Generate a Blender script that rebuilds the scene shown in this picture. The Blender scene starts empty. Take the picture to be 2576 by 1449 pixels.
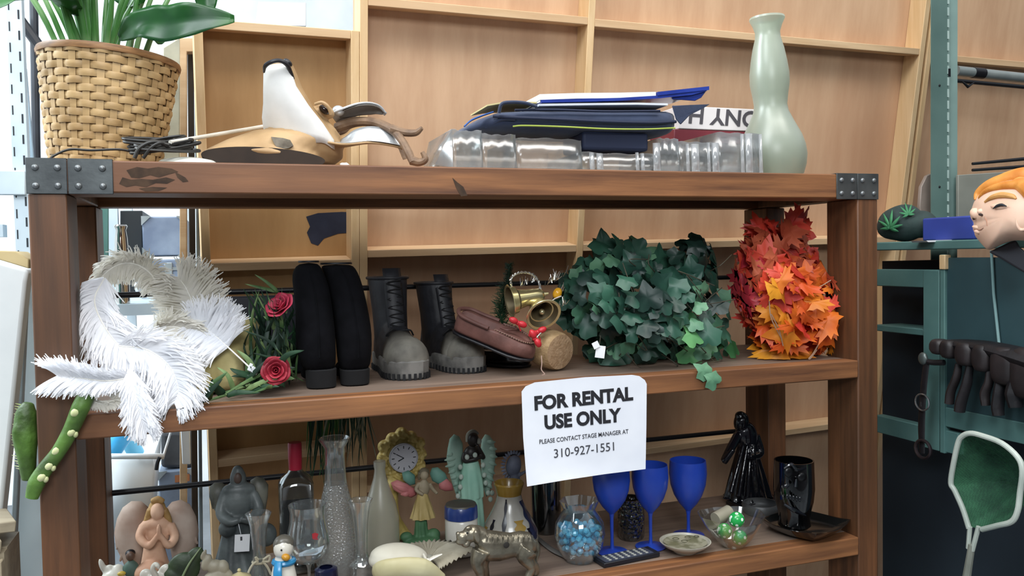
import bpy, bmesh, math, random
from math import sin, cos, pi, radians
from mathutils import Vector as V, Matrix
from mathutils import noise
SC = bpy.context.scene
COL = SC.collection
RN = random.Random(11)

# ---------------------------------------------------------------- camera
CAM = V((.29932, -1.56419, 1.40426))
YAW, PITCH, ROLL, FPX = .3331475, -.0370694, -.0181491, 2101.95
FW = V((sin(YAW)*cos(PITCH), cos(YAW)*cos(PITCH), sin(PITCH)))
_r0 = V((cos(YAW), -sin(YAW), 0)); _u0 = _r0.cross(FW)
RT = cos(ROLL)*_r0 + sin(ROLL)*_u0
UP = -sin(ROLL)*_r0 + cos(ROLL)*_u0
cd = bpy.data.cameras.new('camera'); cam = bpy.data.objects.new('camera', cd); COL.objects.link(cam)
cd.sensor_width = 36; cd.lens = FPX/2576*36; cd.clip_start = .02; cd.clip_end = 60
cam.matrix_world = Matrix(((RT.x, UP.x, -FW.x, CAM.x), (RT.y, UP.y, -FW.y, CAM.y), (RT.z, UP.z, -FW.z, CAM.z), (0, 0, 0, 1)))
SC.camera = cam

# ---------------------------------------------------------------- light and exposure
SC.view_settings.view_transform = 'Standard'; SC.view_settings.look = 'None'
SC.view_settings.gamma = 1; SC.view_settings.use_curve_mapping = False
SC.view_settings.exposure = 0.15
wd = bpy.data.worlds.new('sky'); SC.world = wd; wd.use_nodes = True
bg = wd.node_tree.nodes['Background']; bg.inputs[1].default_value = .60
_n = wd.node_tree.nodes; _l = wd.node_tree.links            # daylight from the roof, dim towards the ground
_t = _n.new('ShaderNodeTexCoord'); _s = _n.new('ShaderNodeSeparateXYZ'); _r = _n.new('ShaderNodeValToRGB')
_l.new(_t.outputs['Generated'], _s.inputs[0]); _l.new(_s.outputs['Z'], _r.inputs[0]); _l.new(_r.outputs[0], bg.inputs[0])
_e = _r.color_ramp.elements; _e[0].position = .27; _e[0].color = (.12, .122, .135, 1); _e[1].position = .36; _e[1].color = (.84, .91, 1.0, 1)

def area(name, loc, target, size, power, col=(1, 1, 1), sy=None):
    l = bpy.data.lights.new(name, 'AREA'); l.energy = power; l.color = col; l.size = size
    if sy: l.shape = 'RECTANGLE'; l.size_y = sy
    o = bpy.data.objects.new(name, l); COL.objects.link(o); o.location = loc
    o.rotation_euler = (V(target)-V(loc)).to_track_quat('-Z', 'Y').to_euler()
    return o
area('skylight', (.9, -.95, 3.8), (.9, .1, 1.2), 2.8, 48, (1, .97, .93), .8)
area('loading_bay_daylight', (-2.2, 1.0, 3.4), (-1.2, 2.6, .8), 2.2, 230, (.86, .95, 1.0), 1.6)
area('side_daylight', (-1.0, -1.6, 3.9), (.6, .1, 1.2), 1.2, 62, (.88, .95, 1.0), 1.4)
area('aisle_lamp', (2.3, -1.0, 3.6), (2.1, .1, 1.3), .8, 11, (1, .97, .92), .9)

area('lower_shelf_fill', (.1, -3.2, 2.65), (.85, .2, 1.0), 1.3, 54, (.93, .97, 1.0), .8)  # added fill light behind the camera, brightens the objects on the lower shelf

# ---------------------------------------------------------------- pixel to place
def ray(px, py): return FW + RT*((px-1288)/FPX) - UP*((py-724.5)/FPX)
def at(px, py, Y):
    d = ray(px, py); return CAM + d*((Y-CAM.y)/d.y)
def atz(px, py, Z):
    d = ray(px, py); return CAM + d*((Z-CAM.z)/d.z)
def atx(px, py, X):
    d = ray(px, py); return CAM + d*((X-CAM.x)/d.x)
def S(p): return (V(p)-CAM).dot(FW)/FPX          # metres per pixel at a place
ZT, ZM, ZL = 1.58, 1.15, .735                    # the three shelf tops in view
SW, SD, PW, PD = 1.745, .445, .0575, .105

# ---------------------------------------------------------------- materials
def lin(h):
    if not isinstance(h, str): return tuple(h)
    h = h.lstrip('#'); o = []
    for i in (0, 2, 4):
        c = int(h[i:i+2], 16)/255
        o.append(c/12.92 if c <= .04045 else ((c+.055)/1.055)**2.4)
    return tuple(o)
MATS = {}
def mat(name, c1, c2=None, rough=.6, metal=0, scale=8, stretch=(1, 1, 1), bump=0, bscale=40, detail=4, lo=.35, hi=.65,
        coat=0, sheen=0, subs=0, trans=0, ior=1.45, spec=None, alpha=None):
    if name in MATS: return MATS[name]
    m = bpy.data.materials.new(name); m.use_nodes = True; nt = m.node_tree; n = nt.nodes; L = nt.links
    b = n['Principled BSDF']; b.inputs['Roughness'].default_value = rough; b.inputs['Metallic'].default_value = metal
    b.inputs['Base Color'].default_value = (*lin(c1), 1)
    if coat: b.inputs['Coat Weight'].default_value = coat; b.inputs['Coat Roughness'].default_value = .12
    if sheen: b.inputs['Sheen Weight'].default_value = sheen
    if subs:
        b.inputs['Subsurface Weight'].default_value = subs; b.inputs['Subsurface Scale'].default_value = .01
    if trans: b.inputs['Transmission Weight'].default_value = trans; b.inputs['IOR'].default_value = ior
    if spec is not None: b.inputs['Specular IOR Level'].default_value = spec
    if alpha is not None: b.inputs['Alpha'].default_value = alpha
    if c2 or bump:
        tc = n.new('ShaderNodeTexCoord'); mp = n.new('ShaderNodeMapping'); mp.inputs['Scale'].default_value = stretch
        L.new(tc.outputs['Object'], mp.inputs[0])
    if c2:
        nz = n.new('ShaderNodeTexNoise'); nz.inputs['Scale'].default_value = scale; nz.inputs['Detail'].default_value = detail
        rp = n.new('ShaderNodeValToRGB'); rp.color_ramp.elements[0].position = lo; rp.color_ramp.elements[1].position = hi
        rp.color_ramp.elements[0].color = (*lin(c1), 1); rp.color_ramp.elements[1].color = (*lin(c2), 1)
        L.new(mp.outputs[0], nz.inputs['Vector']); L.new(nz.outputs['Fac'], rp.inputs[0]); L.new(rp.outputs[0], b.inputs['Base Color'])
    if bump:
        bz = n.new('ShaderNodeTexNoise'); bz.inputs['Scale'].default_value = bscale; bz.inputs['Detail'].default_value = 5
        bp = n.new('ShaderNodeBump'); bp.inputs['Strength'].default_value = bump; bp.inputs['Distance'].default_value = .004
        L.new(mp.outputs[0], bz.inputs['Vector']); L.new(bz.outputs['Fac'], bp.inputs['Height']); L.new(bp.outputs[0], b.inputs['Normal'])
    MATS[name] = m; return m

def wood(name, c1, c2, c3, axis='X', s=1.0, rough=.55, knots=True):
    """board: long grain streaks along one axis plus broad patches of tone"""
    if name in MATS: return MATS[name]
    m = bpy.data.materials.new(name); m.use_nodes = True; nt = m.node_tree; n = nt.nodes; L = nt.links
    b = n['Principled BSDF']; b.inputs['Roughness'].default_value = rough
    tc = n.new('ShaderNodeTexCoord'); mp = n.new('ShaderNodeMapping'); L.new(tc.outputs['Object'], mp.inputs[0])
    st = {'X': (.9, 16, 16), 'Y': (16, .9, 16), 'Z': (16, 16, .9)}[axis]
    mp.inputs['Scale'].default_value = [q*s for q in st]
    n1 = n.new('ShaderNodeTexNoise'); n1.inputs['Scale'].default_value = 3.2; n1.inputs['Detail'].default_value = 7; n1.inputs['Roughness'].default_value = .62
    L.new(mp.outputs[0], n1.inputs['Vector'])
    r1 = n.new('ShaderNodeValToRGB'); e = r1.color_ramp.elements
    e[0].position = .30; e[0].color = (*lin(c1), 1); e[1].position = .68; e[1].color = (*lin(c2), 1)
    L.new(n1.outputs['Fac'], r1.inputs[0])
    n2 = n.new('ShaderNodeTexNoise'); n2.inputs['Scale'].default_value = 2.6*s; n2.inputs['Detail'].default_value = 3
    L.new(tc.outputs['Object'], n2.inputs['Vector'])
    r2 = n.new('ShaderNodeValToRGB'); r2.color_ramp.elements[0].position = .48; r2.color_ramp.elements[1].position = .72
    L.new(n2.outputs['Fac'], r2.inputs[0])
    mx = n.new('ShaderNodeMix'); mx.data_type = 'RGBA'; L.new(r2.outputs[0], mx.inputs[0]); L.new(r1.outputs[0], mx.inputs[6])
    mx.inputs[7].default_value = (*lin(c3), 1)
    L.new(mx.outputs[2], b.inputs['Base Color'])
    bp = n.new('ShaderNodeBump'); bp.inputs['Strength'].default_value = .25; bp.inputs['Distance'].default_value = .002
    L.new(n1.outputs['Fac'], bp.inputs['Height']); L.new(bp.outputs[0], b.inputs['Normal'])
    MATS[name] = m; return m

def glass(name, tint='ffffff', refl=.35, rough=.04, body=0, bodycol='ffffff', bump=0, bscale=60):
    """thin-walled clear material: tinted see-through + surface shine (+ a little milky body)"""
    if name in MATS: return MATS[name]
    m = bpy.data.materials.new(name); m.use_nodes = True; nt = m.node_tree; n = nt.nodes; L = nt.links
    for x in list(n):
        if x.type == 'BSDF_PRINCIPLED': n.remove(x)
    out = [x for x in n if x.type == 'OUTPUT_MATERIAL'][0]
    t = n.new('ShaderNodeBsdfTransparent'); t.inputs[0].default_value = (*lin(tint), 1)
    g = n.new('ShaderNodeBsdfGlossy'); g.inputs['Roughness'].default_value = rough; g.inputs[0].default_value = (1, 1, 1, 1)
    lw = n.new('ShaderNodeLayerWeight'); lw.inputs[0].default_value = refl
    mu = n.new('ShaderNodeMath'); mu.operation = 'MULTIPLY_ADD'; mu.inputs[1].default_value = .75; mu.inputs[2].default_value = .05; mu.use_clamp = True
    L.new(lw.outputs['Facing'], mu.inputs[0])
    a = n.new('ShaderNodeMixShader'); L.new(mu.outputs[0], a.inputs[0]); L.new(t.outputs[0], a.inputs[1]); L.new(g.outputs[0], a.inputs[2])
    last = a
    if body:
        d = n.new('ShaderNodeBsdfDiffuse'); d.inputs[0].default_value = (*lin(bodycol), 1)
        tl = n.new('ShaderNodeBsdfTranslucent'); tl.inputs[0].default_value = (*lin(bodycol), 1)
        dm = n.new('ShaderNodeMixShader'); dm.inputs[0].default_value = .5; L.new(d.outputs[0], dm.inputs[1]); L.new(tl.outputs[0], dm.inputs[2])
        c = n.new('ShaderNodeMixShader'); c.inputs[0].default_value = body; L.new(a.outputs[0], c.inputs[1]); L.new(dm.outputs[0], c.inputs[2]); last = c
    if bump:
        tc = n.new('ShaderNodeTexCoord'); bz = n.new('ShaderNodeTexVoronoi'); bz.inputs['Scale'].default_value = bscale
        bp = n.new('ShaderNodeBump'); bp.inputs['Strength'].default_value = bump; bp.inputs['Distance'].default_value = .003
        L.new(tc.outputs['Object'], bz.inputs['Vector']); L.new(bz.outputs['Distance'], bp.inputs['Height'])
        L.new(bp.outputs[0], g.inputs['Normal']); L.new(bp.outputs[0], lw.inputs['Normal'])
    L.new(last.outputs[0], out.inputs[0]); MATS[name] = m; return m

def leafmat(name, c1, c2, scale=9, rough=.5, tr=.25):
    if name in MATS: return MATS[name]
    m = mat(name, c1, c2, rough=rough, scale=scale, lo=.4, hi=.6); nt = m.node_tree; n = nt.nodes; L = nt.links
    b = n['Principled BSDF']; out = [x for x in n if x.type == 'OUTPUT_MATERIAL'][0]
    t = n.new('ShaderNodeBsdfTranslucent'); t.inputs[0].default_value = (*lin(c2), 1)
    mx = n.new('ShaderNodeMixShader'); mx.inputs[0].default_value = tr
    L.new(b.outputs[0], mx.inputs[1]); L.new(t.outputs[0], mx.inputs[2]); L.new(mx.outputs[0], out.inputs[0]); return m

# ---------------------------------------------------------------- mesh builder
def frame(d, up=V((0, 0, 1))):
    d = V(d).normalized(); a = d.cross(up)
    if a.length < 1e-4: a = d.cross(V((1, 0, 0)))
    a.normalize(); return a, a.cross(d).normalized(), d
def smoothpath(pts, k=6):
    pts = [V(p) for p in pts]
    if len(pts) < 3: return pts
    P = [2*pts[0]-pts[1]]+pts+[2*pts[-1]-pts[-2]]; o = []
    for i in range(1, len(P)-2):
        a, b, c, d = P[i-1:i+3]
        for j in range(k):
            t = j/k; o.append(.5*((2*b)+(c-a)*t+(2*a-5*b+4*c-d)*t*t+(3*b-a-3*c+d)*t**3))
    return o+[pts[-1]]
def lerpl(a, n):
    if not isinstance(a, (list, tuple)): return [a]*n
    o = []
    for i in range(n):
        t = i/(n-1)*(len(a)-1); j = min(int(t), len(a)-2); o.append(a[j]+(a[j+1]-a[j])*(t-j))
    return o
class MB:
    def __init__(s): s.v = []; s.f = []; s.m = []; s.mi = 0
    def add(s, vs, fs):
        o = len(s.v); s.v += [V(p) for p in vs]; s.f += [tuple(i+o for i in f) for f in fs]; s.m += [s.mi]*len(fs); return s
    def box(s, c, d, M=None):
        c = V(c); h = V(d)/2; vs = []
        for x in (-1, 1):
            for y in (-1, 1):
                for z in (-1, 1):
                    p = V((x*h.x, y*h.y, z*h.z)); vs.append(c+(M @ p if M else p))
        return s.add(vs, [(0, 1, 3, 2), (4, 6, 7, 5), (0, 4, 5, 1), (2, 3, 7, 6), (0, 2, 6, 4), (1, 5, 7, 3)])
    def bb(s, a, b): return s.box([(p+q)/2 for p, q in zip(a, b)], [abs(q-p) for p, q in zip(a, b)])
    def tube(s, pts, r, n=8, cap=True, flat=1.0, up=V((0, 0, 1))):
        pts = [V(p) for p in pts]; rs = lerpl(r, len(pts)); N = len(pts); vs = []; fs = []
        pa = None
        for i, p in enumerate(pts):
            d = (pts[min(i+1, N-1)]-pts[max(i-1, 0)])
            if d.length < 1e-9: d = V((0, 0, 1))
            d.normalize()
            if pa is None: a, b, _ = frame(d, up)
            else:
                a = pa-d*pa.dot(d)
                if a.length < 1e-5: a, b, _ = frame(d, up)
                a.normalize(); b = a.cross(d)
            pa = a
            for k in range(n):
                t = 2*pi*k/n; vs.append(p+(a*cos(t)+b*sin(t)*flat)*rs[i])
        for i in range(N-1):
            for k in range(n):
                k2 = (k+1) % n; fs.append((i*n+k, i*n+k2, (i+1)*n+k2, (i+1)*n+k))
        if cap: fs += [tuple(range(n))[::-1], tuple((N-1)*n+k for k in range(n))]
        return s.add(vs, fs)
    def lathe(s, prof, c=(0, 0, 0), n=32, M=None, rfun=None, cap=False):
        c = V(c); vs = []; fs = []
        for (r, z) in prof:
            for k in range(n):
                t = 2*pi*k/n; rr = r*(rfun(t, z) if rfun else 1); p = V((rr*cos(t), rr*sin(t), z)); vs.append(c+(M @ p if M else p))
        for i in range(len(prof)-1):
            for k in range(n):
                k2 = (k+1) % n; fs.append((i*n+k, i*n+k2, (i+1)*n+k2, (i+1)*n+k))
        if prof[0][0] > 1e-5 and cap: fs.append(tuple(range(n))[::-1])
        if prof[-1][0] > 1e-5 and cap: fs.append(tuple((len(prof)-1)*n+k for k in range(n)))
        return s.add(vs, fs)
    def ell(s, c, r, M=None, nu=16, nv=10, fn=None):
        c = V(c); r = V(r) if isinstance(r, (tuple, list, V)) else V((r, r, r)); vs = []; fs = []
        for j in range(1, nv):
            th = pi*j/nv
            for i in range(nu):
                ph = 2*pi*i/nu; p = V((sin(th)*cos(ph), sin(th)*sin(ph), cos(th)))
                if fn: p = p*fn(p)
                p = V((p.x*r.x, p.y*r.y, p.z*r.z)); vs.append(c+(M @ p if M else p))
        top = V((0, 0, 1)); bot = V((0, 0, -1))
        for q in (top, bot):
            p = q*(fn(q) if fn else 1); p = V((p.x*r.x, p.y*r.y, p.z*r.z)); vs.append(c+(M @ p if M else p))
        T = (nv-1)*nu
        for j in range(nv-2):
            for i in range(nu):
                i2 = (i+1) % nu; fs.append((j*nu+i, (j+1)*nu+i, (j+1)*nu+i2, j*nu+i2))
        for i in range(nu):
            i2 = (i+1) % nu; fs.append((T, i, i2)); fs.append((T+1, (nv-2)*nu+i2, (nv-2)*nu+i))
        return s.add(vs, fs)
    def loft(s, rings, cap=True, closed=True):
        n = len(rings[0]); vs = [p for r in rings for p in r]; fs = []
        for i in range(len(rings)-1):
            for k in range(n if closed else n-1):
                k2 = (k+1) % n; fs.append((i*n+k, i*n+k2, (i+1)*n+k2, (i+1)*n+k))
        if cap and closed: fs += [tuple(range(n))[::-1], tuple((len(rings)-1)*n+k for k in range(n))]
        return s.add(vs, fs)
    def prism(s, pts, d, M=None, c=(0, 0, 0)):
        """outline in local XY, thickness d along local Z"""
        c = V(c); n = len(pts); vs = []
        for z in (0, d):
            for p in pts:
                q = V((p[0], p[1], z)); vs.append(c+(M @ q if M else q))
        fs = [tuple(range(n))[::-1], tuple(range(n, 2*n))]+[(k, (k+1) % n, n+(k+1) % n, n+k) for k in range(n)]
        return s.add(vs, fs)
    def hull(s, front, back):
        n = len(front)
        return s.add(list(front)+list(back), [tuple(range(n)), tuple(range(n, 2*n))[::-1]]+[(k, n+k, n+(k+1) % n, (k+1) % n) for k in range(n)])
    def build(s, name, mats, parent=None, smooth=35, bevel=0, solid=0, sub=0, remesh=0, sm=0, origin=None, off=0, mname=None):
        if not isinstance(mats, (list, tuple)): mats = [mats]
        if parent is not None: o0 = parent.matrix_world.translation if parent.parent is None else abspos(parent)
        elif origin is not None: o0 = V(origin)
        else:
            xs = [p.x for p in s.v]; ys = [p.y for p in s.v]; zs = [p.z for p in s.v]
            o0 = V(((min(xs)+max(xs))/2, (min(ys)+max(ys))/2, min(zs)))
        me = bpy.data.meshes.new(name); me.from_pydata([tuple(p-o0) for p in s.v], [], s.f)
        for m in mats: me.materials.append(m)
        for p, i in zip(me.polygons, s.m): p.material_index = i
        bm = bmesh.new(); bm.from_mesh(me)
        if remesh == 0 and len(bm.faces) < 60000: bmesh.ops.recalc_face_normals(bm, faces=bm.faces) if solid == 0 else None
        bm.to_mesh(me); bm.free()
        if smooth:
            for p in me.polygons: p.use_smooth = True
            if not remesh: me.set_sharp_from_angle(angle=radians(smooth))
        ob = bpy.data.objects.new(name, me); COL.objects.link(ob)
        if parent is not None: ob.parent = parent
        else: ob.location = o0
        if solid:
            q = ob.modifiers.new('solid', 'SOLIDIFY'); q.thickness = solid; q.offset = off
        if remesh:
            q = ob.modifiers.new('remesh', 'REMESH'); q.mode = 'VOXEL'; q.voxel_size = remesh; q.use_smooth_shade = True
            if sm: q = ob.modifiers.new('smooth', 'SMOOTH'); q.iterations = sm; q.factor = .5
        if bevel:
            q = ob.modifiers.new('bevel', 'BEVEL'); q.width = bevel; q.segments = 2; q.limit_method = 'ANGLE'; q.angle_limit = radians(40)
        if sub:
            q = ob.modifiers.new('sub', 'SUBSURF'); q.levels = sub; q.render_levels = sub
        return ob
def abspos(o):
    p = V((0, 0, 0))
    while o is not None: p += o.location; o = o.parent
    return p
def tag(o, label, cat, group=None):
    o['label'] = label; o['category'] = cat
    if group: o['group'] = group
    return o
def thing(name, label, cat, loc=(0, 0, 0), group=None):
    o = bpy.data.objects.new(name, None); COL.objects.link(o); o.location = V(loc); o.empty_display_size = .03
    bpy.context.view_layer.update()
    return tag(o, label, cat, group)
def struct(o): o['kind'] = 'structure'; return o
def rotm(x=0, y=0, z=0):
    from mathutils import Euler
    return Euler((radians(x), radians(y), radians(z))).to_matrix()
def basis(x, y, z): return Matrix((x, y, z)).transposed()
def text(body, size, m, parent, origin, X, Y, bold=0, name='lettering', align='CENTER', depth=.0003, sx=1.0):
    cu = bpy.data.curves.new(name, 'FONT'); cu.body = body; cu.size = size; cu.align_x = align; cu.offset = bold; cu.extrude = depth/2; cu.resolution_u = 4
    to = bpy.data.objects.new('tmp', cu); COL.objects.link(to)
    dg = bpy.context.evaluated_depsgraph_get(); me = bpy.data.meshes.new_from_object(to.evaluated_get(dg)); bpy.data.objects.remove(to); bpy.data.curves.remove(cu)
    X = V(X).normalized(); Y = V(Y).normalized(); Z = X.cross(Y); o0 = V(origin)-abspos(parent)
    for v in me.vertices: v.co = o0+X*(v.co.x*sx)+Y*v.co.y+Z*v.co.z
    me.materials.clear(); me.materials.append(m); me.name = name
    ob = bpy.data.objects.new(name, me); COL.objects.link(ob); ob.parent = parent; return ob
def keep(o, fn):
    """move any vertex of a thing and its parts that would sit inside what it rests on"""
    if o.type == 'MESH':
        q = abspos(o)
        for v in o.data.vertices:
            p = fn(v.co+q)
            if p is not None: v.co = p-q
    for c in o.children: keep(c, fn)
    return o
def above(z): return lambda p: V((p.x, p.y, z)) if p.z < z else None
def axisprof(cx, y0, prof, Y):
    """profile given as (half width px, row px) on the axis through column cx at depth Y -> list of (r, z above base)"""
    b = at(cx, y0, Y); s = S(b); return b, [(hw*s, at(cx, py, Y).z-b.z) for hw, py in prof]
def shell(prof, t):
    """outer profile bottom->top to a closed wall profile: up outside, down inside"""
    inner = [(max(r-t, 0), z+(t if i == 0 else 0)) for i, (r, z) in enumerate(prof)]
    return [(0, prof[0][1])]+prof+inner[::-1]+[(0, prof[0][1]+t)]

# ---------------------------------------------------------------- shared materials
M_post = wood('dark_stained_wood', '3a2516', '764c2e', '4c321f', 'Z', .8)
M_beam = wood('brown_stained_wood', '523220', '9a673f', '6b4429', 'X', .8)
M_deck = wood('worn_shelf_board', '6b5a50', '8f7b6c', '7d6d62', 'X', 1.0, .5)
M_ply = wood('plywood', 'b89272', 'cdaa89', 'bb8a69', 'Z', .26, .6)
M_ply2 = wood('plywood_honey', 'a17a4c', 'b58f60', 'a77e50', 'Z', .26, .6)
M_pine = wood('pine_batten', 'c9a676', 'dfc298', 'd2b083', 'Z', .7, .6)
M_pinex = wood('pine_batten_rail', 'c3a078', 'dcbf98', 'cda982', 'X', .7, .6)
M_iron = mat('grey_iron', '3b3f41', '54595a', rough=.5, metal=.6, scale=14, bump=.2)
M_rivet = mat('rivet_steel', '6c7070', '85888a', rough=.4, metal=.7, scale=30)
M_black = mat('black_steel', '15161a', rough=.4, metal=.3)
M_white = mat('white_paint', 'e8ecee', 'd4dadf', rough=.7, scale=3)

# ---------------------------------------------------------------- setting
struct(MB().bb((-3.2, -2.6, -.05), (4.2, 4.2, 0)).build('floor', mat('concrete', '5f6367', '7b7f82', rough=.8, scale=3, bump=.1)))
struct(MB().bb((-3.2, 4.0, 0), (4.2, 4.12, 4.2)).build('wall_back', M_white))
struct(MB().bb((-3.3, -2.6, 0), (-3.2, 4.0, 4.2)).build('wall_left', M_white))

# ---------------------------------------------------------------- wooden shelf unit
unit = thing('wooden_shelf_unit', 'large brown stained wooden shelf unit with riveted iron corner plates, full of props', 'shelf', (SW/2, SD/2, 0))
def beveled(a, b, name, m, bv=.003, p=unit): return MB().bb(a, b).build(name, m, p, bevel=bv)
for x0 in (0, SW-PW):
    for y0 in (0, SD-PD):
        beveled((x0, y0, 0), (x0+PW, y0+PD, ZT-.056), 'post', M_post)
beveled((0, 0, ZT-.055), (SW, PD, ZT), 'top_beam', M_beam)
beveled((0, SD-PD*.6, ZT-.055), (SW, SD, ZT), 'top_beam', M_beam)
for x0 in (0, SW-PW): beveled((x0, PD+.001, ZT-.055), (x0+PW, SD-PD*.6-.001, ZT), 'side_rail', M_post)
beveled((PW+.001, PD+.001, ZT-.03), (SW-PW-.001, SD-PD*.6-.001, ZT-.001), 'shelf_board', M_deck, .001)
for z, h in ((ZM, .041), (ZL, .043), (.30, .043)):
    beveled((PW+.0005, -.002, z-h), (SW-PW-.0005, .045, z), 'shelf_front', M_beam)
    beveled((PW+.0005, .0455, z-.03), (SW-PW-.0005, SD-.03, z-.0008), 'shelf_board', M_deck, .001)
for pa, pb in (((330, 742), (1270, 729)), ((262, 1246), (920, 1186))):
    a = at(*pa, SD-.02); z = a.z
    MB().tube([(PW-.01, SD-.008, z), (SW-PW+.01, SD-.008, z)], .0065, 12).build('back_rod', M_black, unit)
def plate(x0, x1, nriv):
    t = .0025; mb = MB().bb((x0, -t, ZT-.0575), (x1, .0, ZT+.002)); mb.bb((x0, -t, ZT), (x1, .06, ZT+t*.8))
    p = mb.build('corner_plate', M_iron, unit, bevel=.0012)
    for i in range(2):
        for j in range(2):
            cx = x0+(x1-x0)*(.23+.54*i); cz = ZT-.014-.030*j
            MB().ell((cx, -t, cz), (.0058, .0045, .0058), nu=12, nv=8).build('rivet', M_rivet, p)
def scar(pts, m='bark_scar'):
    f = [at(x, y, -.0006) for x, y in pts]; MB().hull(f, [p+V((0, .0004, 0)) for p in f]).build('wood_scar', mat('dark_scar', '2f2117', '4a3626', rough=.9, scale=40), unit, smooth=0)
for q in ([(318, 428), (345, 420), (372, 424), (398, 420), (432, 424), (448, 432), (425, 438), (400, 446), (378, 440), (350, 448), (330, 446)], [(308, 446), (330, 452), (356, 450), (384, 452), (418, 446), (440, 452), (420, 462), (392, 460), (368, 470), (340, 466), (318, 470), (300, 462)], [(350, 474), (384, 470), (420, 472), (400, 480), (366, 481)],
          [(440, 432), (466, 446), (474, 456), (460, 458), (446, 446)], [(1138, 447), (1150, 458), (1166, 470), (1176, 492), (1160, 494), (1148, 474)]): scar(q)
plate(-.001, .0595, 4); plate(.0605, .129, 4)
plate(SW-.0595, SW+.001, 4); plate(SW-.118, SW-.0605, 4)

# ---------------------------------------------------------------- plywood theatre flats leaning behind
FD = V((.0009, .1636, -.9865)).normalized(); FX = V((.9982, .0605, 0)); FX = (FX-FD*FX.dot(FD)).normalized(); FU = -FD
FN = FX.cross(FU); FN = FN if FN.y < 0 else -FN            # faces the room
FO = V((.3, .505, 1.58))
def fuv(px, py):
    d = ray(px, py); t = (FO-CAM).dot(FN)/d.dot(FN); p = CAM+d*t-FO; return p.dot(FX), p.dot(FU)
FM = basis(FX, FU, FN)
def fpt(u, v, w=0): return FO+FX*u+FU*v+FN*w
def fbox(name, m, parent, u0, u1, v0, v1, w0, w1, bev=.0015):
    return MB().box(fpt((u0+u1)/2, (v0+v1)/2, (w0+w1)/2), (abs(u1-u0), abs(v1-v0), abs(w1-w0)), FM).build(name, m, parent, bevel=bev)
VB = -1.52
def flat(label, uL, uR, vT, mids, rails, mply):
    """plywood skin with 1x3 battens on edge: outer stiles, inner stiles, rails (u0,u1,v)"""
    r = thing('scenery_flat', label, 'stage flat', fpt((uL+uR)/2, VB, -.03))
    fbox('plywood_skin', mply, r, uL, uR, VB, vT, -.076, -.0645, 0)
    for u in (uL, uR-.02): fbox('stile', M_pine, r, u, u+.02, VB, vT, -.064, 0)
    for u in mids: fbox('stile', M_pine, r, u-.01, u+.01, VB, vT-.02, -.064, -.001)
    for (u0, u1, v) in rails: fbox('rail', M_pinex, r, u0, u1, v-.01, v+.01, -.064, -.002)
    return r
uA0 = fuv(498, 400)[0]; uAB = fuv(905, 400)[0]; uM = fuv(1476, 300)[0]; uC = fuv(2305, 300)[0]
vAt = fuv(700, 62)[1]; vAm = fuv(700, 668)[1]; vAl = fuv(700, 1150)[1]
flatA = flat('narrow honey plywood flat with a blue paint mark, behind deer head and boots', uA0, uAB-.001, vAt, [],
             [(uA0+.02, uAB-.021, vAt-.01), (uA0+.02, uAB-.021, vAm), (uA0+.02, uAB-.021, vAl)], M_ply2)
vB1 = fuv(1200, 27)[1]; vB2 = fuv(1200, 632)[1]; vB3 = fuv(1735, 1122)[1]
vR1 = fuv(1900, 93)[1]; vR2 = fuv(1680, 618)[1]
flatB = flat('wide pinkish plywood flat with pine battens, behind the whole right of the shelf', uAB, uC, .75, [uM],
             [(uAB+.02, uM-.01, vB1), (uAB+.02, uM-.01, vB2), (uM+.01, uC-.02, vR1), (uM+.01, uC-.02, vR2), (uM+.01, uC-.02, vB3), (uAB+.02, uM-.01, vB3)], M_ply)
vC1 = fuv(2490, 155)[1]
flatC = flat('pale plywood flat at far right, behind the green steel rack', uC+.012, uC+1.1, .75, [uC+.9],
             [(uC+.03, uC+.89, vC1)], M_ply)
# blue sprayed mark on the narrow flat
pm = [(770, 545), (800, 536), (860, 533), (886, 534), (886, 585), (850, 588), (815, 600), (800, 618), (783, 612), (772, 585), (780, 570)]
dpl = (FO-FN*.0645)
def fpl(px, py, w):
    d = ray(px, py); q = FO+FN*w; t = (q-CAM).dot(FN)/d.dot(FN); return CAM+d*t
MB().hull([fpl(x, y, -.0638) for x, y in pm], [fpl(x, y, -.0644) for x, y in pm]).build('paint_mark', mat('navy_spray', '1d2336', '2a3044', rough=.7, scale=20), flatA)
# ================================================================ TOP OF THE SHELF
EPS = .0008
# ---- basket planter with a leafy plant
def leafblade(path, w, fold=.25, wave=0.0, up=V((0, 0, 1)), wf=None, nc=4):
    """ribbon leaf along a path: half width w at its widest, folded on the midrib; returns vs, fs"""
    N = len(path); vs = []; fs = []
    for i, p in enumerate(path):
        d = (path[min(i+1, N-1)]-path[max(i-1, 0)]).normalized(); a = d.cross(up)
        if a.length < 1e-4: a = V((1, 0, 0))
        a.normalize(); b = a.cross(d); t = i/(N-1)
        ww = w*(wf(t) if wf else (sin(pi*min(t*.92+.04, 1))**.8))
        for k in range(-nc, nc+1):
            q = k/nc; vs.append(p+a*(ww*q)+b*(ww*fold*abs(q)+wave*ww*abs(q)*sin(t*22+q)))
    m = 2*nc+1
    for i in range(N-1):
        for k in range(2*nc): fs.append((i*m+k, i*m+k+1, (i+1)*m+k+1, (i+1)*m+k))
    return vs, fs
pb = at(264, 392, .215); pb.z = ZT+.0078
plant = thing('potted_plant', 'leafy green plant in a tan woven basket at the left of the top board', 'plant', pb)
sB = S(pb); tiltM = rotm(0, 4.2, 0)
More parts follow.
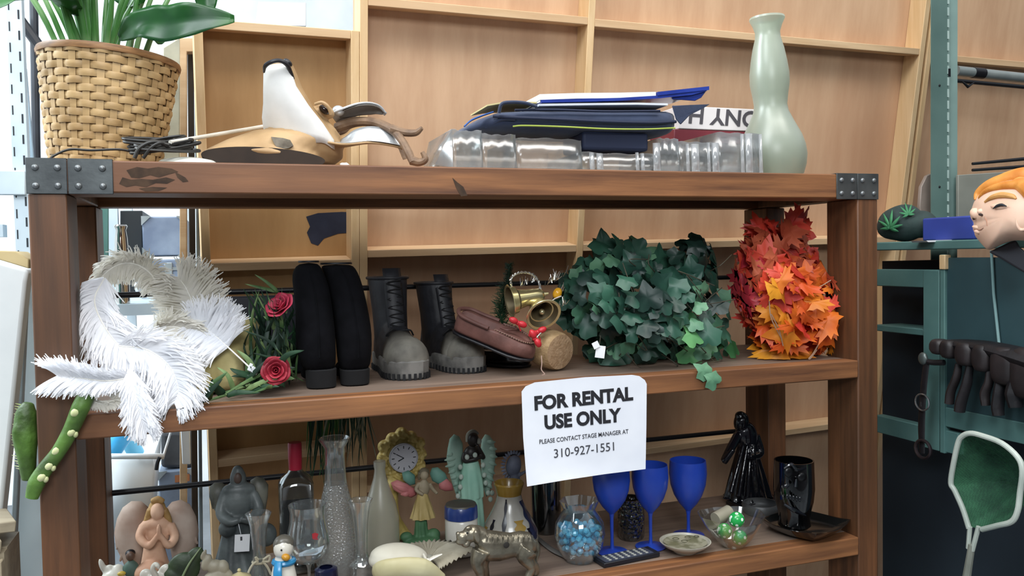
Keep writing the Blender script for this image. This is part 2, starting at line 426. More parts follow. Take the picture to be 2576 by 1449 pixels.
def basket():
    mb = MB(); rows, cols, kc = 15, 30, 8; n = cols*kc; r0, r1, H = .094, .1225, .207
    R_ = lambda z: r0+(r1-r0)*max(0, min(1, z/H))**.85
    def put(vs, fs): mb.add([pb+tiltM @ p for p in vs], fs)
    # dark inside face so that the weave is closed
    vs = [V(((R_(z)-.0042)*cos(2*pi*i/48), (R_(z)-.0042)*sin(2*pi*i/48), z)) for z in (0, H*.5, H) for i in range(48)]
    put(vs, [(j*48+i, j*48+(i+1) % 48, (j+1)*48+(i+1) % 48, (j+1)*48+i) for j in range(2) for i in range(48)]+[tuple(range(48))[::-1]])
    for k in range(cols):                                   # upright stakes
        a = 2*pi*(k+.5)/cols; w = .52*pi/cols
        vs = [V((R_(H*j/8)*cos(a+s*w), R_(H*j/8)*sin(a+s*w), H*j/8)) for j in range(9) for s in (-1, 0, 1)]
        put(vs, [(j*3+q, j*3+q+1, j*3+q+4, j*3+q+3) for j in range(8) for q in range(2)])
    ph = H/rows
    for row in range(rows):                                 # flat strips going over and under
        z0 = ph*row+ph*.04; z1 = ph*(row+1)-ph*.04; vs = []; jit = RN.uniform(-.0006, .0006)
        for i in range(n):
            q = cos(2*pi*(i/kc-.5)/2+pi*row); q = math.copysign(abs(q)**.6, q); b = .0027*q; th = 2*pi*i/n; wob = .0007*sin(i*.37+row*2.1)+jit
            for z, e in ((z0+wob, -.0006), ((z0+z1)/2+wob, .0009), (z1+wob, -.0006)):
                r = R_(z)+b+e; vs.append(V((r*cos(th), r*sin(th), z)))
        put(vs, [(3*i+q, 3*((i+1) % n)+q, 3*((i+1) % n)+q+1, 3*i+q+1) for i in range(n) for q in range(2)])
    return mb.build('basket', mat('bamboo_weave', '9a7a4e', 'cdab78', rough=.5, scale=16, stretch=(1, 1, 3), lo=.3, hi=.7), plant, smooth=40, origin=pb), r1, H
_, r1, H = basket()
MB().lathe([(r1-.003, -.007), (r1+.003, -.007), (r1+.0045, 0), (r1+.003, .005), (r1-.003, .005), (r1-.005, 0), (r1-.003, -.007)], pb+tiltM @ V((0, 0, H)), 64, tiltM).build('rim', mat('bamboo_rim', '6d4a2a', '9a7044', rough=.5, scale=30, stretch=(1, 1, 6)), plant)
MB().lathe([(0, .0), (r1-.014, 0)], pb+tiltM @ V((0, 0, H-.05)), 40, tiltM).build('soil', mat('potting_soil', '2c2118', '46382a', rough=.95, scale=40, bump=.6), plant)
M_stem = leafmat('plant_stem', '4f8a45', 'a9cc96', 5, .35)
M_leaf = leafmat('plant_leaf', '14431f', '2f6b2c', 7, .35, .15)
pc = pb+V((-.01, 0, H-.05))
for i in range(30):
    a = RN.uniform(0, 2*pi); r = RN.uniform(.0, .05); q = pc+V((r*cos(a)*1.3, r*sin(a), 0)); sp = RN.uniform(.04, .16)
    e = q+V((cos(a)*sp, sin(a)*sp*.7, RN.uniform(.25, .38)))
    MB().tube(smoothpath([q, q*.6+e*.4+V((0, 0, .03)), e], 5), [.006, .0045, .003], 8).build('stem', M_stem, plant)
leaves = [([(190, 40, .19), (165, 15, .16), (120, 0, .12), (20, 5, .08), (-40, 40, .06)], .036), ([(300, 95, .16), (350, 62, .11), (420, 62, .08), (500, 48, .06), (590, 48, .05)], .034),
          ([(330, 100, .20), (370, 70, .22), (395, 90, .2), (402, 112, .2)], .024), ([(500, -60, .1), (515, -20, .1), (521, 48, .1)], .022), ([(260, -30, .2), (265, -60, .18), (290, -120, .12), (330, -190, .1)], .05),
          ([(215, 0, .24), (190, -40, .26), (160, -90, .28), (100, -150, .3)], .055), ([(320, 20, .25), (340, -10, .26), (420, -60, .3), (500, -80, .3)], .055),
          ([(200, -10, .18), (180, -50, .1), (150, -80, .06), (80, -80, .02)], .045)]
for pts, w in leaves:
    P = smoothpath([at(x, y, Y) for x, y, Y in pts], 6); v, f = leafblade(P, w, .22, .10, up=V((.1, -1, .12)) if pts[0][0] in (300, 205, 500) else V((.0, -.35, 1)))
    MB().add(v, f).build('leaf', M_leaf, plant, solid=.0008)

# ---- black cable, white dome lid, white rod
cb = at(410, 380, .07); cb.z = ZT+.017
M_cab = mat('black_rubber', '151515', '26241f', rough=.5, scale=20)
mb = MB()
for k in range(7):
    pts = []
    for i in range(25):
        t = 2*pi*i/24; x = .052+.006*sin(k*2.1); z = .013+.002*(k % 3)
        pts.append(cb+V((x*cos(t)-.004*k+.01, .02*sin(t)+.006*k-.02+.01*cos(t), .004+.006+.0035*k+z*sin(t)*.4+.012*cos(t)*(k % 2))))
    mb.tube(pts, .0028, 6, cap=False)
mb.tube(smoothpath([at(345, 385, .06), at(300, 376, .052), at(230, 378, .05), at(175, 376, .05), at(135, 392, .045), at(125, 402, .04)], 8), .0022, 6)
mb.tube(smoothpath([at(338, 398, .03), at(352, 372, .03), at(385, 357, .03), at(425, 365, .035)], 8), .0035, 8)
mb.tube(smoothpath([at(360, 398, .03), at(380, 372, .028), at(405, 360, .03), at(430, 372, .04), at(478, 370, .06)], 8), .003, 8)
tag(mb.build('power_cable', M_cab), 'coiled black cable lying against the basket planter', 'cable')
mb = MB(); wp = at(472, 405, .09); wp.z = ZT+EPS
mb.lathe([(0, .0), (.058, 0), (.056, .004), (.046, .011), (.028, .015), (0, .0165)], wp, 40)
tag(mb.build('dome_lid', mat('cream_plastic', 'cfd0c2', 'dcdcd2', rough=.4, scale=6)), 'pale cream dome lid lying under the black cable', 'lid')
mb = MB(); a = at(428, 358, .05); b = at(700, 312, .33); mb.tube([a, b], [.0038, .0042], 10)
tag(mb.build('white_rod', mat('white_rod', 'ddd8cc', 'c9c3b4', rough=.5, scale=20)), 'thin white rod leaning from the cable coil to behind the deer head', 'rod')

# ---- deer head trophy lying on its back, chin up
YD = .20
dg = at(670, 408, YD); dg.z = ZT
deer = thing('deer_head_trophy', 'upside down tan deer head with white throat, silver lined ears and brown antlers', 'trophy', dg)
M_fur = mat('deer_tan', 'a3835a', 'bd9c72', rough=.55, scale=14, bump=.15, bscale=60)
M_thr = mat('deer_white', 'e6e6e2', 'f2f2ef', rough=.6, scale=18, bump=.12, bscale=30)
M_ant = mat('antler_brown', '66503f', '876c53', rough=.6, scale=30, bump=.5, bscale=80)
M_sil = mat('silver_lining', 'a8abad', 'cfd2d4', rough=.35, metal=.55, scale=25, bump=.3, bscale=40)
sD = S(dg)
def ring(cx, cy, hw, hd, Y, tilt=0, n=24, sc=1.0, a0=0, a1=2*pi):
    """elliptical ring about a place; hw half width (px), hd half depth (m); tilt tips it in the picture plane"""
    c = at(cx, cy, Y); o = []; m = n if a1-a0 > 6.28 else n+1
    for k in range(m):
        t = a0+(a1-a0)*k/n; x = hw*S(c)*cos(t)*sc; o.append(c+V((x*cos(radians(tilt)), hd*sin(t)*sc, x*sin(radians(tilt)))))
    return o
head = [(705, 158, 14, .012, .13, 10), (703, 164, 32, .026, .132, 8), (705, 185, 40, .034, .14, 5), (713, 225, 48, .04, .15, 2), (728, 268, 62, .05, .165, -4), (748, 310, 84, .062, .185, -8), (765, 345, 98, .07, .2, -12), (775, 385, 88, .066, .21, -8), (780, 415, 60, .05, .215, 0)]
neck = [(665, 405, 138, .05, .145, -3), (662, 392, 140, .085, .17, -4), (690, 372, 115, .088, .19, -8), (735, 350, 95, .08, .2, -10), (790, 345, 55, .06, .21, -20)]
mb = MB(); mb.loft([ring(*h) for h in head]); mb.loft([ring(*h) for h in neck])
mb.loft([ring(800, 320, 40, .05, .2, -40), ring(835, 330, 40, .05, .21, -50), ring(850, 350, 34, .04, .22, -60), ring(862, 362, 20, .03, .22, -70)])
mb.ell(at(818, 278, .165), (.022, .02, .012), rotm(0, 35, 0))
mb.build('head', M_fur, deer, remesh=.0035, sm=6)
th = [ring(cx, cy, hw, hd, Y, tl, 26, 1.025, radians(158), radians(305 if cy < 230 else 312)) for cx, cy, hw, hd, Y, tl in [(703, 168, 33, .027, .133, 6)]+head[2:7]+[(768, 366, 96, .07, .205, -12)]]
th[-1] = [p+V((0, 0, .003*sin(i*.9))) for i, p in enumerate(th[-1])]
MB().loft(th, cap=False, closed=False).build('throat', M_thr, deer, solid=.002, off=1, smooth=80)
# dark open end of the neck
c = at(665, 398, .088); o = [c+V((.112*cos(2*pi*k/40), -.004+.012*abs(sin(2*pi*k/40))-.005, .021*sin(2*pi*k/40)-.004*cos(2*pi*k/40)*1)) for k in range(40)]
mb = MB(); mb.hull(o, [p+V((0, .03, 0)) for p in o]); mb.build('neck_opening', mat('hollow_dark', '2a211b', '382c23', rough=.9, scale=20), deer)
keep(deer, above(ZT+.0035))
# torn hole edge
tz = [(682, 344), (712, 347), (730, 352), (738, 366), (726, 373), (700, 375), (690, 362)]
MB().hull([at(x, y, .095) for x, y in tz], [at(x, y, .125) for x, y in tz]).build('torn_hole', mat('torn_paper', '8d8577', '5a5247', rough=.9, scale=40), deer)
# nose and mouth line
M_nose = mat('nose_black', '17171b', '25252b', rough=.35, scale=20)
mb = MB(); mb.tube(smoothpath([at(664, 182, .115), at(668, 165, .102), at(685, 155, .093), at(705, 153, .093), at(722, 163, .1), at(733, 185, .112), at(742, 208, .122)], 5), [.002, .0042, .004, .004, .0045, .0035, .0015], 8)
mb.build('mouth_line', M_nose, deer)
mb = MB(); mb.ell(at(724, 158, .118), (.010, .009, .006), rotm(0, 40, 0)); mb.build('nose', M_nose, deer)
mb = MB(); c = at(810, 274, .145)
mb.tube(smoothpath([at(792, 262, .14), at(810, 258, .135), at(826, 270, .135), at(832, 288, .14)], 5), [.003, .004, .003], 8); mb.build('eyelid', M_fur, deer)
MB().ell(at(816, 276, .148), (.012, .008, .008), rotm(0, 40, 0)).build('eye', mat('dark_eye', '2a1d14', rough=.15), deer)
def ear(pts, w, YY, mo, mi, face):
    P = smoothpath([at(x, y, Y) for x, y, Y in pts], 7); N = len(P)
    v, f = leafblade(P, w, .55, 0, up=face, wf=lambda t: max(.12, sin(pi*min(1, t*.8+.2))**.7*(1-.25*t)), nc=5)
    e = MB().add(v, f).build('ear', mo, deer, solid=.004, off=-1)
    v2, f2 = leafblade([p+face*.0035 for p in P[4:-2]], w*.82, .5, 0, up=face, wf=lambda t: max(.1, sin(pi*min(1, t*.85+.12))**.7), nc=5)
    MB().add(v2, f2).build('ear_lining', mi, e, solid=.0015)
ear([(825, 370, .19), (870, 366, .16), (930, 358, .14), (985, 364, .13), (1014, 372, .13)], .040, .15, M_fur, M_sil, V((.25, -.62, .75)).normalized())
ear([(832, 290, .21), (860, 276, .2), (905, 262, .19), (945, 266, .185), (970, 288, .18)], .027, .2, M_sil, mat('ear_grey', '77726c', '8d8984', rough=.6, scale=20), V((.25, -.35, -.9)).normalized())
MB().ell(at(851, 279, .19), (.013, .014, .011)).build('ear_rivet', M_sil, deer)
mb = MB()
mb.tube(smoothpath([at(845, 322, .22), at(890, 308, .2), at(940, 308, .17), (at(985, 326, .13)), at(1010, 352, .10), at(1028, 385, .08), at(1038, 409, .07)], 6), [.010, .011, .010, .009, .008, .009, .007], 10)
mb.tube(smoothpath([at(985, 324, .12), at(1015, 333, .11), at(1045, 334, .10), at(1062, 322, .09)], 5), [.010, .008, .007, .004], 10)
mb.tube(smoothpath([at(1034, 403, .075), at(1055, 408, .07), at(1070, 400, .065), at(1062, 382, .065)], 5), [.01, .008, .007, .004], 10)
mb.build('antler', M_ant, deer)
mb = MB()
mb.tube(smoothpath([at(845, 330, .26), at(900, 318, .3), at(960, 330, .33), at(1000, 352, .34), at(1020, 400, .34)], 6), [.011, .012, .011, .009, .006], 10)
mb.build('antler', M_ant, deer)
mb = MB(); c = at(866, 414, .03); c.z = ZT+.003; mb.ell(c, (.009, .006, .004), nu=8, nv=6, fn=lambda p: 1+.25*sin(7*p.x+3*p.y))
tag(mb.build('paper_scrap', M_thr), 'small white paper scrap at the front edge near the deer head', 'scrap')

# ---- clear plastic tray
M_clear = glass('clear_plastic', 'f4f6f6', .25, .22, .06, 'd8dcde')
M_rib = glass('clear_plastic_rib', 'f2f4f4', .5, .15, .28, 'eef0f2')
YT = .045
x0 = at(1140, 420, YT).x; x1 = at(1918, 425, YT).x; TD = .20
tray = thing('clear_plastic_tray', 'crumpled clear plastic packaging tray with ribs under the navy bag', 'tray', ((x0+x1)/2, YT+TD/2, ZT))
def zat(px, py, Y=YT): return at(px, py, Y).z
mb = MB()
def capbox(px0, px1, ytop, y0=YT, y1=YT+TD, ins=.006, sag=.0, nx=10):
    a = at(px0, 420, y0).x; b = at(px1, 420, y0).x; zt = zat((px0+px1)/2, ytop, y0)
    g = lambda t: sag*sin(t*pi)+.0015*sin(t*17)
    xs = [a+(b-a)*i/nx for i in range(nx+1)]
    for (ya, yb, zz0, zz1) in ((y0, y0+ins, ZT+.003, zt), (y0+ins, y1-ins, zt, zt), (y1-ins, y1, zt, ZT+.003)):
        vs = []; fs = []
        for i, x in enumerate(xs):
            d = g(i/nx); vs += [(x, ya, zz0+(d if zz0 > ZT+.01 else 0)), (x, yb, zz1+(d if zz1 > ZT+.01 else 0))]
        for i in range(nx): fs.append((2*i, 2*i+2, 2*i+3, 2*i+1))
        mb.add(vs, fs)
    for x in (a, b): mb.add([(x, y0, ZT+.003), (x, y0+ins, zt), (x, y1-ins, zt), (x, y1, ZT+.003)], [(0, 1, 2, 3)])
capbox(1140, 1215, 325, sag=-.003); capbox(1215, 1300, 336, sag=-.002); capbox(1300, 1465, 350, sag=.002); capbox(1465, 1660, 384, sag=-.002); capbox(1660, 1710, 348); capbox(1710, 1808, 357); capbox(1808, 1915, 334)
# sloping left end
a = at(1140, 420, YT); mb.add([(a.x, YT, ZT+.003), (a.x, YT+.005, zat(1140, 324)), (a.x, YT+TD, zat(1140, 324)), (a.x, YT+TD, ZT+.003), (a.x-.035, YT+.01, ZT+.01), (a.x-.02, YT+TD-.02, ZT+.012)], [(0, 1, 4), (1, 2, 5, 4), (2, 3, 5)])
mb.build('tray_shell', M_clear, tray, solid=.0007)
mb = MB(); mb.bb((x0-.012, YT-.012, ZT+EPS), (x1+.012, YT+.002, ZT+.003)); mb.bb((x0-.012, YT+TD, ZT+EPS), (x1+.012, YT+TD+.012, ZT+.003)); mb.build('tray_flange', M_rib, tray)
for (pa, pb_, yt) in ((1482, 1494, 384), (1500, 1516, 386), (1598, 1606, 384), (1611, 1620, 386), (1642, 1660, 360), (1725, 1732, 362), (1738, 1758, 362), (1778, 1784, 360), (1790, 1808, 360), (1862, 1870, 338), (1874, 1892, 336), (1908, 1916, 338)):
    a = at(pa, 420, YT).x; b = at(pb_, 420, YT).x; z = zat(pa, yt)
    n = 6; vs = []
    for i in range(n+1):
        t = i/n; vs += [(a+(b-a)*t, YT-.004-.006*sin(pi*t), ZT+.004), (a+(b-a)*t, YT-.001-.004*sin(pi*t), z)]
    MB().add(vs, [(2*i, 2*i+2, 2*i+3, 2*i+1) for i in range(n)]).build('rib', M_rib, tray, solid=.0006)

# ---- navy insulated bag, folders and papers on it
M_navy = mat('navy_cloth', '1f2a44', '2b3854', rough=.75, scale=12, bump=.25, bscale=70, sheen=.2)
M_navy2 = mat('navy_trim', '16203a', rough=.7)
YB = .05
bagc = at(1450, 330, YB+.1)
bag = thing('insulated_bag', 'folded navy cloth bag with lime green piping on the clear plastic tray', 'bag', (bagc.x, YB+.1, at(1450, 330, YB).z))
def bring(px, yt, yb, d0=.0, d1=.2, n=20):
    zt = at(px, yt, YB).z; zb = at(px, yb, YB).z; x = at(px, (yt+yb)/2, YB).x; o = []
    for k in range(n):
        t = 2*pi*k/n; cx = abs(cos(t))**.55*(1 if cos(t) > 0 else -1); cz = abs(sin(t))**.7*(1 if sin(t) > 0 else -1)
        o.append(V((x, YB+(d0+d1)/2+(d1-d0)/2*cx, (zt+zb)/2+(zt-zb)/2*cz)))
    return o
secs = [(1186, 314, 320, .07, .15), (1196, 304, 321, .05, .17), (1225, 288, 322, .02, .19), (1270, 273, 322, .008, .2), (1330, 271, 326, .0, .2), (1420, 271, 331, -.004, .2), (1520, 272, 334, -.004, .2), (1620, 271, 336, 0, .2), (1690, 271, 335, .004, .19), (1709, 272, 330, .02, .18), (1714, 290, 322, .05, .15)]
mb = MB().loft([bring(*q) for q in secs]); mb.build('bag_body', M_navy, bag, smooth=60)
def pipe(pts, r, m, name, parent, Y, n=8, k=6): return MB().tube(smoothpath([at(x, y, Y+dy) for x, y, dy in pts], k), r, n).build(name, m, parent)
M_lime = mat('lime_piping', 'a2b347', rough=.5)
pipe([(1290, 318, .004), (1320, 316, -.002), (1420, 319, -.008), (1520, 324, -.008), (1620, 325, -.004), (1698, 322, .006)], .0018, M_lime, 'piping', bag, YB)
pipe([(1240, 292, .01), (1300, 296, -.004), (1400, 300, -.009), (1520, 306, -.009), (1640, 309, -.003), (1700, 306, .008)], .0035, M_navy2, 'fold', bag, YB)
pipe([(1295, 277, .0), (1400, 276, -.006), (1520, 280, -.006), (1660, 279, 0)], .0025, M_navy2, 'fold', bag, YB)
pipe([(1220, 320, .03), (1260, 300, .01), (1296, 298, .0)], .0045, M_navy, 'fold', bag, YB)
mb = MB(); mb.bb((at(1474, 360, YB).x, YB+.014, at(1560, 376, YB).z), (at(1640, 360, YB).x, YB+.13, at(1560, 330, YB).z)); mb.build('bag_base', M_navy2, bag, bevel=.006)
fl = [(1690, 266), (1735, 264), (1786, 262), (1770, 272), (1735, 290), (1712, 314), (1700, 300)]
MB().hull([at(x, y, YB+.01+.02*(x > 1750)) for x, y in fl], [at(x, y, YB+.10) for x, y in fl]).build('side_flap', M_navy, bag, bevel=.002)
MB().tube(smoothpath([at(1168, 318, .06), at(1185, 303, .06), at(1210, 292, .06), at(1240, 282, .065)], 6), [.004, .005, .004], 8, flat=.4).build('strap', mat('royal_blue_strap', '1d4f94', rough=.6), bag)
pipe([(1255, 284, -.004), (1262, 262, -.010), (1285, 257, -.012), (1320, 259, -.012), (1350, 268, -.008)], .0035, M_navy, 'handle', bag, YB)
zb = at(1500, 264, YB).z
M_paper = mat('white_paper', 'e9eaec', 'dcdee2', rough=.7, scale=6)
def slab(name, pts, Y0, Y1, m, parent=None, th=.003, dz=0):
    """a sheet seen edge on: front edge runs through pixel points at depth Y0 and reaches back to Y1"""
    f = [at(x, y, Y0) for x, y in pts]; vs = []; n = len(f)
    for p in f: vs += [p, p+V((0, Y1-Y0, dz)), p+V((0, 0, -th)), p+V((0, Y1-Y0, dz-th))]
    fs = []
    for i in range(n-1):
        a, b = 4*i, 4*i+4; fs += [(a, b, b+1, a+1), (a+2, a+3, b+3, b+2), (a, a+2, b+2, b), (a+1, b+1, b+3, a+3)]
    fs += [(0, 1, 3, 2), (4*n-4, 4*n-2, 4*n-1, 4*n-3)]
    return MB().add(vs, fs).build(name, m, parent)
tag(slab('cream_envelope', [(1226, 263), (1260, 257), (1300, 255), (1350, 256)], .078, .2, mat('cream_paper', 'cfc28f', 'bdb07f', rough=.8, scale=9), th=.003), 'cream envelope edge poking from the navy bag, left of the papers', 'envelope')
tag(slab('paper_stack', [(1356, 261), (1420, 260), (1500, 259), (1600, 258), (1680, 260)], .055, .22, mat('grey_white_paper', 'b9bec8', 'd2d6dc', rough=.6, scale=8), th=.0045), 'greyish white paper stack between the navy bag and blue folder', 'paper')
fo = thing('document_folder', 'glossy royal blue folder with white pages, topmost on the navy bag', 'folder', at(1560, 255, .15))
M_blue = mat('glossy_blue', '20317e', '2b4097', rough=.25, scale=10, bump=.2, bscale=30, coat=.3)
slab('cover', [(1362, 251), (1450, 249), (1560, 246), (1660, 240), (1740, 232), (1778, 222)], .058, .22, M_blue, fo, th=.006)
slab('pages', [(1358, 237), (1450, 234), (1560, 233), (1650, 231)], .060, .215, M_paper, fo, th=.0115)
slab('top_cover', [(1655, 231), (1700, 226), (1784, 217)], .056, .22, M_blue, fo, th=.008)
t3 = [(1690, 240), (1784, 217), (1779, 226), (1764, 246), (1748, 254), (1690, 250)]
MB().hull([at(x, y, .064) for x, y in t3], [at(x, y, .15) for x, y in t3]).build('side_gusset', M_blue, fo, bevel=.002)
slab('page_edge', [(1358, 238), (1359, 253)], .062, .2, M_paper, fo, th=.003)

# ---- boxed game, box stack at the back right
YG = .30
gx0 = at(1708, 320, YG).x; gx1 = at(1945, 320, YG).x
zg0 = at(1800, 327, YG).z; zg1 = at(1800, 270, YG).z; zr = at(1800, 360, YG).z
tag(MB().bb((gx0-.01, YG+.004, ZT), (gx1, YG+.13, zr-.0005)).build('cardboard_box', mat('grey_card', '8d8580', 'a29a94', rough=.8, scale=8), bevel=.002), 'grey cardboard box behind the clear tray, under the red box', 'box')
tag(MB().bb((gx0-.012, YG+.002, zr), (gx1, YG+.13, zg0-.0005)).build('red_box', mat('dark_red_card', '6a2430', '7d2f38', rough=.5, scale=8), bevel=.002), 'dark red box under the white lettered game box', 'box')
gb = thing('game_box', 'white box with upside down grey lettering beside the pale green vase', 'box', ((gx0+gx1)/2, YG+.065, zg0))
MB().bb((gx0, YG, zg0), (gx1, YG+.13, zg1)).build('carton', mat('white_card', 'd9d3d3', 'e6e1e0', rough=.5, scale=5), gb, bevel=.002)
p = at(1808, 285, YG-.0006); text('TONY HA', .058, mat('grey_ink', '4d4a4f', rough=.6), gb, (at(1822, 279, YG).x, YG-.0012, at(1822, 276, YG).z), (-1, 0, .02), (-.12, 0, -1), bold=.0012, sx=1.15)

# ---- frosted gourd vase
vb = at(1946, 432, .13); sv = S(vb); vb.z = ZT
prof = [(60, 432), (72, 425), (80, 400), (83, 375), (80, 350), (72, 325), (57, 295), (43, 265), (40, 248), (43, 225), (48, 195), (48, 170), (44, 140), (38, 108), (31, 82), (30, 68), (36, 50), (43, 36), (42, 31)]
vM = rotm(0, -2.4, 0)
mb = MB(); mb.lathe(shell([(hw*sv, (432-y)*sv) for hw, y in prof], .003), vb, 48, vM)
gv = mb.build('gourd_vase', None or glass('frosted_green_glass', 'dfe6dc', .25, .35, .5, 'd3dacd', bump=.1, bscale=18))
keep(gv, above(ZT+.001))
tag(gv, 'tall pale green frosted glass gourd shaped vase on the right of the top board', 'vase')
# ================================================================ MIDDLE SHELF
def on(px, py, Z): p = atz(px, py, Z); p.z = Z+EPS; return p
# ---- ostrich feathers
M_fea = leafmat('ostrich_white', 'eef0f4', 'fbfbfd', 20, .8, .45)
M_fea2 = leafmat('ostrich_cream', 'dedacd', 'eeebe3', 20, .8, .45)
M_quill = mat('feather_quill', 'dcd9cf', 'edeae2', rough=.5, scale=20)
def feather(label, pts, L, n=150, m=M_fea, fwd=.55, droop=.5, quill=None, lf=None, seed=1, wid=.0026, flip=1.0):
    n = int(n*1.5); fwd = fwd+.15; L = L*1.08
    rn = random.Random(seed); P = smoothpath([at(*p) for p in pts], 10); N = len(P); s = S(P[0])
    r = thing('ostrich_feather', label, 'feather', P[0], 'white ostrich feathers on the middle shelf')
    q0 = ([at(*p) for p in quill]+[P[0]] if quill else [])
    MB().tube(smoothpath(q0, 4)+P if quill else P, [.0016, .0012, .0005], 6).build('quill', M_quill, r)
    mb = MB(); view = (CAM-P[N//2]).normalized()
    for side in (-1, 1):
        for i in range(n):
            t = (i+rn.random())/n; x = t*(N-1); j = min(int(x), N-2); p = P[j].lerp(P[j+1], x-j)
            d = (P[min(j+2, N-1)]-P[max(j-1, 0)]).normalized(); a = d.cross(view).normalized()*side
            w = (view+a*rn.uniform(-.4, .4)).normalized()
            l = L*s*(lf(t) if lf else (.55+.45*sin(pi*min(1, t*.85+.15))))*rn.uniform(.7, 1.12)
            f = fwd+1.2*max(0, t-.75)*2+rn.uniform(-.15, .2)
            d0 = (a+d*f+w*rn.uniform(-.25, .45)).normalized(); q = p; pl = []; dr = V((rn.uniform(-.3, .3), rn.uniform(-.3, .1), -droop*rn.uniform(.6, 1.5)))
            K = 6
            for k in range(K+1):
                pl.append(q); d0 = (d0+dr*(.16+.05*k)+w*rn.uniform(-.08, .08)).normalized(); q = q+d0*(l/K)
            vs = []; 
            for k, c in enumerate(pl):
                dd = (pl[min(k+1, K)]-pl[max(k-1, 0)]).normalized(); b = dd.cross(w).normalized()*(wid*(1-.75*k/K)); vs += [c-b, c+b]
            mb.add(vs, [(2*k, 2*k+1, 2*k+3, 2*k+2) for k in range(K)])
    mb.build('vane', m, r, smooth=0)
    def clear(p):
        if -.005 < p.y < PD+.004 and p.x < PW+.004 and p.z < ZT-.06: return V((p.x, -.006, p.z)) if p.y < .03 else V((PW+.005, p.y, max(p.z, ZM+.003)))
        if p.y > -.006 and ZM-.05 < p.z < ZM+.003: return V((p.x, -.007, p.z)) if p.y < .02 else V((p.x, p.y, ZM+.003))
    return keep(r, clear)
feather('white feather curling over at the top of the feather bunch', [(392, 735, .17), (388, 700, .16), (350, 668, .15), (305, 664, .14), (262, 690, .13), (238, 730, .12)], 48, 150, M_fea2, .35, .8, seed=1)
feather('long white feather running down the middle of the feather bunch', [(262, 700, .10), (238, 760, .08), (275, 840, .06), (345, 915, .04), (400, 975, .03)], 92, 330, M_fea, .5, .35, seed=2)
feather('white feather spraying left across the front of the left post', [(330, 950, .0), (270, 958, -.02), (205, 952, -.03), (150, 946, -.035)], 60, 250, M_fea, .72, .18, seed=3, lf=lambda t: .55+.5*t)
feather('white feather hanging lowest over the front of the shelf board', [(325, 930, .0), (340, 990, -.022), (352, 1040, -.03), (368, 1080, -.03)], 66, 260, M_fea, 1.15, .35, seed=4)
feather('round white feather bulging to the right in front of the yellow sponge', [(300, 870, .05), (370, 880, .03), (425, 920, .015), (448, 975, .005), (440, 1010, .0)], 88, 330, M_fea, .45, .45, seed=5)
feather('greyish white feather fanned upright before the black rod', [(520, 862, .19), (505, 820, .185), (488, 770, .18), (468, 725, .175), (450, 700, .17)], 92, 260, M_fea2, .55, .12, seed=6)
feather('white feather with a bare cable tied quill pointing at the red rose', [(572, 872, .11), (548, 850, .12), (520, 828, .13), (480, 812, .14)], 88, 230, M_fea, .1, .15, seed=7, quill=[(632, 928, .085), (600, 898, .1)])
feather('cream feather lying curved between the two feather fans', [(385, 835, .15), (430, 822, .14), (480, 835, .135), (512, 868, .13)], 52, 190, M_fea2, .4, .55, seed=8)
feather('thin curled white feather under the bunch at the shelf edge', [(215, 1000, -.008), (250, 1015, -.012), (285, 1012, -.012), (292, 985, -.012)], 22, 70, M_fea2, .8, .6, seed=9)
tp = at(632, 928, .085)
tag(MB().box(tp+V((.004, -.001, -.003)), (.016, .012, .011), rotm(0, 40, 20)).box(tp+V((-.002, -.004, .004)), (.006, .008, .014), rotm(0, 25, 0)).build('cable_tie', M_white, bevel=.001), 'small white plastic tie clipped on the bare feather quill', 'tie')

# ---- cream sponge behind the feathers
sb = on(545, 990, ZM)
mb = MB()
for (x, y, Y, rx, ry, rz) in ((535, 945, .2, .062, .07, .05), (560, 900, .22, .062, .06, .05), (600, 860, .24, .045, .05, .05), (500, 965, .17, .045, .05, .035)):
    c = at(x, y, Y); c.z = max(c.z, ZM+rz+.001); mb.ell(c, (rx, ry, rz), nu=20, nv=14, fn=lambda p: 1/max(.75, (abs(p.x)**5+abs(p.y)**5+abs(p.z)**5)**.2*1.0))
tag(mb.build('sponge_cushion', mat('cream_yellow_foam', 'a89a63', 'c2b581', rough=.9, scale=18, bump=.5, bscale=70), remesh=.004, sm=4), 'cream yellow foam cushion behind the white feathers', 'cushion')

# ---- toy lizard pieces
M_liz = mat('toy_green', '33491c', '567a31', rough=.5, scale=22, bump=.35, bscale=90)
M_band = mat('toy_pale_band', 'b2b880', 'c8cb98', rough=.55, scale=30)
lt = thing('toy_tail', 'green banded toy lizard tail hanging across the left post from under the feathers', 'toy', at(200, 1000, -.02))
P = smoothpath([at(222, 985, -.014), at(203, 1025, -.021), at(178, 1082, -.021), (at(148, 1135, -.021)), at(115, 1178, -.021), at(92, 1215, -.022), at(80, 1252, -.022)], 8)
MB().tube(P, [.0135, .0145, .0125, .0115, .0125, .0135, .010], 14).build('tail', M_liz, lt)
for i in (10, 17, 24, 31, 37):
    mb = MB(); seg = P[i-1:i+3]; r = lerpl([.0135, .0145, .0125, .0115, .0125, .0135, .010], len(P))
    q_ = seg[1]+V(((.3 if i % 2 else -.2)*r[i], -.62*r[i], .002)); mb.ell(q_, (r[i]*.52, r[i]*.5, .0085), rotm(0, 38, 0), 14, 10); mb.ell(q_+V((.006, .002, -.004)), (r[i]*.35, r[i]*.4, .006), None, 12, 8); mb.build('pale_band', M_band, lt)
lb = thing('toy_lizard', 'green spiny toy lizard clinging to the outer side of the left post', 'toy', at(70, 1110, .035))
mb = MB(); mb.tube(smoothpath([at(72, 1012, .03), at(66, 1040, .03), at(64, 1100, .03), at(68, 1150, .03), at(72, 1208, .03)], 5), [.008, .017, .020, .015, .011], 12)
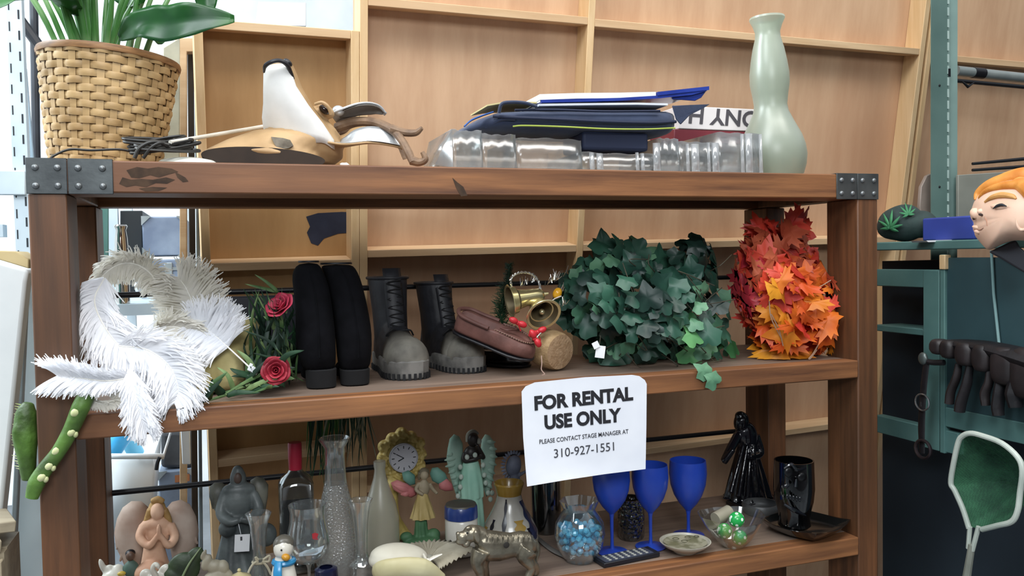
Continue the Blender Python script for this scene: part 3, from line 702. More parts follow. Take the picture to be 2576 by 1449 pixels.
mb.tube(smoothpath([at(58, 1062, .02), at(47, 1085, .02), at(50, 1125, .02)], 4), [.008, .011, .006], 10); mb.tube(smoothpath([at(46, 1060, .025), at(40, 1100, .025)], 4), [.007, .006], 8)
mb.build('body', M_liz, lb, remesh=.003, sm=3)
mb = MB()
for i in range(26):
    y = 1020+i*6.5; x = 52-8*sin(pi*i/26)+3*(i % 2); a = at(x+6, y, .03); b = at(x-12-RN.uniform(0, 6), y-5, .03); mb.tube([a, b], [.0016, .0003], 5)
mb.build('spines', mat('pale_spine', '9fae6a', 'c6cda0', rough=.5, scale=20), lb)

# ---- artificial roses and grass
M_rose = leafmat('rose_red', '7d1426', 'b02a3d', 16, .6, .15)
M_gr1 = leafmat('grass_dark', '12291d', '244a2d', 12, .6, .15); M_gr2 = leafmat('grass_light', '44663a', '86a069', 12, .6, .2)
def petal(mb, c, R3, ang, rad, h, w, open_, curl):
    vs = []; nu, nv = 6, 6
    for j in range(nv+1):
        v = j/nv; r = rad*(.35+.65*sin(v*1.5))+open_*v*v; z = h*v
        for i in range(nu+1):
            u = (i/nu-.5)*w*(.55+.9*sin(pi*(v*.75+.12))); a = ang+u
            rr = r+curl*(v**3)*(1.2-abs(i/nu-.5)); vs.append(c+R3 @ V((rr*cos(a), rr*sin(a), z-.006*abs(i/nu-.5)*v*2)))
    m = nu+1; mb.add(vs, [(j*m+i, j*m+i+1, (j+1)*m+i+1, (j+1)*m+i) for j in range(nv) for i in range(nu)])
def bloom(c, axis, r, name, parent, m):
    a, b, d = frame(axis); R3 = basis(a, b, d); mb = MB()
    for L, (n, rad, h, op, cu, w) in enumerate(((3, .12, 1.0, 0, .02, 2.6), (3, .3, 1.02, .03, .08, 2.3), (4, .5, 1.0, .12, .14, 1.9), (5, .7, .9, .24, .2, 1.6), (5, .8, .72, .36, .25, 1.5))):
        for k in range(n): petal(mb, c-d*r*.55, R3, 2*pi*k/n+L*.9, rad*r, h*r*1.1, w, op*r, cu*r)
    return mb.build(name, m, parent, solid=.0008, smooth=80)
def blade(mb, p, e, w, bend=.3, rn=RN):
    mid = p.lerp(e, .55)+V((rn.uniform(-1, 1), rn.uniform(-1, .2), rn.uniform(.1, .9)))*(e-p).length*bend*.5
    v, f = leafblade(smoothpath([p, mid, e], 4), w, .3, 0, up=V((rn.uniform(-.4, .4), -1, .4)), wf=lambda t: (1-t)**.6*min(1, t*6+.3), nc=1); mb.add(v, f)
def rose(label, bc, axis, r, stem, m, nleaf, seed):
    rn = random.Random(seed); t = thing('artificial_rose', label, 'flower', bc)
    bloom(bc, axis, r, 'bloom', t, m)
    MB().tube(smoothpath(stem, 6), [.0032, .0028, .0026], 8).build('stem', M_gr2, t)
    mb = MB()
    for k in range(5):
        a = 2*pi*k/5; A, B, D = frame(axis); p = bc-D*r*.6; blade(mb, p, p+(A*cos(a)+B*sin(a))*r*1.15+D*r*.25, .006, .2, rn)
    mb.build('sepal', M_gr2, t, solid=.0005)
    keep(t, above(ZM+.004))
    for i in range(nleaf):
        k = rn.randint(1, len(stem)-1); p = V(stem[k-1]).lerp(V(stem[k]), rn.random()); e = p+V((rn.uniform(-.05, .06), rn.uniform(-.05, .01), rn.uniform(.0, .06)))
        e.z = max(e.z, ZM+.004)
        mb = MB(); blade(mb, p, e, rn.uniform(.005, .009), .3, rn); mb.build('leaf', M_gr2 if i % 2 else M_gr1, t, solid=.0005)
r1c = at(694, 932, .06)
rose('red artificial rose lying in front of the black suede boots', r1c, (-.1, -1, .15), .0195, [r1c+V((0, .02, -.004)), at(655, 975, .085), at(600, 985, .08), at(540, 1003, .045), (at(484, 1028, .012))], M_rose, 12, 3)
keep(bpy.data.objects['artificial_rose'], above(ZM+.003))
r2c = at(704, 768, .10)
rose('pinkish red artificial flower upright beside the top of the black boots', r2c, (-.5, -.5, .6), .021, [r2c+V((.004, .01, -.015)), at(696, 820, .13), at(672, 900, .13), at(640, 960, .11), at(560, 990, .09)], leafmat('flower_pink', '93203a', 'c23a55', 12, .6, .2), 10, 5)
gp = at(680, 990, .15); gp.z = ZM+.003
gt = thing('grass_bunch', 'dark green artificial grass bunch between the feathers and the black boots', 'artificial plant', gp)
rn = random.Random(8)
for i in range(95):
    b0 = V((gp.x+rn.uniform(-.05, .06), rn.uniform(.08, .24), ZM+rn.uniform(.004, .05)))
    px, py = rn.uniform(600, 770), rn.uniform(720, 985); e = at(px, py, rn.uniform(.05, .24)); e.z = max(e.z, ZM+.004)
    mb = MB(); blade(mb, b0, e, rn.uniform(.003, .006), .3, rn); mb.build('blade', M_gr1 if rn.random() < .72 else M_gr2, gt, solid=.0004)
for pts in ([(700, 735, .2), (670, 715, .2), (615, 714, .2)], [(700, 735, .2), (668, 710, .2), (640, 690, .2)], [(660, 940, .1), (610, 965, .06), (560, 995, .02)], [(760, 968, .06), (700, 990, .03), (630, 990, .01)]):
    mb = MB(); blade(mb, at(*pts[0]), at(*pts[2]), .0045, .1, rn); mb.build('blade', M_gr2, gt, solid=.0004)
xg = at(738, 850, .13).x-.008; keep(gt, lambda p: V((min(p.x, xg+(p.y-.13)*.5), p.y, max(p.z, ZM+.002))))
dc = at(650, 735, .39)
tag(MB().bb((at(545, 800, .37).x, .375, ZM+EPS), (at(765, 800, .37).x, .41, at(650, 745, .375).z)).build('document_case', mat('dark_navy_vinyl', '10131d', '181c28', rough=.6, scale=9), bevel=.004), 'dark navy case standing at the back behind the roses', 'case')

# ---- tall black suede boots seen from the heel
M_sue = mat('black_suede', '060609', '0d0d11', rough=.95, scale=30, bump=.35, bscale=60, spec=.15)
M_heel = mat('black_leather', '101014', '18181d', rough=.45, scale=30, bump=.2, bscale=90)
def rr(c, hx, hy, n=20, p=.8, dx=0, dy=0):
    o = []
    for k in range(n):
        t = 2*pi*k/n; o.append(V((c[0]+hx*abs(cos(t))**p*(1 if cos(t) > 0 else -1), c[1]+hy*abs(sin(t))**p*(1 if sin(t) > 0 else -1), c[2])))
    return o
def suede_boot(label, rows, Y0, heel):
    b = at(heel[0], heel[2], Y0); r = thing('suede_boot', label, 'boot', (b.x, Y0, ZM+EPS), 'tall black suede boots')
    rg = []
    for (xl, xr, y, Y, d) in rows:
        a = at(xl, y, Y-0); c = at(xr, y, Y); hw = (c.x-a.x)/2; rg.append(rr(((a.x+c.x)/2, Y+d, a.z), hw, d))
    mb = MB(); mb.loft(rg); mb.build('shaft', M_sue, r, smooth=80, sub=1)
    z1 = at(heel[0], heel[1], Y0).z; a = at(heel[0]-heel[3], heel[2], Y0).x; c = at(heel[0]+heel[3], heel[2], Y0).x
    mb = MB(); mb.loft([rr(((a+c)/2, Y0+.03, ZM+EPS), (c-a)/2*.95, .032), rr(((a+c)/2, Y0+.03, z1), (c-a)/2, .036)]); mb.build('heel', mat('black_heel', '050507', '0a0a0d', rough=.9, scale=30), r, bevel=.002)
    x = (a+c)/2; mb = MB()
    mb.loft([rr((x, Y0+.05, ZM+.05), .026, .02, 16), rr((x, Y0+.10, ZM+.032), .029, .05, 16), rr((x, Y0+.15, ZM+.012), .030, .07, 16), rr((x, Y0+.16, ZM+.002), .029, .07, 16)]); mb.build('foot', M_sue, r, smooth=80, sub=1)
    zt = rows[-1]; MB().tube([at((q[0]+q[1])/2+2, q[2], q[3]-.001) for q in rows[1:-1]], .0012, 5).build('back_seam', M_sue, r)
    mb = MB(); mb.loft([rg[-1], [p+V((0, 0, .004)) for p in rg[-1]]], cap=False); mb.build('top_band', M_heel, r, solid=.002)
suede_boot('left black suede ankle boot of the tall pair, slouched top, heel to the viewer', [(768, 852, 950, .115, .035), (752, 852, 900, .10, .045), (748, 852, 850, .10, .05), (750, 846, 800, .11, .05), (744, 838, 740, .12, .045), (738, 828, 705, .125, .04), (740, 815, 680, .13, .036), (755, 805, 661, .135, .03)], .115, (812, 930, 966, 40))
suede_boot('right black suede boot of the tall pair, taller smooth shaft, heel to the viewer', [(858, 936, 950, .125, .035), (856, 944, 900, .11, .05), (853, 946, 850, .11, .055), (846, 938, 800, .12, .05), (838, 926, 745, .125, .045), (828, 914, 700, .13, .045), (814, 900, 675, .135, .04), (812, 890, 666, .14, .035)], .125, (898, 930, 968, 38))

# ---- laced combat boots
M_cbt = mat('scuffed_black_leather', '17181d', '2a2b30', rough=.55, scale=16, bump=.3, bscale=50)
M_dust = mat('dusty_toe_leather', '45423d', '7d796f', rough=.75, scale=14, bump=.25, bscale=60, lo=.3, hi=.6)
M_sole = mat('dusty_rubber_sole', '4a4947', '7a7772', rough=.85, scale=22, bump=.2)
M_lace = mat('black_lace', '0d0d10', rough=.8)
def combat_boot(label, loc, rz, lean=0, s=1.0):
    r = thing('combat_boot', label, 'boot', (0, 0, 0), 'laced black combat boots')
    # local: toe towards -Y, heel at +Y
    sole = [(0, -.145), (.024, -.140), (.042, -.122), (.050, -.095), (.050, -.06), (.043, -.015), (.037, .03), (.038, .07), (.034, .105), (.018, .122), (0, .126)]
    pts = sole+[(-x, y) for x, y in sole[-2:0:-1]]
    def so(k, z): return [V((x*k, y*k, z)) for x, y in pts]
    MB().loft([so(.98, 0), so(1.0, .003), so(1.02, .038), so(.97, .042)]).build('sole', M_sole, r, smooth=30)
    mb = MB()
    for i in range(len(pts)):
        a, b = V((*pts[i], 0)), V((*pts[(i+1) % len(pts)], 0))
        for k in range(2):
            c = a.lerp(b, k/2+.2); mb.box((c.x*1.003, c.y*1.003, .006), (.006, .006, .014), rotm(0, 0, i*18))
    mb.build('tread_lug', M_lace, r)
    # upper
    mb = MB()
    def fr(y, hw, h, z0=.036): return [V((hw*abs(cos(t))**.8*(1 if cos(t) > 0 else -1), y, z0+(h*max(sin(t), -.08)))) for t in [2*pi*k/22 for k in range(22)]]
    mb.loft([fr(-.136, .012, .015), fr(-.128, .032, .035), fr(-.105, .046, .046), (fr(-.07, .047, .052)), fr(-.03, .042, .068), fr(.01, .040, .095), fr(.05, .039, .11), fr(.095, .034, .10), fr(.115, .016, .08)])
    def sh(z, y, hx, hy): return [V((hx*cos(t), y+hy*sin(t), z)) for t in [2*pi*k/22 for k in range(22)]]
    mb.loft([sh(.05, .055, .037, .06), sh(.10, .052, .039, .062), sh(.14, .058, .041, .056), sh(.18, .066, .044, .056), sh(.222, .072, .047, .058)])
    mb.build('upper', M_cbt, r, remesh=.0032, sm=4)
    MB().loft([[V((q.x*1.06, q.y-.004, .036+(q.z-.036)*1.09)) for q in fr(y, hw, h)] for y, hw, h in ((-.138, .012, .015), (-.129, .032, .037), (-.105, .046, .048), (-.085, .0475, .051))]).build('toe_cap', M_dust, r, smooth=60)
    MB().loft([[V((q.x*1.02, q.y, .036+(q.z-.036)*1.02)) for q in fr(y, hw, h)] for y, hw, h in ((-.083, .0465, .05), (-.06, .0455, .055), (-.04, .042, .064))], cap=False).build('vamp', M_dust, r, smooth=60, solid=.001)
    lp = []
    for i in range(7):
        t = i/6; z = .095+t*.115; y = (-.002-.0*t) if i == 0 else -.01+.022*t
        y = [-.022, -.014, -.008, -.001, .006, .009, .012][i]; w = .017
        lp += [V((-w, y-.002, z)), V((w, y-.004, z+.008))]
    MB().tube(smoothpath(lp, 4), .0021, 6).build('lace', M_lace, r)
    MB().tube(smoothpath([V((0, -.03, .098)), V((-.02, -.045, .104)), V((-.032, -.035, .09)), V((-.012, -.036, .096)), V((.02, -.045, .102)), V((.034, -.03, .088))], 5), .0021, 6).build('lace', M_lace, r)
    mb = MB(); v = []
    for i in range(7):
        t = i/6; y = -.026+.05*t; z = .085+.16*t
        for k in range(-3, 4): v.append(V((k/3*.021, y+.002*k*k*.5, z)))
    mb.add(v, [(i*7+k, i*7+k+1, i*7+k+8, i*7+k+7) for i in range(6) for k in range(6)]); mb.build('tongue', M_cbt, r, solid=.004)
    mb = MB(); q = sh(.222, .072, .048, .059); mb.tube(q+[q[0]], .004, 8); mb.build('collar', M_cbt, r)
    mb = MB(); q = sh(.2215, .072, .040, .05); mb.add(q, [tuple(range(22))]); mb.build('opening', M_lace, r)
    r.location = loc; r.rotation_euler = (0, lean, rz); r.scale = (s, s, s)
b1 = on(1022, 956, ZM); b2 = on(1148, 936, ZM)
combat_boot('scuffed black combat boot with dusty toe, standing next to the black suede boots', (b1.x+.006, b1.y+.130, ZM+EPS), radians(3), 0, .95)
combat_boot('scuffed black combat boot with dusty toe, standing next to the brown moccasin', (b2.x+.004, b2.y+.088, ZM+EPS), radians(14), 0, .88)

# ---- brown moccasin over a black flat shoe
M_moc = mat('brown_moccasin_leather', '5b3b34', '79524a', rough=.6, scale=18, bump=.3, bscale=60)
def shoe(name, label, cat, m, m_in, L, W, H, stitch=None):
    r = thing(name, label, cat)
    def sec(y, hw, h, op):                    # open topped section: outside up to rim and inside down
        o = []
        for k in range(13):
            t = k/12; a = pi*(1+t); x = hw*cos(a); z = H*.35+sin(a)*H*.35
            o.append(V((x, y, z)))
        return [V((p.x*1.0, p.y, max(0, p.z))) for p in o]+[V((hw*.98, y, h)), V((hw*op, y, h+.002)), V((hw*op*.5, y, h*.95 if op < .5 else h*.3)), V((-hw*op*.5, y, h*.95 if op < .5 else h*.3)), V((-hw*op, y, h+.002)), V((-hw*.98, y, h))]
    q = [(-.5, .18, .45, .2), (-.46, .55, .7, .2), (-.38, .85, .85, .2), (-.25, 1, .95, .25), (-.1, .95, 1.0, .35), (0, .88, .95, .78), (.2, .8, .95, .85), (.36, .78, 1.0, .85), (.46, .6, 1.05, .8), (.5, .3, .95, .5)]
    MB().loft([sec(y*L, hw*W/2, h*H, op) for y, hw, h, op in q]).build('upper', m, r, sub=1, smooth=80)
    o = [(W/2*hw*1.03, y*L*1.01) for y, hw, h, op in q]; o = o+[(-x, y) for x, y in o[::-1]]
    MB().prism(o, .006).build('sole', m_in, r, bevel=.002)
    if stitch:
        P = smoothpath([V((-W*.32, -.02*L, H*1.0)), V((-W*.36, -.2*L, H*.98)), V((-W*.28, -.36*L, H*.9)), V((0, -.44*L, H*.86)), V((W*.28, -.36*L, H*.9)), V((W*.36, -.2*L, H*.98)), V((W*.32, -.02*L, H))], 6)
        mb = MB(); mb.tube(P, .0022, 6); mb.build('toe_seam', m, r)
        mb = MB()
        for i in range(0, len(P)-1, 1): d = (P[i+1]-P[i]).normalized(); a = d.cross(V((0, 0, 1))); mb.tube([P[i]+a*.004, P[i]-a*.004], .0011, 5)
        mb.build('stitching', stitch, r)
        P2 = smoothpath([V((W*.44, .05*L, H)), V((W*.42, .25*L, H*1.02)), V((W*.36, .42*L, H*1.08)), V((0, .5*L, H*1.1)), V((-W*.36, .42*L, H*1.08)), V((-W*.42, .25*L, H*1.02)), V((-W*.44, .05*L, H))], 6)
        mb = MB(); mb.tube(P2, .0045, 8); mb.build('collar', m, r)
        mb = MB(); mb.tube(smoothpath([V((-.012, -.01, H*1.05)), V((-.02, -.03, H*1.15)), V((.01, -.04, H*1.1)), V((.03, -.03, H*1.05))], 5), .002, 6); mb.build('bow', m, r)
    return r
m1 = shoe('moccasin', 'brown leather moccasin with stitched toe, tilted on a black flat shoe', 'shoe', M_moc, M_heel, .19, .074, .046, mat('tan_stitch', '9b8069', rough=.7))
p = at(1240, 868, .165); m1.location = p; m1.rotation_euler = (radians(20), radians(-10), radians(50))
m2 = shoe('flat_shoe', 'shiny black flat shoe under the tilted brown moccasin', 'shoe', mat('patent_black', '0e0e14', rough=.18, coat=.5), M_heel, .22, .078, .04)
p = on(1258, 928, ZM); m2.location = (p.x+.005, p.y+.085, ZM+EPS); m2.rotation_euler = (0, 0, radians(35))

# ---- gold bell ornament, pine garland, tinsel
M_gold = mat('gold_bell', 'd8c88e', 'e8dcae', rough=.26, metal=.85, scale=14)
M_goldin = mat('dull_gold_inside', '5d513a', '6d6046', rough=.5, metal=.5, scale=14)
M_red = mat('red_ribbon', 'b3202c', 'cf3038', rough=.4, scale=20)
M_silver = mat('silver_tinsel', 'd5d5cf', 'f0eee6', rough=.2, metal=.9, scale=40)
bc = at(1350, 760, .14)
bo = thing('bell_ornament', 'pair of gold bells tied with a silver cord loop and red bows', 'ornament', bc)
def bell(c, axis, R0, H, name='bell'):
    a, b, d = frame(axis); M3 = basis(a, b, d)          # d points to the mouth
    pr = [(.06, -1), (.28, -.98), (.40, -.9), (.46, -.72), (.52, -.45), (.62, -.2), (.80, -.17), (.86, -.02), (1.0, 0), (.97, .02), (.84, 0)]
    o = MB().lathe([(x*R0, z*H) for x, z in pr], c, 40, M3).build(name, M_gold, bo, smooth=50)
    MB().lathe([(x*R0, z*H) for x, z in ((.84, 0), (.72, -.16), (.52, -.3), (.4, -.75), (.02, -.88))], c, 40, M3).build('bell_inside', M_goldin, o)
    MB().ell(c-d*H*.18, R0*.16).build('clapper', M_gold, o)
    MB().tube([c-d*H*1.0, c-d*H*1.14], [.005, .003], 8).build('crown', M_gold, o)
bell(at(1283, 757, .14), (-.97, .03, -.15), .036, .078)
bell(at(1368, 792, .11), (.05, -.80, -.52), .040, .062)
mb = MB(); P = smoothpath([at(1290, 735, .15), at(1285, 702, .15), at(1305, 686, .15), at(1335, 688, .15), at(1355, 708, .15), at(1361, 742, .14)], 8)
for k in range(2): mb.tube([p+V((.0016*cos(i*1.3+k*pi), 0, .0016*sin(i*1.3+k*pi))) for i, p in enumerate(P)], .0019, 6)
mb.build('cord_loop', M_silver, bo)
for (x, y, Y, a) in ((1302, 812, .11, 25), (1345, 852, .095, 60), (1352, 836, .1, -20)):
    c = at(x, y, Y); mb = MB()
    for sgn in (-1, 1):
        d = rotm(0, a, 0) @ V((sgn, -.15, .1)); mb.ell(c+d*.011, (.011, .007, .007), rotm(0, a, 0), 12, 8)
    mb.ell(c, .0055, None, 10, 8); mb.tube([c, c+V((.006, -.003, -.018))], [.004, .003], 6, flat=.4); mb.build('bow', M_red, bo)
mb = MB(); mb.tube(smoothpath([at(1345, 855, .095), at(1360, 838, .095), at(1372, 828, .1)], 5), .0016, 6); mb.tube(smoothpath([at(1380, 765, .12), at(1395, 752, .12), at(1412, 745, .12)], 5), .0015, 6); mb.build('bead_string', M_silver, bo)
MB().ell(at(1402, 738, .13), (.010, .010, .013), rotm(0, 25, 0)).build('amber_bulb', mat('amber_glass', 'c98a16', 'dfa62a', rough=.2, scale=9), bo)
mb = MB(); rn = random.Random(4)
for (x0, y0, x1, y1) in ((1308, 722, 1345, 708), (1388, 712, 1426, 690), (1370, 720, 1400, 700), (1405, 775, 1424, 765), (1395, 745, 1420, 730)):
    for i in range(14):
        t = rn.random(); p = at(x0+(x1-x0)*t, y0+(y1-y0)*t, .15); e = p+V((rn.uniform(-.006, .008), rn.uniform(-.015, .005), rn.uniform(.008, .022))); mb.tube([p, e], [.0009, .0004], 4)
tag(mb.build('tinsel', M_silver), 'silver tinsel strands sticking out behind the gold bells', 'tinsel')
pg = thing('pine_garland', 'dark green pine garland standing behind the gold bells', 'garland', on(1262, 905, ZM))
P = smoothpath([at(1300, 880, .2), at(1262, 810, .2), at(1262, 770, .2), at(1275, 720, .2), at(1282, 668, .2)], 10)
MB().tube(P, .002, 6).build('stem', M_gr1, pg)
mb = MB()
for i in range(900):
    p = P[rn.randint(0, len(P)-1)]; a = V((rn.uniform(-1, 1), rn.uniform(-1, 1), rn.uniform(-.3, 1))).normalized(); w = .014 if p.z > at(1270, 720, .2).z else .03; mb.tube([p, p+a*w*rn.uniform(.5, 1)], [.0007, .0004], 3, cap=False)
mb.build('needles', leafmat('pine_green', '17301f', '2d5233', 14, .6), pg, smooth=0)
# ---- burlap covered jug lying with its base forward
jc = on(1405, 936, ZM); jd = V((.34, -.88, -.12)).normalized(); A, B, D = frame(jd); JM = basis(A, B, D); jo = jc+V((-.002, .04, .046))
jg = thing('burlap_jug', 'round tan burlap wrapped jug lying base forward beside the ivy', 'jug', jc)
M_bur = mat('burlap', 'a3855d', 'c2a47b', rough=.9, scale=60, bump=.6, bscale=180)
MB().lathe([(.014, -.085), (.016, -.07), (.030, -.055), (.041, -.03), (.0445, 0), (.043, .02), (.039, .032)], jo, 36, JM, cap=True).build('body', M_bur, jg)
MB().lathe([(.0, .0335), (.033, .0335), (.039, .032)], jo, 36, JM).build('base', mat('burlap_base', '967858', 'ad9070', rough=.95, scale=80, bump=.5, bscale=200), jg)
MB().lathe([(.014, -.112), (.0155, -.108), (.0155, -.084)], jo, 24, JM, cap=True).build('stopper', M_bur, jg)
MB().tube(smoothpath([at(1362, 895, .06), at(1363, 915, .05), at(1362, 930, .045), at(1370, 941, .03), at(1363, 944, .025)], 5), .0011, 5).build('string', mat('pink_string', 'a08679', rough=.8), jg)

# ---- leaves: ivy and maple
IVY = [(0, .02), (.12, -.1), (.3, -.12), (.46, -.02), (.47, .14), (.5, .28), (.56, .42), (.4, .52), (.26, .58), (.16, .76), (.07, .92), (0, 1.0)]
IVY = IVY+[(-x, y) for x, y in IVY[-2:0:-1]]
MAP = [(0, 0), (.14, .02), (.42, -.12), (.38, .05), (.62, .08), (.5, .22), (.86, .42), (.62, .45), (.66, .6), (.4, .5), (.3, .44), (.34, .7), (.2, .72), (.14, .9), (0, 1.15)]
MAP = MAP+[(-x, y) for x, y in MAP[-2:0:-1]]
def leaf2(outline, c, nrm, roll, size, cup, rn):
    nrm = V(nrm).normalized(); a, b, d = frame(nrm); t = roll; X = a*cos(t)+b*sin(t); Y = nrm.cross(X)
    def pt(x, y):
        z = -cup*(x*x)*1.4+cup*.6*abs(x)-cup*.7*(y-.4)**2+.05*sin(7*x+5*y)
        return c+(X*x+Y*(y-.45)+nrm*z)*size
    vs = [pt(0, .35)]; n = len(outline)
    for k in (.5, 1.0): vs += [pt(x*k, .35+(y-.35)*k) for x, y in outline]
    fs = [(0, 1+i, 1+(i+1) % n) for i in range(n)]+[(1+i, 1+n+i, 1+n+(i+1) % n, 1+(i+1) % n) for i in range(n)]
    return vs, fs
def inpoly(x, y, P):
    c = False; j = len(P)-1
    for i in range(len(P)):
        if (P[i][1] > y) != (P[j][1] > y) and x < (P[j][0]-P[i][0])*(y-P[i][1])/(P[j][1]-P[i][1])+P[i][0]: c = not c
        j = i
    return c
def edge(x, y, P):
    m = 1e9
    for i in range(len(P)):
        ax, ay = P[i]; bx, by = P[(i+1) % len(P)]; dx, dy = bx-ax, by-ay; t = max(0, min(1, ((x-ax)*dx+(y-ay)*dy)/(dx*dx+dy*dy))); m = min(m, math.hypot(x-ax-t*dx, y-ay-t*dy))
    return m
def bush(root, outline, poly, nfront, nback, size, mats, pick, seed, Yf, Yb, vein=None, step=26):
    rn = random.Random(seed); xs = [p[0] for p in poly]; ys = [p[1] for p in poly]; pts = []
    tries = 0
    while len(pts) < nfront and tries < 60000:
        tries += 1; x, y = rn.uniform(min(xs), max(xs)), rn.uniform(min(ys), max(ys)); lim = step*(1 if tries < 20000 else .7 if tries < 40000 else .45)
        if inpoly(x, y, poly) and all(math.hypot(x-a, y-b) > lim for a, b in pts): pts.append((x, y))
    def one(x, y, front):
        e = min(1, edge(x, y, poly)/90); Y = Yb+(Yf-Yb)*(e**.6) if front else Yb-(Yb-Yf)*rn.uniform(-.1, .55)*e
        c = at(x, y, Y+rn.uniform(-.012, .012)); c.z = max(c.z, ZM+size*.42) if Y > .01 else c.z
        n = V((rn.uniform(-.95, .95), -1, rn.uniform(-.35, 1.3))); s = size*rn.uniform(.6, 1.25)
        return leaf2(outline, c, n, rn.uniform(0, 2*pi) if not front else pi+rn.gauss(0, .9), s, rn.uniform(.1, .8), rn), c
    for x, y in pts:
        (v, f), c = one(x, y, True); MB().add(v, f).build('leaf', mats[pick(x, y, rn)], root, smooth=60)
    back = MB()
    for i in range(nback):
        while True:
            x, y = rn.uniform(min(xs), max(xs)), rn.uniform(min(ys), max(ys))
            if inpoly(x, y, poly): break
        back.mi = pick(x, y, rn); (v, f), c = one(x, y, False); back.add(v, f)
    o = back.build('inner_leaves', mats, root, smooth=60); o['kind'] = 'stuff'
    return rn
ivp = [(1412, 735), (1440, 690), (1500, 640), (1508, 600), (1560, 605), (1600, 612), (1650, 645), (1690, 640), (1735, 605), (1800, 605), (1815, 650), (1812, 700), (1850, 730), (1862, 790), (1885, 860), (1870, 905), (1800, 935), (1700, 930), (1600, 935), (1505, 925), (1490, 850), (1450, 850), (1425, 790)]
iv = thing('artificial_ivy', 'dense mass of dark green artificial ivy leaves with a small white price tag', 'artificial plant', on(1650, 930, ZM))
im = [leafmat('ivy_dark', '122b25', '1f4336', 7, .45, .1), leafmat('ivy_mid', '21463a', '335f4c', 7, .45, .12), leafmat('ivy_pale', '44735a', '6b9a77', 7, .5, .15), leafmat('ivy_fresh', '3f7a4a', '6aa768', 7, .5, .15)]
rn = bush(iv, IVY, ivp, 100, 330, .050, im, lambda x, y, r: (r.choice([1, 2, 3, 3]) if x > 1730 and y > 800 else r.choice([0, 0, 1, 1, 1, 2])), 5, .045, .27)
mb = MB()
for i in range(26):
    x, y = rn.uniform(1500, 1840), rn.uniform(680, 900); mb.tube(smoothpath([at(x, y, .13), at(x+rn.uniform(-60, 60), y+rn.uniform(-50, 50), .08), at(x+rn.uniform(-90, 90), y+rn.uniform(-70, 60), .10)], 5), .0012, 5)
mb.build('vine_stems', mat('vine_brown', '3c3a30', '58513f', rough=.7, scale=10), iv)
for (x, y, Y, sc) in ((1788, 952, -.012, .042), (1765, 930, -.006, .04)):
    v, f = leaf2(IVY, at(x, y, Y), (0, -1, .2), 2.3, sc, .3, rn); MB().add(v, f).build('leaf', im[2], iv, smooth=60)
XDIV = at(1868, 780, .12).x
keep(iv, lambda p: V((min(p.x, XDIV-.002), min(p.y, .415), max(p.z, ZM+.002))) if p.y > -.002 or p.z > ZM+.01 else V((p.x, min(p.y, -.006), p.z)))
tp = at(1510, 885, .035); tgm = MB(); X = V((.95, -.2, -.05)).normalized()
tgm.box(tp, (.020, .0006, .026), rotm(0, 8, -20)).box(at(1499, 868, .035), (.014, .0006, .014), rotm(0, -25, -10)); tgm.build('price_tag', M_paper, iv)
mpp = [(1842, 700), (1880, 650), (1905, 560), (1945, 590), (1980, 570), (2022, 542), (2018, 630), (2070, 640), (2085, 690), (2110, 655), (2140, 690), (2138, 800), (2125, 865), (2095, 895), (2020, 905), (1925, 905), (1915, 850), (1905, 800), (1875, 800), (1850, 750)]
mp = thing('maple_leaf_garland', 'red and orange artificial maple leaves heaped at the right end of the middle shelf', 'artificial plant', on(2010, 905, ZM))
mm = [leafmat('maple_crimson', '93202e', 'bd3540', 8, .5, .2), leafmat('maple_red', 'bb3024', 'dc4c34', 8, .5, .2), leafmat('maple_orange', 'd2541b', 'ec8228', 8, .5, .25), leafmat('maple_amber', 'd2781a', 'eda22c', 8, .5, .25), leafmat('maple_rust', 'a2442c', 'c86644', 8, .55, .2)]
def mpick(x, y, r):
    if y < 640: return r.choice([1, 1, 4, 4, 1])
    if y > 850: return r.choice([0, 3, 3, 2, 1])
    if 1930 < x < 2100 and y > 690: return r.choice([2, 2, 2, 3, 1])
    return r.choice([0, 1, 1, 1, 2, 4])
rn = bush(mp, MAP, mpp, 100, 200, .058, mm, mpick, 9, .035, .15)
mb = MB()
for pts in ([(1935, 755), (1940, 800), (1965, 850)], [(1940, 790), (1960, 830), (1970, 870)], [(2055, 880), (2040, 900), (2030, 910)], [(2060, 865), (2045, 890), (2034, 903)], [(2040, 730), (2065, 720), (2090, 705)]):
    mb.tube(smoothpath([at(x, y, .05) for x, y in pts], 5), .0014, 5)
mb.build('twigs', mat('twig_tan', '8d6f5a', 'a98a72', rough=.7, scale=10), mp)

keep(mp, lambda p: V((min(max(p.x, XDIV+.002), SW-PW-.004), min(p.y, .415), max(p.z, ZM+.002))))
# ---- paper sign taped to the shelf front
sg = thing('paper_sign', 'white paper rental notice hanging from the front of the middle shelf', 'sign', at(1470, 960, -.006))
YP = -.0075
out = [(1312, 985), (1322, 972), (1345, 962), (1470, 949), (1590, 943), (1608, 946), (1622, 956), (1627, 966), (1626, 1075), (1624, 1180), (1520, 1193), (1420, 1208), (1326, 1224), (1316, 1100)]
ctr = V((1470, 1085)); vs = [at(ctr.x, ctr.y, YP)]; n = len(out); fs = []
for k in (.33, .66, .88, 1.0):
    for x, y in out:
        xx, yy = ctr.x+(x-ctr.x)*k, ctr.y+(y-ctr.y)*k; Y = YP-.010*max(0, (k-.66)/.34)*max(0, (yy-1140)/80)*(1.0 if xx < 1420 else .35)
        vs.append(at(xx, yy, Y))
fs = [(0, 1+i, 1+(i+1) % n) for i in range(n)]
for r_ in range(3):
    for i in range(n): a = 1+r_*n; b = a+n; fs.append((a+i, b+i, b+(i+1) % n, a+(i+1) % n))
MB().add(vs, fs).build('sheet', mat('notice_paper', 'dde0e8', 'e8eaf0', rough=.75, scale=8), sg, smooth=60)
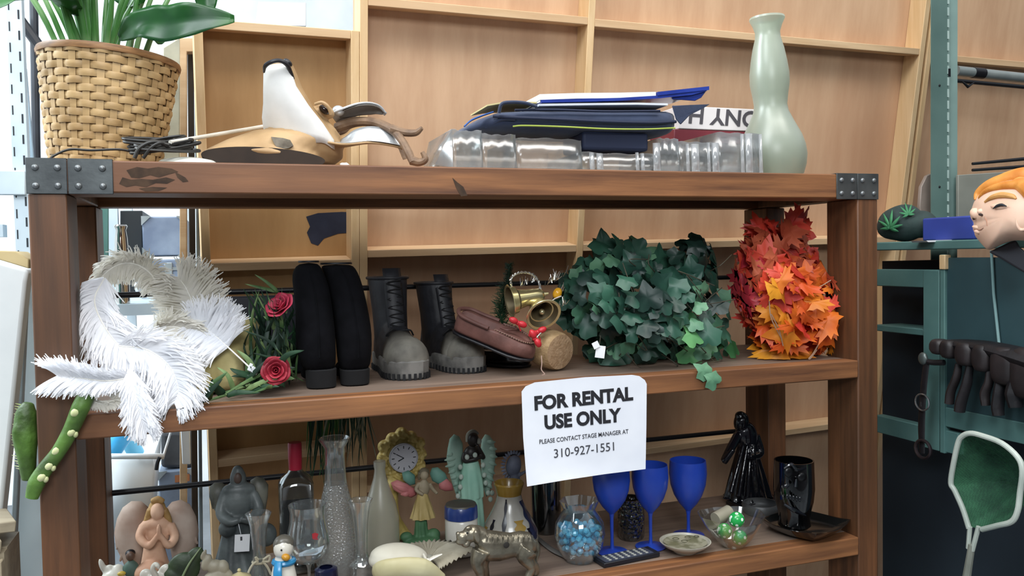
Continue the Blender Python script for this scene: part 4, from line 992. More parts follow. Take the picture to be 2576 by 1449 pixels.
M_ink = mat('black_ink', '1c1c22', rough=.7); M_ink2 = mat('grey_print', '3c3c42', rough=.7)
for body, p0, p1, cap, bold, m in (('FOR RENTAL', (1345, 1031), (1593, 1005), 33, .0017, M_ink), ('USE ONLY', (1370, 1079), (1563, 1059), 33, .0017, M_ink), ('PLEASE CONTACT STAGE MANAGER AT', (1357, 1117), (1581, 1090), 11, .0001, M_ink2), ('310-927-1551', (1394, 1152), (1545, 1133), 22, .0, M_ink2)):
    a = at(*p0, YP-.0006); b = at(*p1, YP-.0006); X = (b-a); W = X.length; X.normalize(); Yv = (at(p0[0]-cap*.05, p0[1]-cap, YP-.0006)-a); h = Yv.length; Yv = (Yv-X*Yv.dot(X)).normalized()
    o = text(body, h/.70, m, sg, a, X, Yv, bold=bold, align='LEFT')
    co = [((v.co+abspos(sg))-a).dot(X) for v in o.data.vertices]; k = W/(max(co)-min(co)); c0 = min(co)
    for v in o.data.vertices:
        q = v.co+abspos(sg)-a; d = q.dot(X); v.co = v.co+X*((d-c0)*k-d)
# ================================================================ LOWER SHELF
ZB = ZL+EPS
def pe(mb, x, y, rx, ry, Y, d=None, rz=0, nu=18, nv=12):
    c = at(x, y, Y); s = S(c); return mb.ell(c, (rx*s, (d if d is not None else min(rx, ry))*s, ry*s), rotm(0, rz, 0), nu, nv)
def pt(mb, pts, r, n=10, k=5, flat=1.0):
    P = smoothpath([at(*p) for p in pts], k); s = S(P[0]); return mb.tube(P, [q*s for q in r] if isinstance(r, (list, tuple)) else r*s, n, flat=flat)
def cone(mb, x, y0, y1, r0, r1, Y, mid=None, flute=0, n=40, dr=.8):
    """robe or skirt from row y0 (bottom) to y1 (top)"""
    b = at(x, y0, Y); s = S(b); z1 = at(x, y1, Y).z; rs = []
    for j in range(13):
        v = j/12; r = r0+(r1-r0)*v if mid is None else (r0*(1-v)**2+2*mid*v*(1-v)+r1*v*v); ring_ = []
        for k in range(n):
            t = 2*pi*k/n; q = r*s*(1+flute*(1-v)*sin(9*t+2*v)); ring_.append(V((b.x+q*cos(t), b.y+q*sin(t)*dr, b.z+(z1-b.z)*v)))
        rs.append(ring_)
    return mb.loft(rs)
def wing(name, parent, outline, Y, m, th=.006, tips=None, rows=3, sweep=0):
    """domed wing from a pixel outline with feather ridges"""
    P = [at(x, y, Y) for x, y in outline]; c = sum(P, V((0, 0, 0)))/len(P); vs = []; n = len(P)
    for k, dy in ((1.0, 0), (.8, -th*.8), (.45, -th*1.2)): vs += [c+(p-c)*k+V((0, dy, 0)) for p in P]
    vs.append(c+V((0, -th*1.35, 0))); vs += [p+V((0, .004, 0)) for p in P]
    fs = []
    for r in range(2):
        for i in range(n): j = (i+1) % n; fs.append((r*n+i, r*n+j, (r+1)*n+j, (r+1)*n+i))
    fs += [(2*n+i, 2*n+(i+1) % n, 3*n) for i in range(n)]
    fs += [(i, 3*n+1+i, 3*n+1+(i+1) % n, (i+1) % n) for i in range(n)]+[tuple(range(3*n+1, 4*n+1))]
    mb = MB().add(vs, fs)
    if tips:
        for (x0, y0, x1, y1, w) in tips:
            a = at(x0, y0, Y-.004); b = at(x1, y1, Y-.004); s = S(a); mb.tube(smoothpath([a, a.lerp(b, .5)+V((0, -.004, 0)), b], 4), [w*s*.7, w*s, w*s*.8, w*s*.25], 8, flat=.5, up=V((0, 1, 0)))
    return mb.build(name, m, parent, smooth=70)
def base_at(px, py): p = atz(px, py, ZB); return p
M_clr = glass('clear_glass', 'f8faf9', .38, .05, .05, 'e6eaea')
M_cut = glass('cut_glass', 'f8f9f8', .45, .1, .14, 'f2f5f4', bump=.9, bscale=190)
M_gold2 = mat('antique_gold', 'a28d4c', 'c9b26a', rough=.5, scale=30, bump=.4, bscale=90)

# ---- terracotta praying angel
pY = base_at(392, 1500).y
an = thing('praying_angel_figurine', 'peach terracotta angel figurine with big round wings and praying hands, far left of lower shelf', 'figurine', base_at(392, 1500))
M_ter = mat('terracotta_peach', 'b5876b', 'd3ac90', rough=.65, scale=20, bump=.2, bscale=60); M_terw = mat('wing_beige', '8f7565', 'b9a99c', rough=.7, scale=9, bump=.25, bscale=50)
L_ = [(372, 1300), (374, 1278), (355, 1262), (330, 1262), (308, 1278), (294, 1305), (287, 1340), (291, 1375), (305, 1405), (318, 1435), (332, 1460), (352, 1440), (362, 1400), (370, 1350)]
wing('wing', an, L_, pY+.03, M_terw, .014, [(345, 1350, 318, 1445, 9), (333, 1345, 302, 1412, 9), (322, 1340, 293, 1382, 8), (352, 1360, 334, 1462, 9)])
wing('wing', an, [(420, 1300), (418, 1280), (432, 1264), (455, 1258), (478, 1270), (493, 1300), (500, 1335), (494, 1375), (480, 1405), (465, 1440), (452, 1455), (438, 1430), (428, 1380)], pY+.03, M_terw, .014, [(455, 1345, 470, 1430, 9), (465, 1340, 484, 1400, 9), (474, 1335, 497, 1368, 8)])
mb = MB(); cone(mb, 392, 1505, 1370, 62, 24, pY, 34, .06); pe(mb, 395, 1345, 30, 42, pY, 22); pe(mb, 392, 1318, 36, 20, pY, 20); pe(mb, 396, 1287, 17, 22, pY-.006, 17); pe(mb, 396, 1305, 10, 12, pY)
pt(mb, [(362, 1322, pY), (352, 1352, pY-.015), (376, 1372, pY-.03), (398, 1345, pY-.035)], [12, 11, 10, 6]); pt(mb, [(428, 1320, pY), (440, 1350, pY-.015), (424, 1372, pY-.03), (402, 1345, pY-.035)], [12, 11, 10, 6])
pe(mb, 400, 1335, 6, 18, pY-.036, 6); pe(mb, 380, 1440, 40, 30, pY-.02, 30)
mb.build('body', M_ter, an, remesh=.0022, sm=3); keep(an, above(ZB+.003))
mb = MB(); pe(mb, 395, 1280, 21, 24, pY+.006, 19); pt(mb, [(378, 1280, pY-.004), (370, 1310, pY), (364, 1340, pY+.004)], [8, 9, 4]); pt(mb, [(414, 1280, pY-.004), (424, 1308, pY), (428, 1335, pY+.004)], [8, 9, 4]); pt(mb, [(380, 1262, pY), (397, 1256, pY), (412, 1263, pY)], [7, 9, 7])
mb.build('hair', mat('golden_hair', '8c6a3a', 'b38f58', rough=.6, scale=40, bump=.5, bscale=80), an, remesh=.0022, sm=2)

# ---- dark hooded angel with price tag
hY = base_at(600, 1445).y
hg = thing('hooded_angel_figurine', 'dark grey hooded angel figurine with a white price tag hanging at its front', 'figurine', base_at(600, 1445))
M_pew = mat('dark_pewter_glaze', '343a3c', '6a7170', rough=.45, scale=14, bump=.25, bscale=50); M_gw = mat('greenish_grey_wing', '45463f', '77766a', rough=.5, scale=16, bump=.2)
wing('wing', hg, [(572, 1225), (560, 1216), (540, 1215), (527, 1226), (526, 1250), (534, 1275), (550, 1298), (562, 1312), (575, 1290)], hY+.02, M_gw, .01, [(545, 1240, 552, 1298, 9), (536, 1235, 536, 1280, 7)])
wing('wing', hg, [(630, 1210), (645, 1200), (664, 1204), (675, 1220), (674, 1250), (668, 1285), (655, 1300), (636, 1290)], hY+.02, M_gw, .01, [(658, 1225, 663, 1290, 8)])
mb = MB(); cone(mb, 600, 1445, 1290, 66, 28, hY, 40, .1); pe(mb, 597, 1262, 38, 48, hY, 26); pe(mb, 600, 1232, 42, 20, hY, 22); pe(mb, 599, 1205, 20, 30, hY, 18); pe(mb, 598, 1190, 15, 20, hY)
pt(mb, [(566, 1240, hY), (556, 1290, hY-.01), (578, 1312, hY-.03), (602, 1308, hY-.035)], [13, 14, 13, 8]); pt(mb, [(636, 1240, hY), (650, 1280, hY-.01), (632, 1306, hY-.03), (606, 1306, hY-.035)], [13, 14, 13, 8]); pe(mb, 572, 1330, 22, 22, hY-.02, 14); pe(mb, 670, 1345, 26, 30, hY, 20)
mb.build('robe', M_pew, hg, remesh=.0024, sm=3)
mb = MB(); pe(mb, 598, 1203, 10, 14, hY-.014, 7); mb.build('face', mat('bronze_face', '4a3a33', '5c4a40', rough=.5, scale=20), hg)
mb = MB(); mb.box(at(609, 1366, hY-.055), (.030, .0008, .036), rotm(0, 4, 0)); t_ = mb.build('price_tag', M_paper, hg); MB().tube([at(606, 1344, hY-.055), at(600, 1318, hY-.045)], .0006, 5).build('tag_string', M_white, t_)
MB().box(at(607, 1355, hY-.0558), (.004, .0004, .008)).build('tag_mark', M_ink2, t_)

# ---- glassware, left half
def lathe_thing(name, label, cat, cx, y0, prof, m, Y=None, wall=.002, n=40, part=None, rfun=None, group=None, base=None):
    Y = base_at(cx, base or y0).y if Y is None else Y
    b, pr = axisprof(cx, y0, prof, Y); r = thing(name, label, cat, (b.x, b.y, ZB), group)
    sh = shell([(q, z) for q, z in pr], wall) if wall else [(0, pr[0][1])]+pr+[(0, pr[-1][1])]
    dz = ZB-b.z-min(z for q, z in pr)                       # stand it on the board
    MB().lathe(sh, (b.x, b.y, b.z+dz), n, rfun=rfun).build(part or 'body', m, r, smooth=50); r['ax'] = 0; del r['ax']
    return r, b, S(b)
lb_, b, s = lathe_thing('liquor_bottle', 'clear square shouldered bottle with red cap, behind the snifter glass', 'bottle', 750, 1432, [(36, 1432), (43, 1428), (43, 1215), (36, 1198), (20, 1186), (15, 1178), (14, 1165)], glass('dark_clear_glass', 'dfe3e2', .4, .05, .05, '7a7d7f'), rfun=lambda t, z: 1/max(abs(cos(t)), abs(sin(t)))**.72 if z < .19 else 1)
zc = lambda y: at(750, y, b.y).z
MB().lathe([(.0, zc(1112)), (16*s, zc(1112)), (17*s, zc(1116)), (17*s, zc(1150)), (16*s, zc(1180)), (0, zc(1180))], (b.x, b.y, 0), 28).build('cap', mat('red_foil', '8d1029', 'ab1a36', rough=.35, scale=9), lb_)
MB().box((b.x, b.y, (zc(1425)+zc(1212))/2-.02), (72*s, 72*s, (zc(1212)-zc(1425))*.72)).build('liquid', glass('grey_liquid', '8d979a', .2, .1, .25, '565f63'), lb_)
dcn, b, s = lathe_thing('glass_decanter', 'tall clear hobnail glass decanter with flared lip right of the red capped bottle', 'decanter', 850, 1440, [(40, 1440), (48, 1436), (55, 1400), (54, 1350), (46, 1300), (36, 1250), (28, 1215)], M_cut, part='hobnail_body')
zc = lambda y: at(848, y, b.y).z
MB().lathe([(28*s, zc(1216)), (26*s, zc(1195)), (24*s, zc(1150)), (25*s, zc(1125)), (36*s, zc(1108)), (38*s, zc(1102)), (36*s, zc(1100)), (24*s, zc(1122)), (22*s, zc(1150)), (24*s, zc(1195)), (26*s, zc(1216))], (b.x, b.y, 0), 36, rfun=lambda t, z: 1+.025*cos(8*t)).build('neck', M_clr, dcn)
fb, b, s = lathe_thing('frosted_bottle', 'greyish frosted long necked bottle between the decanter and the clock', 'bottle', 960, 1385, [(42, 1385), (46, 1378), (45, 1300), (38, 1265), (26, 1232), (16, 1200), (13, 1180), (15, 1172), (15, 1160), (12, 1158)], glass('frosted_bottle_glass', 'eeeee6', .3, .3, .42, 'e8e5d8'))
sn, b, s = lathe_thing('snifter_glass', 'stemmed clear snifter glass with a red mark beside the penguin figurine', 'glass', 779, 1492, [(34, 1492), (34, 1490), (5, 1484), (4, 1470), (4, 1440), (8, 1428), (34, 1418), (50, 1398), (54, 1375), (50, 1345), (44, 1318), (43, 1295), (47, 1278)], M_clr, wall=.0012, base=1482)
Ys = b.y
def onlathe(px, py, rr_, off=.0006):
    d = ray(px, py); o = CAM-V((b.x, b.y, 0)); A_ = d.x**2+d.y**2; B_ = 2*(o.x*d.x+o.y*d.y); C_ = o.x**2+o.y**2-(rr_+off)**2; D_ = B_*B_-4*A_*C_
    t = (-B_-math.sqrt(max(D_, 0)))/(2*A_); return CAM+d*t
g = [onlathe(x, y, 54*s) for x, y in ((752, 1392), (770, 1384), (800, 1378), (816, 1372), (808, 1388), (795, 1396), (752, 1400))]
MB().hull(g, [p+V((0, .0003, 0)) for p in g]).build('white_print', mat('white_print', 'b9c6cf', rough=.5), sn)
g = [onlathe(x, y, 50*s) for x, y in ((785, 1343), (793, 1340), (801, 1343), (798, 1352), (801, 1358), (790, 1358), (786, 1355))]
MB().hull(g, [p+V((0, .0003, 0)) for p in g]).build('red_print', mat('red_print', 'b03038', rough=.5), sn)
def budvase(label, cx, y0, prof):
    return lathe_thing('bud_vase', label, 'vase', cx, y0, prof, M_clr, wall=.0022, n=24, rfun=lambda t, z: 1+.04*cos(8*t), group='clear glass bud vases')
bv1, b, s = budvase('clear glass bud vase with cream ribbon tied round its stem', 655, 1480, [(30, 1478), (32, 1470), (22, 1440), (17, 1415), (15, 1385), (17, 1350), (22, 1315), (29, 1295), (31, 1287)])
mb = MB(); P = [V((b.x+17*s*cos(2*pi*k/20), b.y+17*s*sin(2*pi*k/20), at(655, 1412, b.y).z)) for k in range(21)]; mb.tube(P, .0025, 6)
for q in ([(650, 1410), (636, 1420), (625, 1440), (622, 1460)], [(660, 1412), (672, 1425), (682, 1445)], [(650, 1408), (643, 1402), (648, 1415)], [(662, 1408), (678, 1398), (676, 1412), (660, 1412)]): pt(mb, [(x, y, b.y-.02) for x, y in q], 3.2, 6)
mb.build('ribbon', mat('cream_ribbon', 'b3aa92', 'cfc7b1', rough=.8, scale=20), bv1)
budvase('clear glass bud vase with flared lip in front of the frosted bottle', 912, 1468, [(30, 1466), (34, 1452), (30, 1430), (32, 1418), (18, 1405), (14, 1385), (15, 1345), (18, 1305), (24, 1270), (29, 1258), (30, 1254)])

# ---- penguin figurine, navy cup
qY = base_at(715, 1530).y
pn = thing('penguin_figurine', 'small white penguin figurine with grey cap, orange beak and blue scarf', 'figurine', base_at(715, 1500))
M_wg = mat('white_glaze', 'cfcabd', 'dcd8cc', rough=.25, scale=6, coat=.3)
mb = MB(); pe(mb, 713, 1380, 25, 27, qY, 24); cone(mb, 716, 1528, 1400, 34, 20, qY, 40); mb.build('body', M_wg, pn, remesh=.0018, sm=3)
mb = MB(); c = at(714, 1378, qY); s = S(c); mb.ell(c+V((0, .004, .006)), (26*s, 24*s, 24*s)); mb.build('cap', mat('grey_glaze', '5c584f', '6c685e', rough=.3, scale=8), pn)
mb = MB(); pe(mb, 719, 1402, 11, 9, qY-.020, 10, 20); mb.build('beak', mat('orange_glaze', 'b07c1e', 'c99330', rough=.3), pn)
mb = MB(); pe(mb, 708, 1384, 2.4, 2.6, qY-.0185, 2); mb.build('eye', M_black, pn)
mb = MB(); c = at(714, 1412, qY); s = S(c); mb.tube([c+V((23*s*cos(2*pi*k/20), 21*s*sin(2*pi*k/20), 0)) for k in range(21)], .006, 8); pt(mb, [(700, 1415, qY-.02), (698, 1440, qY-.027), (700, 1475, qY-.03)], [9, 11, 11], flat=.5); mb.build('scarf', mat('blue_glaze', '2678a8', '3a93c2', rough=.25, scale=9), pn)
nc, b, s = lathe_thing('navy_cup', 'dark navy glass cup between the snifter and the second bud vase', 'cup', 822, 1500, [(24, 1498), (28, 1480), (30, 1450), (28, 1428), (20, 1424)], mat('navy_glass', '10142c', '181d3d', rough=.2, coat=.4, scale=6), wall=.003)

# ---- small porcelain things at the bottom left
def knot(name, label, cat, base, blobs, m, re=.002, parts=()):
    r = thing(name, label, cat, base_at(*base)); Y = base_at(*base).y; mb = MB()
    for (x, y, rx, ry, d, rz) in blobs: pe(mb, x, y, rx, ry, Y-.001*0, d, rz)
    keep(mb.build('body', m, r, remesh=re, sm=2), above(ZB+.0025)); return r, Y
M_por = mat('white_porcelain', 'bcb8aa', 'd6d2c6', rough=.35, scale=10, coat=.2)
fl1, Y = knot('porcelain_flower', 'white porcelain petals at the foot of the left post', 'ornament', (285, 1520), [(258, 1425, 7, 22, 6, -18), (274, 1438, 14, 18, 10, 10), (296, 1435, 16, 16, 12, 0), (290, 1460, 34, 34, 28, 0), (288, 1495, 36, 28, 30, 0)], M_por)
mb = MB(); pe(mb, 306, 1443, 10, 6, Y-.02, 6); mb.build('stamen', mat('yellow_glaze', 'b59a3c', rough=.4), fl1)
boy, Y = knot('boy_figurine', 'tiny dark haired boy figurine in a green shirt by the praying angel', 'figurine', (330, 1515), [(330, 1435, 20, 26, 14, 0), (330, 1475, 22, 40, 16, 0), (312, 1440, 7, 22, 7, 12), (349, 1440, 7, 22, 7, -12), (329, 1410, 6, 8, 6, 0)], mat('green_shirt', '33483f', '4f6a5e', rough=.6, scale=14))
mb = MB(); pe(mb, 328, 1398, 11, 13, Y-.003, 11); mb.build('head', mat('brown_skin_glaze', '4f3a2c', '62493a', rough=.5), boy); mb = MB(); pe(mb, 328, 1392, 12, 10, Y, 11); mb.build('hair', M_black, boy)
lf, Y = knot('leaf_ornament', 'dark green leaf shaped ornament in front of the praying angel', 'ornament', (465, 1520), [(462, 1430, 40, 42, 14, 25), (490, 1400, 20, 26, 10, 40), (438, 1460, 34, 40, 16, -10), (470, 1490, 44, 30, 24, 0)], mat('green_leaf_glaze', '1f2c1c', '36472b', rough=.5, scale=20, bump=.3))
mb = MB(); pt(mb, [(505, 1378, Y-.014), (475, 1420, Y-.02), (450, 1470, Y-.025)], [1.5, 2.5, 3]); mb.build('midrib', mat('pale_leaf_rib', '6c7a55', rough=.5), lf)
sw, Y = knot('swan_ornament', 'white porcelain swan below the praying angel', 'ornament', (395, 1530), [(392, 1465, 34, 26, 24, 0), (414, 1440, 16, 22, 8, 20), (368, 1448, 16, 18, 8, -20), (395, 1500, 30, 28, 24, 0)], M_por)
mb = MB(); pt(mb, [(392, 1450, Y-.02), (384, 1432, Y-.025), (390, 1420, Y-.026), (397, 1424, Y-.03), (399, 1431, Y-.032)], [8, 6, 6, 6, 2]); mb.build('neck', M_por, sw)
bf, Y = knot('beige_flower', 'beige ceramic blossoms between leaf ornament and bud vase', 'ornament', (545, 1520), [(520, 1415, 12, 22, 10, 20), (540, 1425, 20, 18, 14, 0), (560, 1428, 16, 20, 14, 0), (572, 1448, 14, 18, 12, -20), (545, 1470, 38, 38, 28, 0), (512, 1395, 6, 14, 5, 30)], mat('beige_glaze', '7f7765', 'a19a86', rough=.5, scale=12))
cp, b, s = lathe_thing('lidded_pot', 'little cream lidded pot cut by the lower edge, left of the ribboned bud vase', 'pot', 604, 1515, [(22, 1513), (30, 1490), (32, 1460), (28, 1448), (10, 1440), (3, 1436), (5, 1432), (3, 1428)], mat('cream_pot_glaze', 'b5a777', 'c9bc92', rough=.35, scale=9), wall=0)

# ---- flower clock and fairy
cY = base_at(1010, 1362).y+.02
ck = thing('flower_clock', 'small round clock in a golden flower frame, behind the fairy figurine', 'clock', (at(1012, 1300, cY).x, cY, ZB))
cc = at(1012, 1148, cY); s = S(cc); mb = MB()
for k in range(12):
    a = 2*pi*k/12; r = 50*s*(1+.08*(k % 2)); mb.ell(cc+V((r*cos(a)*.95, .004, r*sin(a)*1.05)), (17*s, 11*s, 17*s), nu=12, nv=8)
    for j in range(5):
        b_ = 2*pi*j/5; mb.ell(cc+V((r*cos(a)*.95+10*s*cos(b_), -.006, r*sin(a)*1.05+10*s*sin(b_))), 5*s, nu=8, nv=6)
mb.lathe([(0, -12*s), (46*s, -12*s), (46*s, 8*s), (0, 10*s)], cc+V((0, .006, 0)), 32, basis(V((1, 0, 0)), V((0, 0, 1)), V((0, -1, 0))))
pt(mb, [(1000, 1205, cY), (985, 1235, cY), (990, 1300, cY), (1015, 1355, cY)], [22, 18, 16, 24])
keep(mb.build('frame', M_gold2, ck, remesh=.0022, sm=2), above(ZB+.0025))
dM = basis(V((1, 0, 0)), V((0, 0, 1)), V((0, -1, 0)))
MB().lathe([(0, .0), (33*s, 0), (34.5*s, -.002), (36*s, .001), (36*s, -.01)], cc+V((0, -.018, 0)), 40, dM).build('dial', mat('dial_white', 'b5b5bc', 'c6c6cb', rough=.5, scale=6), ck)
mb = MB()
for k in range(12):
    a = pi/2-2*pi*k/12; mb.box(cc+V((27*s*cos(a), -.0186, 27*s*sin(a))), (2.0*s, .0004, 7*s), rotm(0, 90-math.degrees(a), 0))
mb.build('hour_marks', M_ink, ck)
for a, l, w in ((205, 16, 2.4), (150, 22, 1.8)):
    a = radians(a); MB().box(cc+V((l/2*s*cos(a), -.0190, l/2*s*sin(a))), (l*s, .0005, w*s), rotm(0, -math.degrees(a), 0)).build('hand', M_ink, ck)
fY = base_at(1062, 1362).y-.02
fy = thing('fairy_figurine', 'fairy figurine in a yellow skirt with pink and teal wings, before the clock', 'figurine', (at(1062, 1350, fY).x, fY, ZB))
M_pk = mat('fairy_pink', 'a95c5e', 'cb8280', rough=.6, scale=14); M_tl = mat('fairy_teal', '4d7a6d', '6b988a', rough=.6, scale=14); M_ys = mat('fairy_yellow', 'b09a60', 'cfb97e', rough=.6, scale=14, bump=.2); M_gn = mat('fairy_green', '3f6647', '5c8a60', rough=.6, scale=16, bump=.3)
w1 = wing('wing', fy, [(1048, 1245), (1035, 1252), (1010, 1245), (990, 1232), (984, 1215), (1000, 1208), (1025, 1218), (1048, 1232)], fY+.012, M_pk, .006, [(1030, 1235, 990, 1220, 8), (1030, 1240, 1008, 1244, 7)])
wing('wing_tip', w1, [(1045, 1218), (1030, 1222), (1015, 1208), (1012, 1190), (1028, 1184), (1044, 1195)], fY+.016, M_tl, .006)
w2 = wing('wing', fy, [(1088, 1210), (1082, 1192), (1088, 1178), (1102, 1176), (1120, 1190), (1128, 1208), (1110, 1222)], fY+.016, M_tl, .006)
wing('wing_tip', w2, [(1104, 1214), (1122, 1202), (1138, 1218), (1140, 1234), (1120, 1236), (1106, 1230)], fY+.013, M_pk, .006)
mb = MB(); pe(mb, 1067, 1195, 11, 13, fY, 10); pe(mb, 1066, 1228, 15, 22, fY, 11); pt(mb, [(1055, 1215, fY), (1047, 1232, fY-.008), (1065, 1245, fY-.014)], [5, 5, 4]); pt(mb, [(1080, 1216, fY), (1090, 1232, fY), (1100, 1242, fY-.01)], [5, 5, 4]); pe(mb, 1067, 1210, 6, 8, fY)
mb.build('body', mat('fairy_skin', '8d8068', 'a3967d', rough=.6, scale=14), fy, remesh=.0016, sm=2)
mb = MB(); pe(mb, 1067, 1188, 13, 12, fY+.004, 11); pt(mb, [(1056, 1188, fY), (1054, 1208, fY+.004)], [5, 3]); mb.build('hair', mat('fairy_hair', '5f5644', '7a6f58', rough=.6, scale=30), fy, remesh=.0016, sm=2)
mb = MB(); cone(mb, 1064, 1302, 1240, 30, 12, fY, 22, .12); mb.build('skirt', M_ys, fy)
mb = MB(); cone(mb, 1060, 1352, 1294, 17, 14, fY, 16, .2); pe(mb, 1060, 1358, 48, 12, fY, 34); pe(mb, 1090, 1345, 18, 16, fY, 14); pe(mb, 1022, 1350, 16, 12, fY, 12); mb.build('base', M_gn, fy, remesh=.0022, sm=2)

# ---- mint winged angel
mY = base_at(1185, 1338).y
ma = thing('mint_angel_figurine', 'mint green robed angel figurine with dark skin and scalloped wings, behind the blue lidded jar', 'figurine', base_at(1185, 1338))
M_mint = mat('mint_glaze', '8ec0ab', 'b3dcc8', rough=.5, scale=10, bump=.12); M_mw = mat('mint_wing', '7c9d8e', 'a5c2b2', rough=.6, scale=12, bump=.15); M_drk = mat('dark_skin_glaze', '1b1716', '2c2523', rough=.45, scale=14)
tl = [(1150, 1150, 1118, 1158, 6), (1148, 1165, 1120, 1174, 6), (1148, 1180, 1128, 1190, 6), (1150, 1195, 1134, 1204, 6), (1152, 1210, 1140, 1222, 6), (1152, 1225, 1146, 1240, 6), (1140, 1140, 1124, 1146, 5)]
wing('wing', ma, [(1165, 1150), (1164, 1115), (1155, 1098), (1143, 1093), (1132, 1105), (1127, 1130), (1124, 1155), (1130, 1185), (1138, 1215), (1148, 1245), (1160, 1240), (1164, 1200)], mY+.016, M_mw, .006, tl)
tr = [(1225, 1112, 1246, 1112, 6), (1228, 1128, 1250, 1130, 6), (1228, 1145, 1251, 1150, 6), (1226, 1160, 1249, 1170, 6), (1224, 1178, 1245, 1192, 6), (1222, 1195, 1242, 1210, 6), (1220, 1212, 1238, 1228, 6)]
wing('wing', ma, [(1210, 1140), (1212, 1108), (1222, 1093), (1232, 1096), (1242, 1110), (1247, 1140), (1245, 1170), (1240, 1205), (1234, 1235), (1224, 1250), (1214, 1220)], mY+.016, M_mw, .006, tr)
mb = MB(); cone(mb, 1187, 1338, 1185, 34, 22, mY, 32, .07); cone(mb, 1186, 1250, 1160, 31, 19, mY, 34, .08); mb.build('robe', M_mint, ma, remesh=.0018, sm=2)
mb = MB(); pe(mb, 1190, 1106, 15, 18, mY-.004, 14); pe(mb, 1186, 1140, 20, 20, mY, 14); pe(mb, 1188, 1125, 7, 10, mY); pt(mb, [(1170, 1140, mY), (1168, 1158, mY-.01), (1190, 1156, mY-.02), (1212, 1148, mY-.016)], [7, 7, 6, 5]); pt(mb, [(1206, 1138, mY), (1215, 1150, mY-.008), (1206, 1130, mY-.018), (1200, 1118, mY-.02)], [7, 7, 5, 4]); mb.build('body', M_drk, ma, remesh=.0016, sm=2)
mb = MB(); pt(mb, [(1176, 1112, mY), (1178, 1094, mY), (1190, 1085, mY), (1203, 1092, mY)], [5, 6, 6, 4]); pe(mb, 1205, 1110, 7, 9, mY-.012, 6); mb.build('flower_wreath', mat('grey_blossom', '8b8b80', 'a9a99d', rough=.7, scale=30), ma, remesh=.0016, sm=1)
mb = MB()
for (x, y) in ((1175, 1150), (1195, 1145), (1158, 1175), (1160, 1200), (1158, 1225), (1152, 1248), (1215, 1170), (1218, 1195), (1222, 1215), (1228, 1240), (1238, 1240), (1234, 1256)): pe(mb, x, y, 6, 7, mY-.02, 5)
mb.build('lace_trim', mat('pale_lace', '9fb0a4', 'bfcabf', rough=.7, scale=30), ma)

# ---- blue-banded jar, drip vase, grey cherub, pewter dog
jr, b, s = lathe_thing('ceramic_jar', 'white ceramic jar with a royal blue glazed collar and dull grey top', 'jar', 1162, 1392, [(34, 1390), (40, 1384), (41, 1340), (41, 1304), (38, 1300)], M_wg, wall=.003)
zc = lambda y: at(1162, y, b.y).z
MB().lathe([(38*s, zc(1302)), (42*s, zc(1300)), (42*s, zc(1290)), (41*s, zc(1272)), (38*s, zc(1268))], (b.x, b.y, 0), 40, rfun=lambda t, z: 1+.012*sin(9*t)).build('collar', mat('royal_blue_glaze', '1f3674', '314b92', rough=.3, scale=14, coat=.3), jr)
MB().lathe([(40*s, zc(1272)), (38*s, zc(1266)), (22*s, zc(1262)), (0, zc(1261))], (b.x, b.y, 0), 40).build('lid', mat('dull_lid', '55524a', '6c6a62', rough=.5, metal=.3, scale=9), jr)
vs_, b, s = lathe_thing('drip_glaze_vase', 'cream pottery vase with black and mustard drips, right of the blue collared jar', 'vase', 1283, 1372, [(64, 1370), (72, 1350), (70, 1330), (58, 1305), (44, 1280), (34, 1258), (30, 1240), (34, 1226)], mat('cream_glaze', '99958c', 'b9b4a8', rough=.25, scale=10, coat=.4), wall=.003)
prof = [(s*hw, at(1283, y, b.y).z) for hw, y in [(72, 1350), (70, 1330), (58, 1305), (44, 1280), (34, 1258), (30, 1240)]]
def strip(a0, a1, lo, hi, m, name, wob):
    mb = MB(); vs = []; n = 6; pr = []
    for j in range(21):
        t = lo+(hi-lo)*j/20; k = min(int(t), len(prof)-2); f = t-k; pr.append((prof[k][0]*(1-f)+prof[k+1][0]*f+.0007, prof[k][1]*(1-f)+prof[k+1][1]*f))
    for j, (r, z) in enumerate(pr):
        w = .75+.25*sin(j*.9+wob)+(-.5 if j == 0 else 0)
        for i in range(n+1):
            a = radians((a0+a1)/2+(a1-a0)*(i/n-.5)*w); vs.append((b.x+r*cos(a), b.y+r*sin(a), z))
    mb.add(vs, [(j*(n+1)+i, j*(n+1)+i+1, (j+1)*(n+1)+i+1, (j+1)*(n+1)+i) for j in range(20) for i in range(n)]); mb.build(name, m, vs_)
M_bd = mat('black_drip', '14131a', '1f1d26', rough=.2, coat=.4); M_md = mat('mustard_drip', '8a6b26', 'a98a3e', rough=.3, coat=.3, scale=12); M_nd = mat('navy_drip', '20253c', '2b3150', rough=.25, coat=.3)
for a0, a1, lo, hi, m, n_, w in ((232, 244, .3, 4.6, M_bd, 'black_drip', 0), (200, 212, .1, 2.4, M_bd, 'black_drip', 1), (262, 292, .3, 2.4, M_md, 'mustard_drip', 2), (298, 330, .2, 4.2, M_nd, 'navy_drip', 3), (175, 196, .2, 1.6, M_md, 'mustard_drip', 1), (292, 303, .0, 1.6, M_bd, 'black_drip', 2)): strip(a0, a1, lo, hi, m, n_, w)
zc = lambda y: at(1283, y, b.y).z
MB().lathe([(30*s, zc(1244)), (34*s, zc(1228)), (38*s, zc(1216)), (36*s, zc(1212)), (28*s, zc(1226)), (25*s, zc(1244))], (b.x, b.y, 0), 40).build('rim', M_md, vs_)
gY = base_at(1296, 1335).y
gc = thing('cherub_figurine', 'small bluish grey feathered figurine half hidden by the paper sign', 'figurine', base_at(1296, 1335))
M_bg = mat('blue_grey_glaze', '4b5060', '767c8e', rough=.6, scale=20, bump=.4, bscale=70)
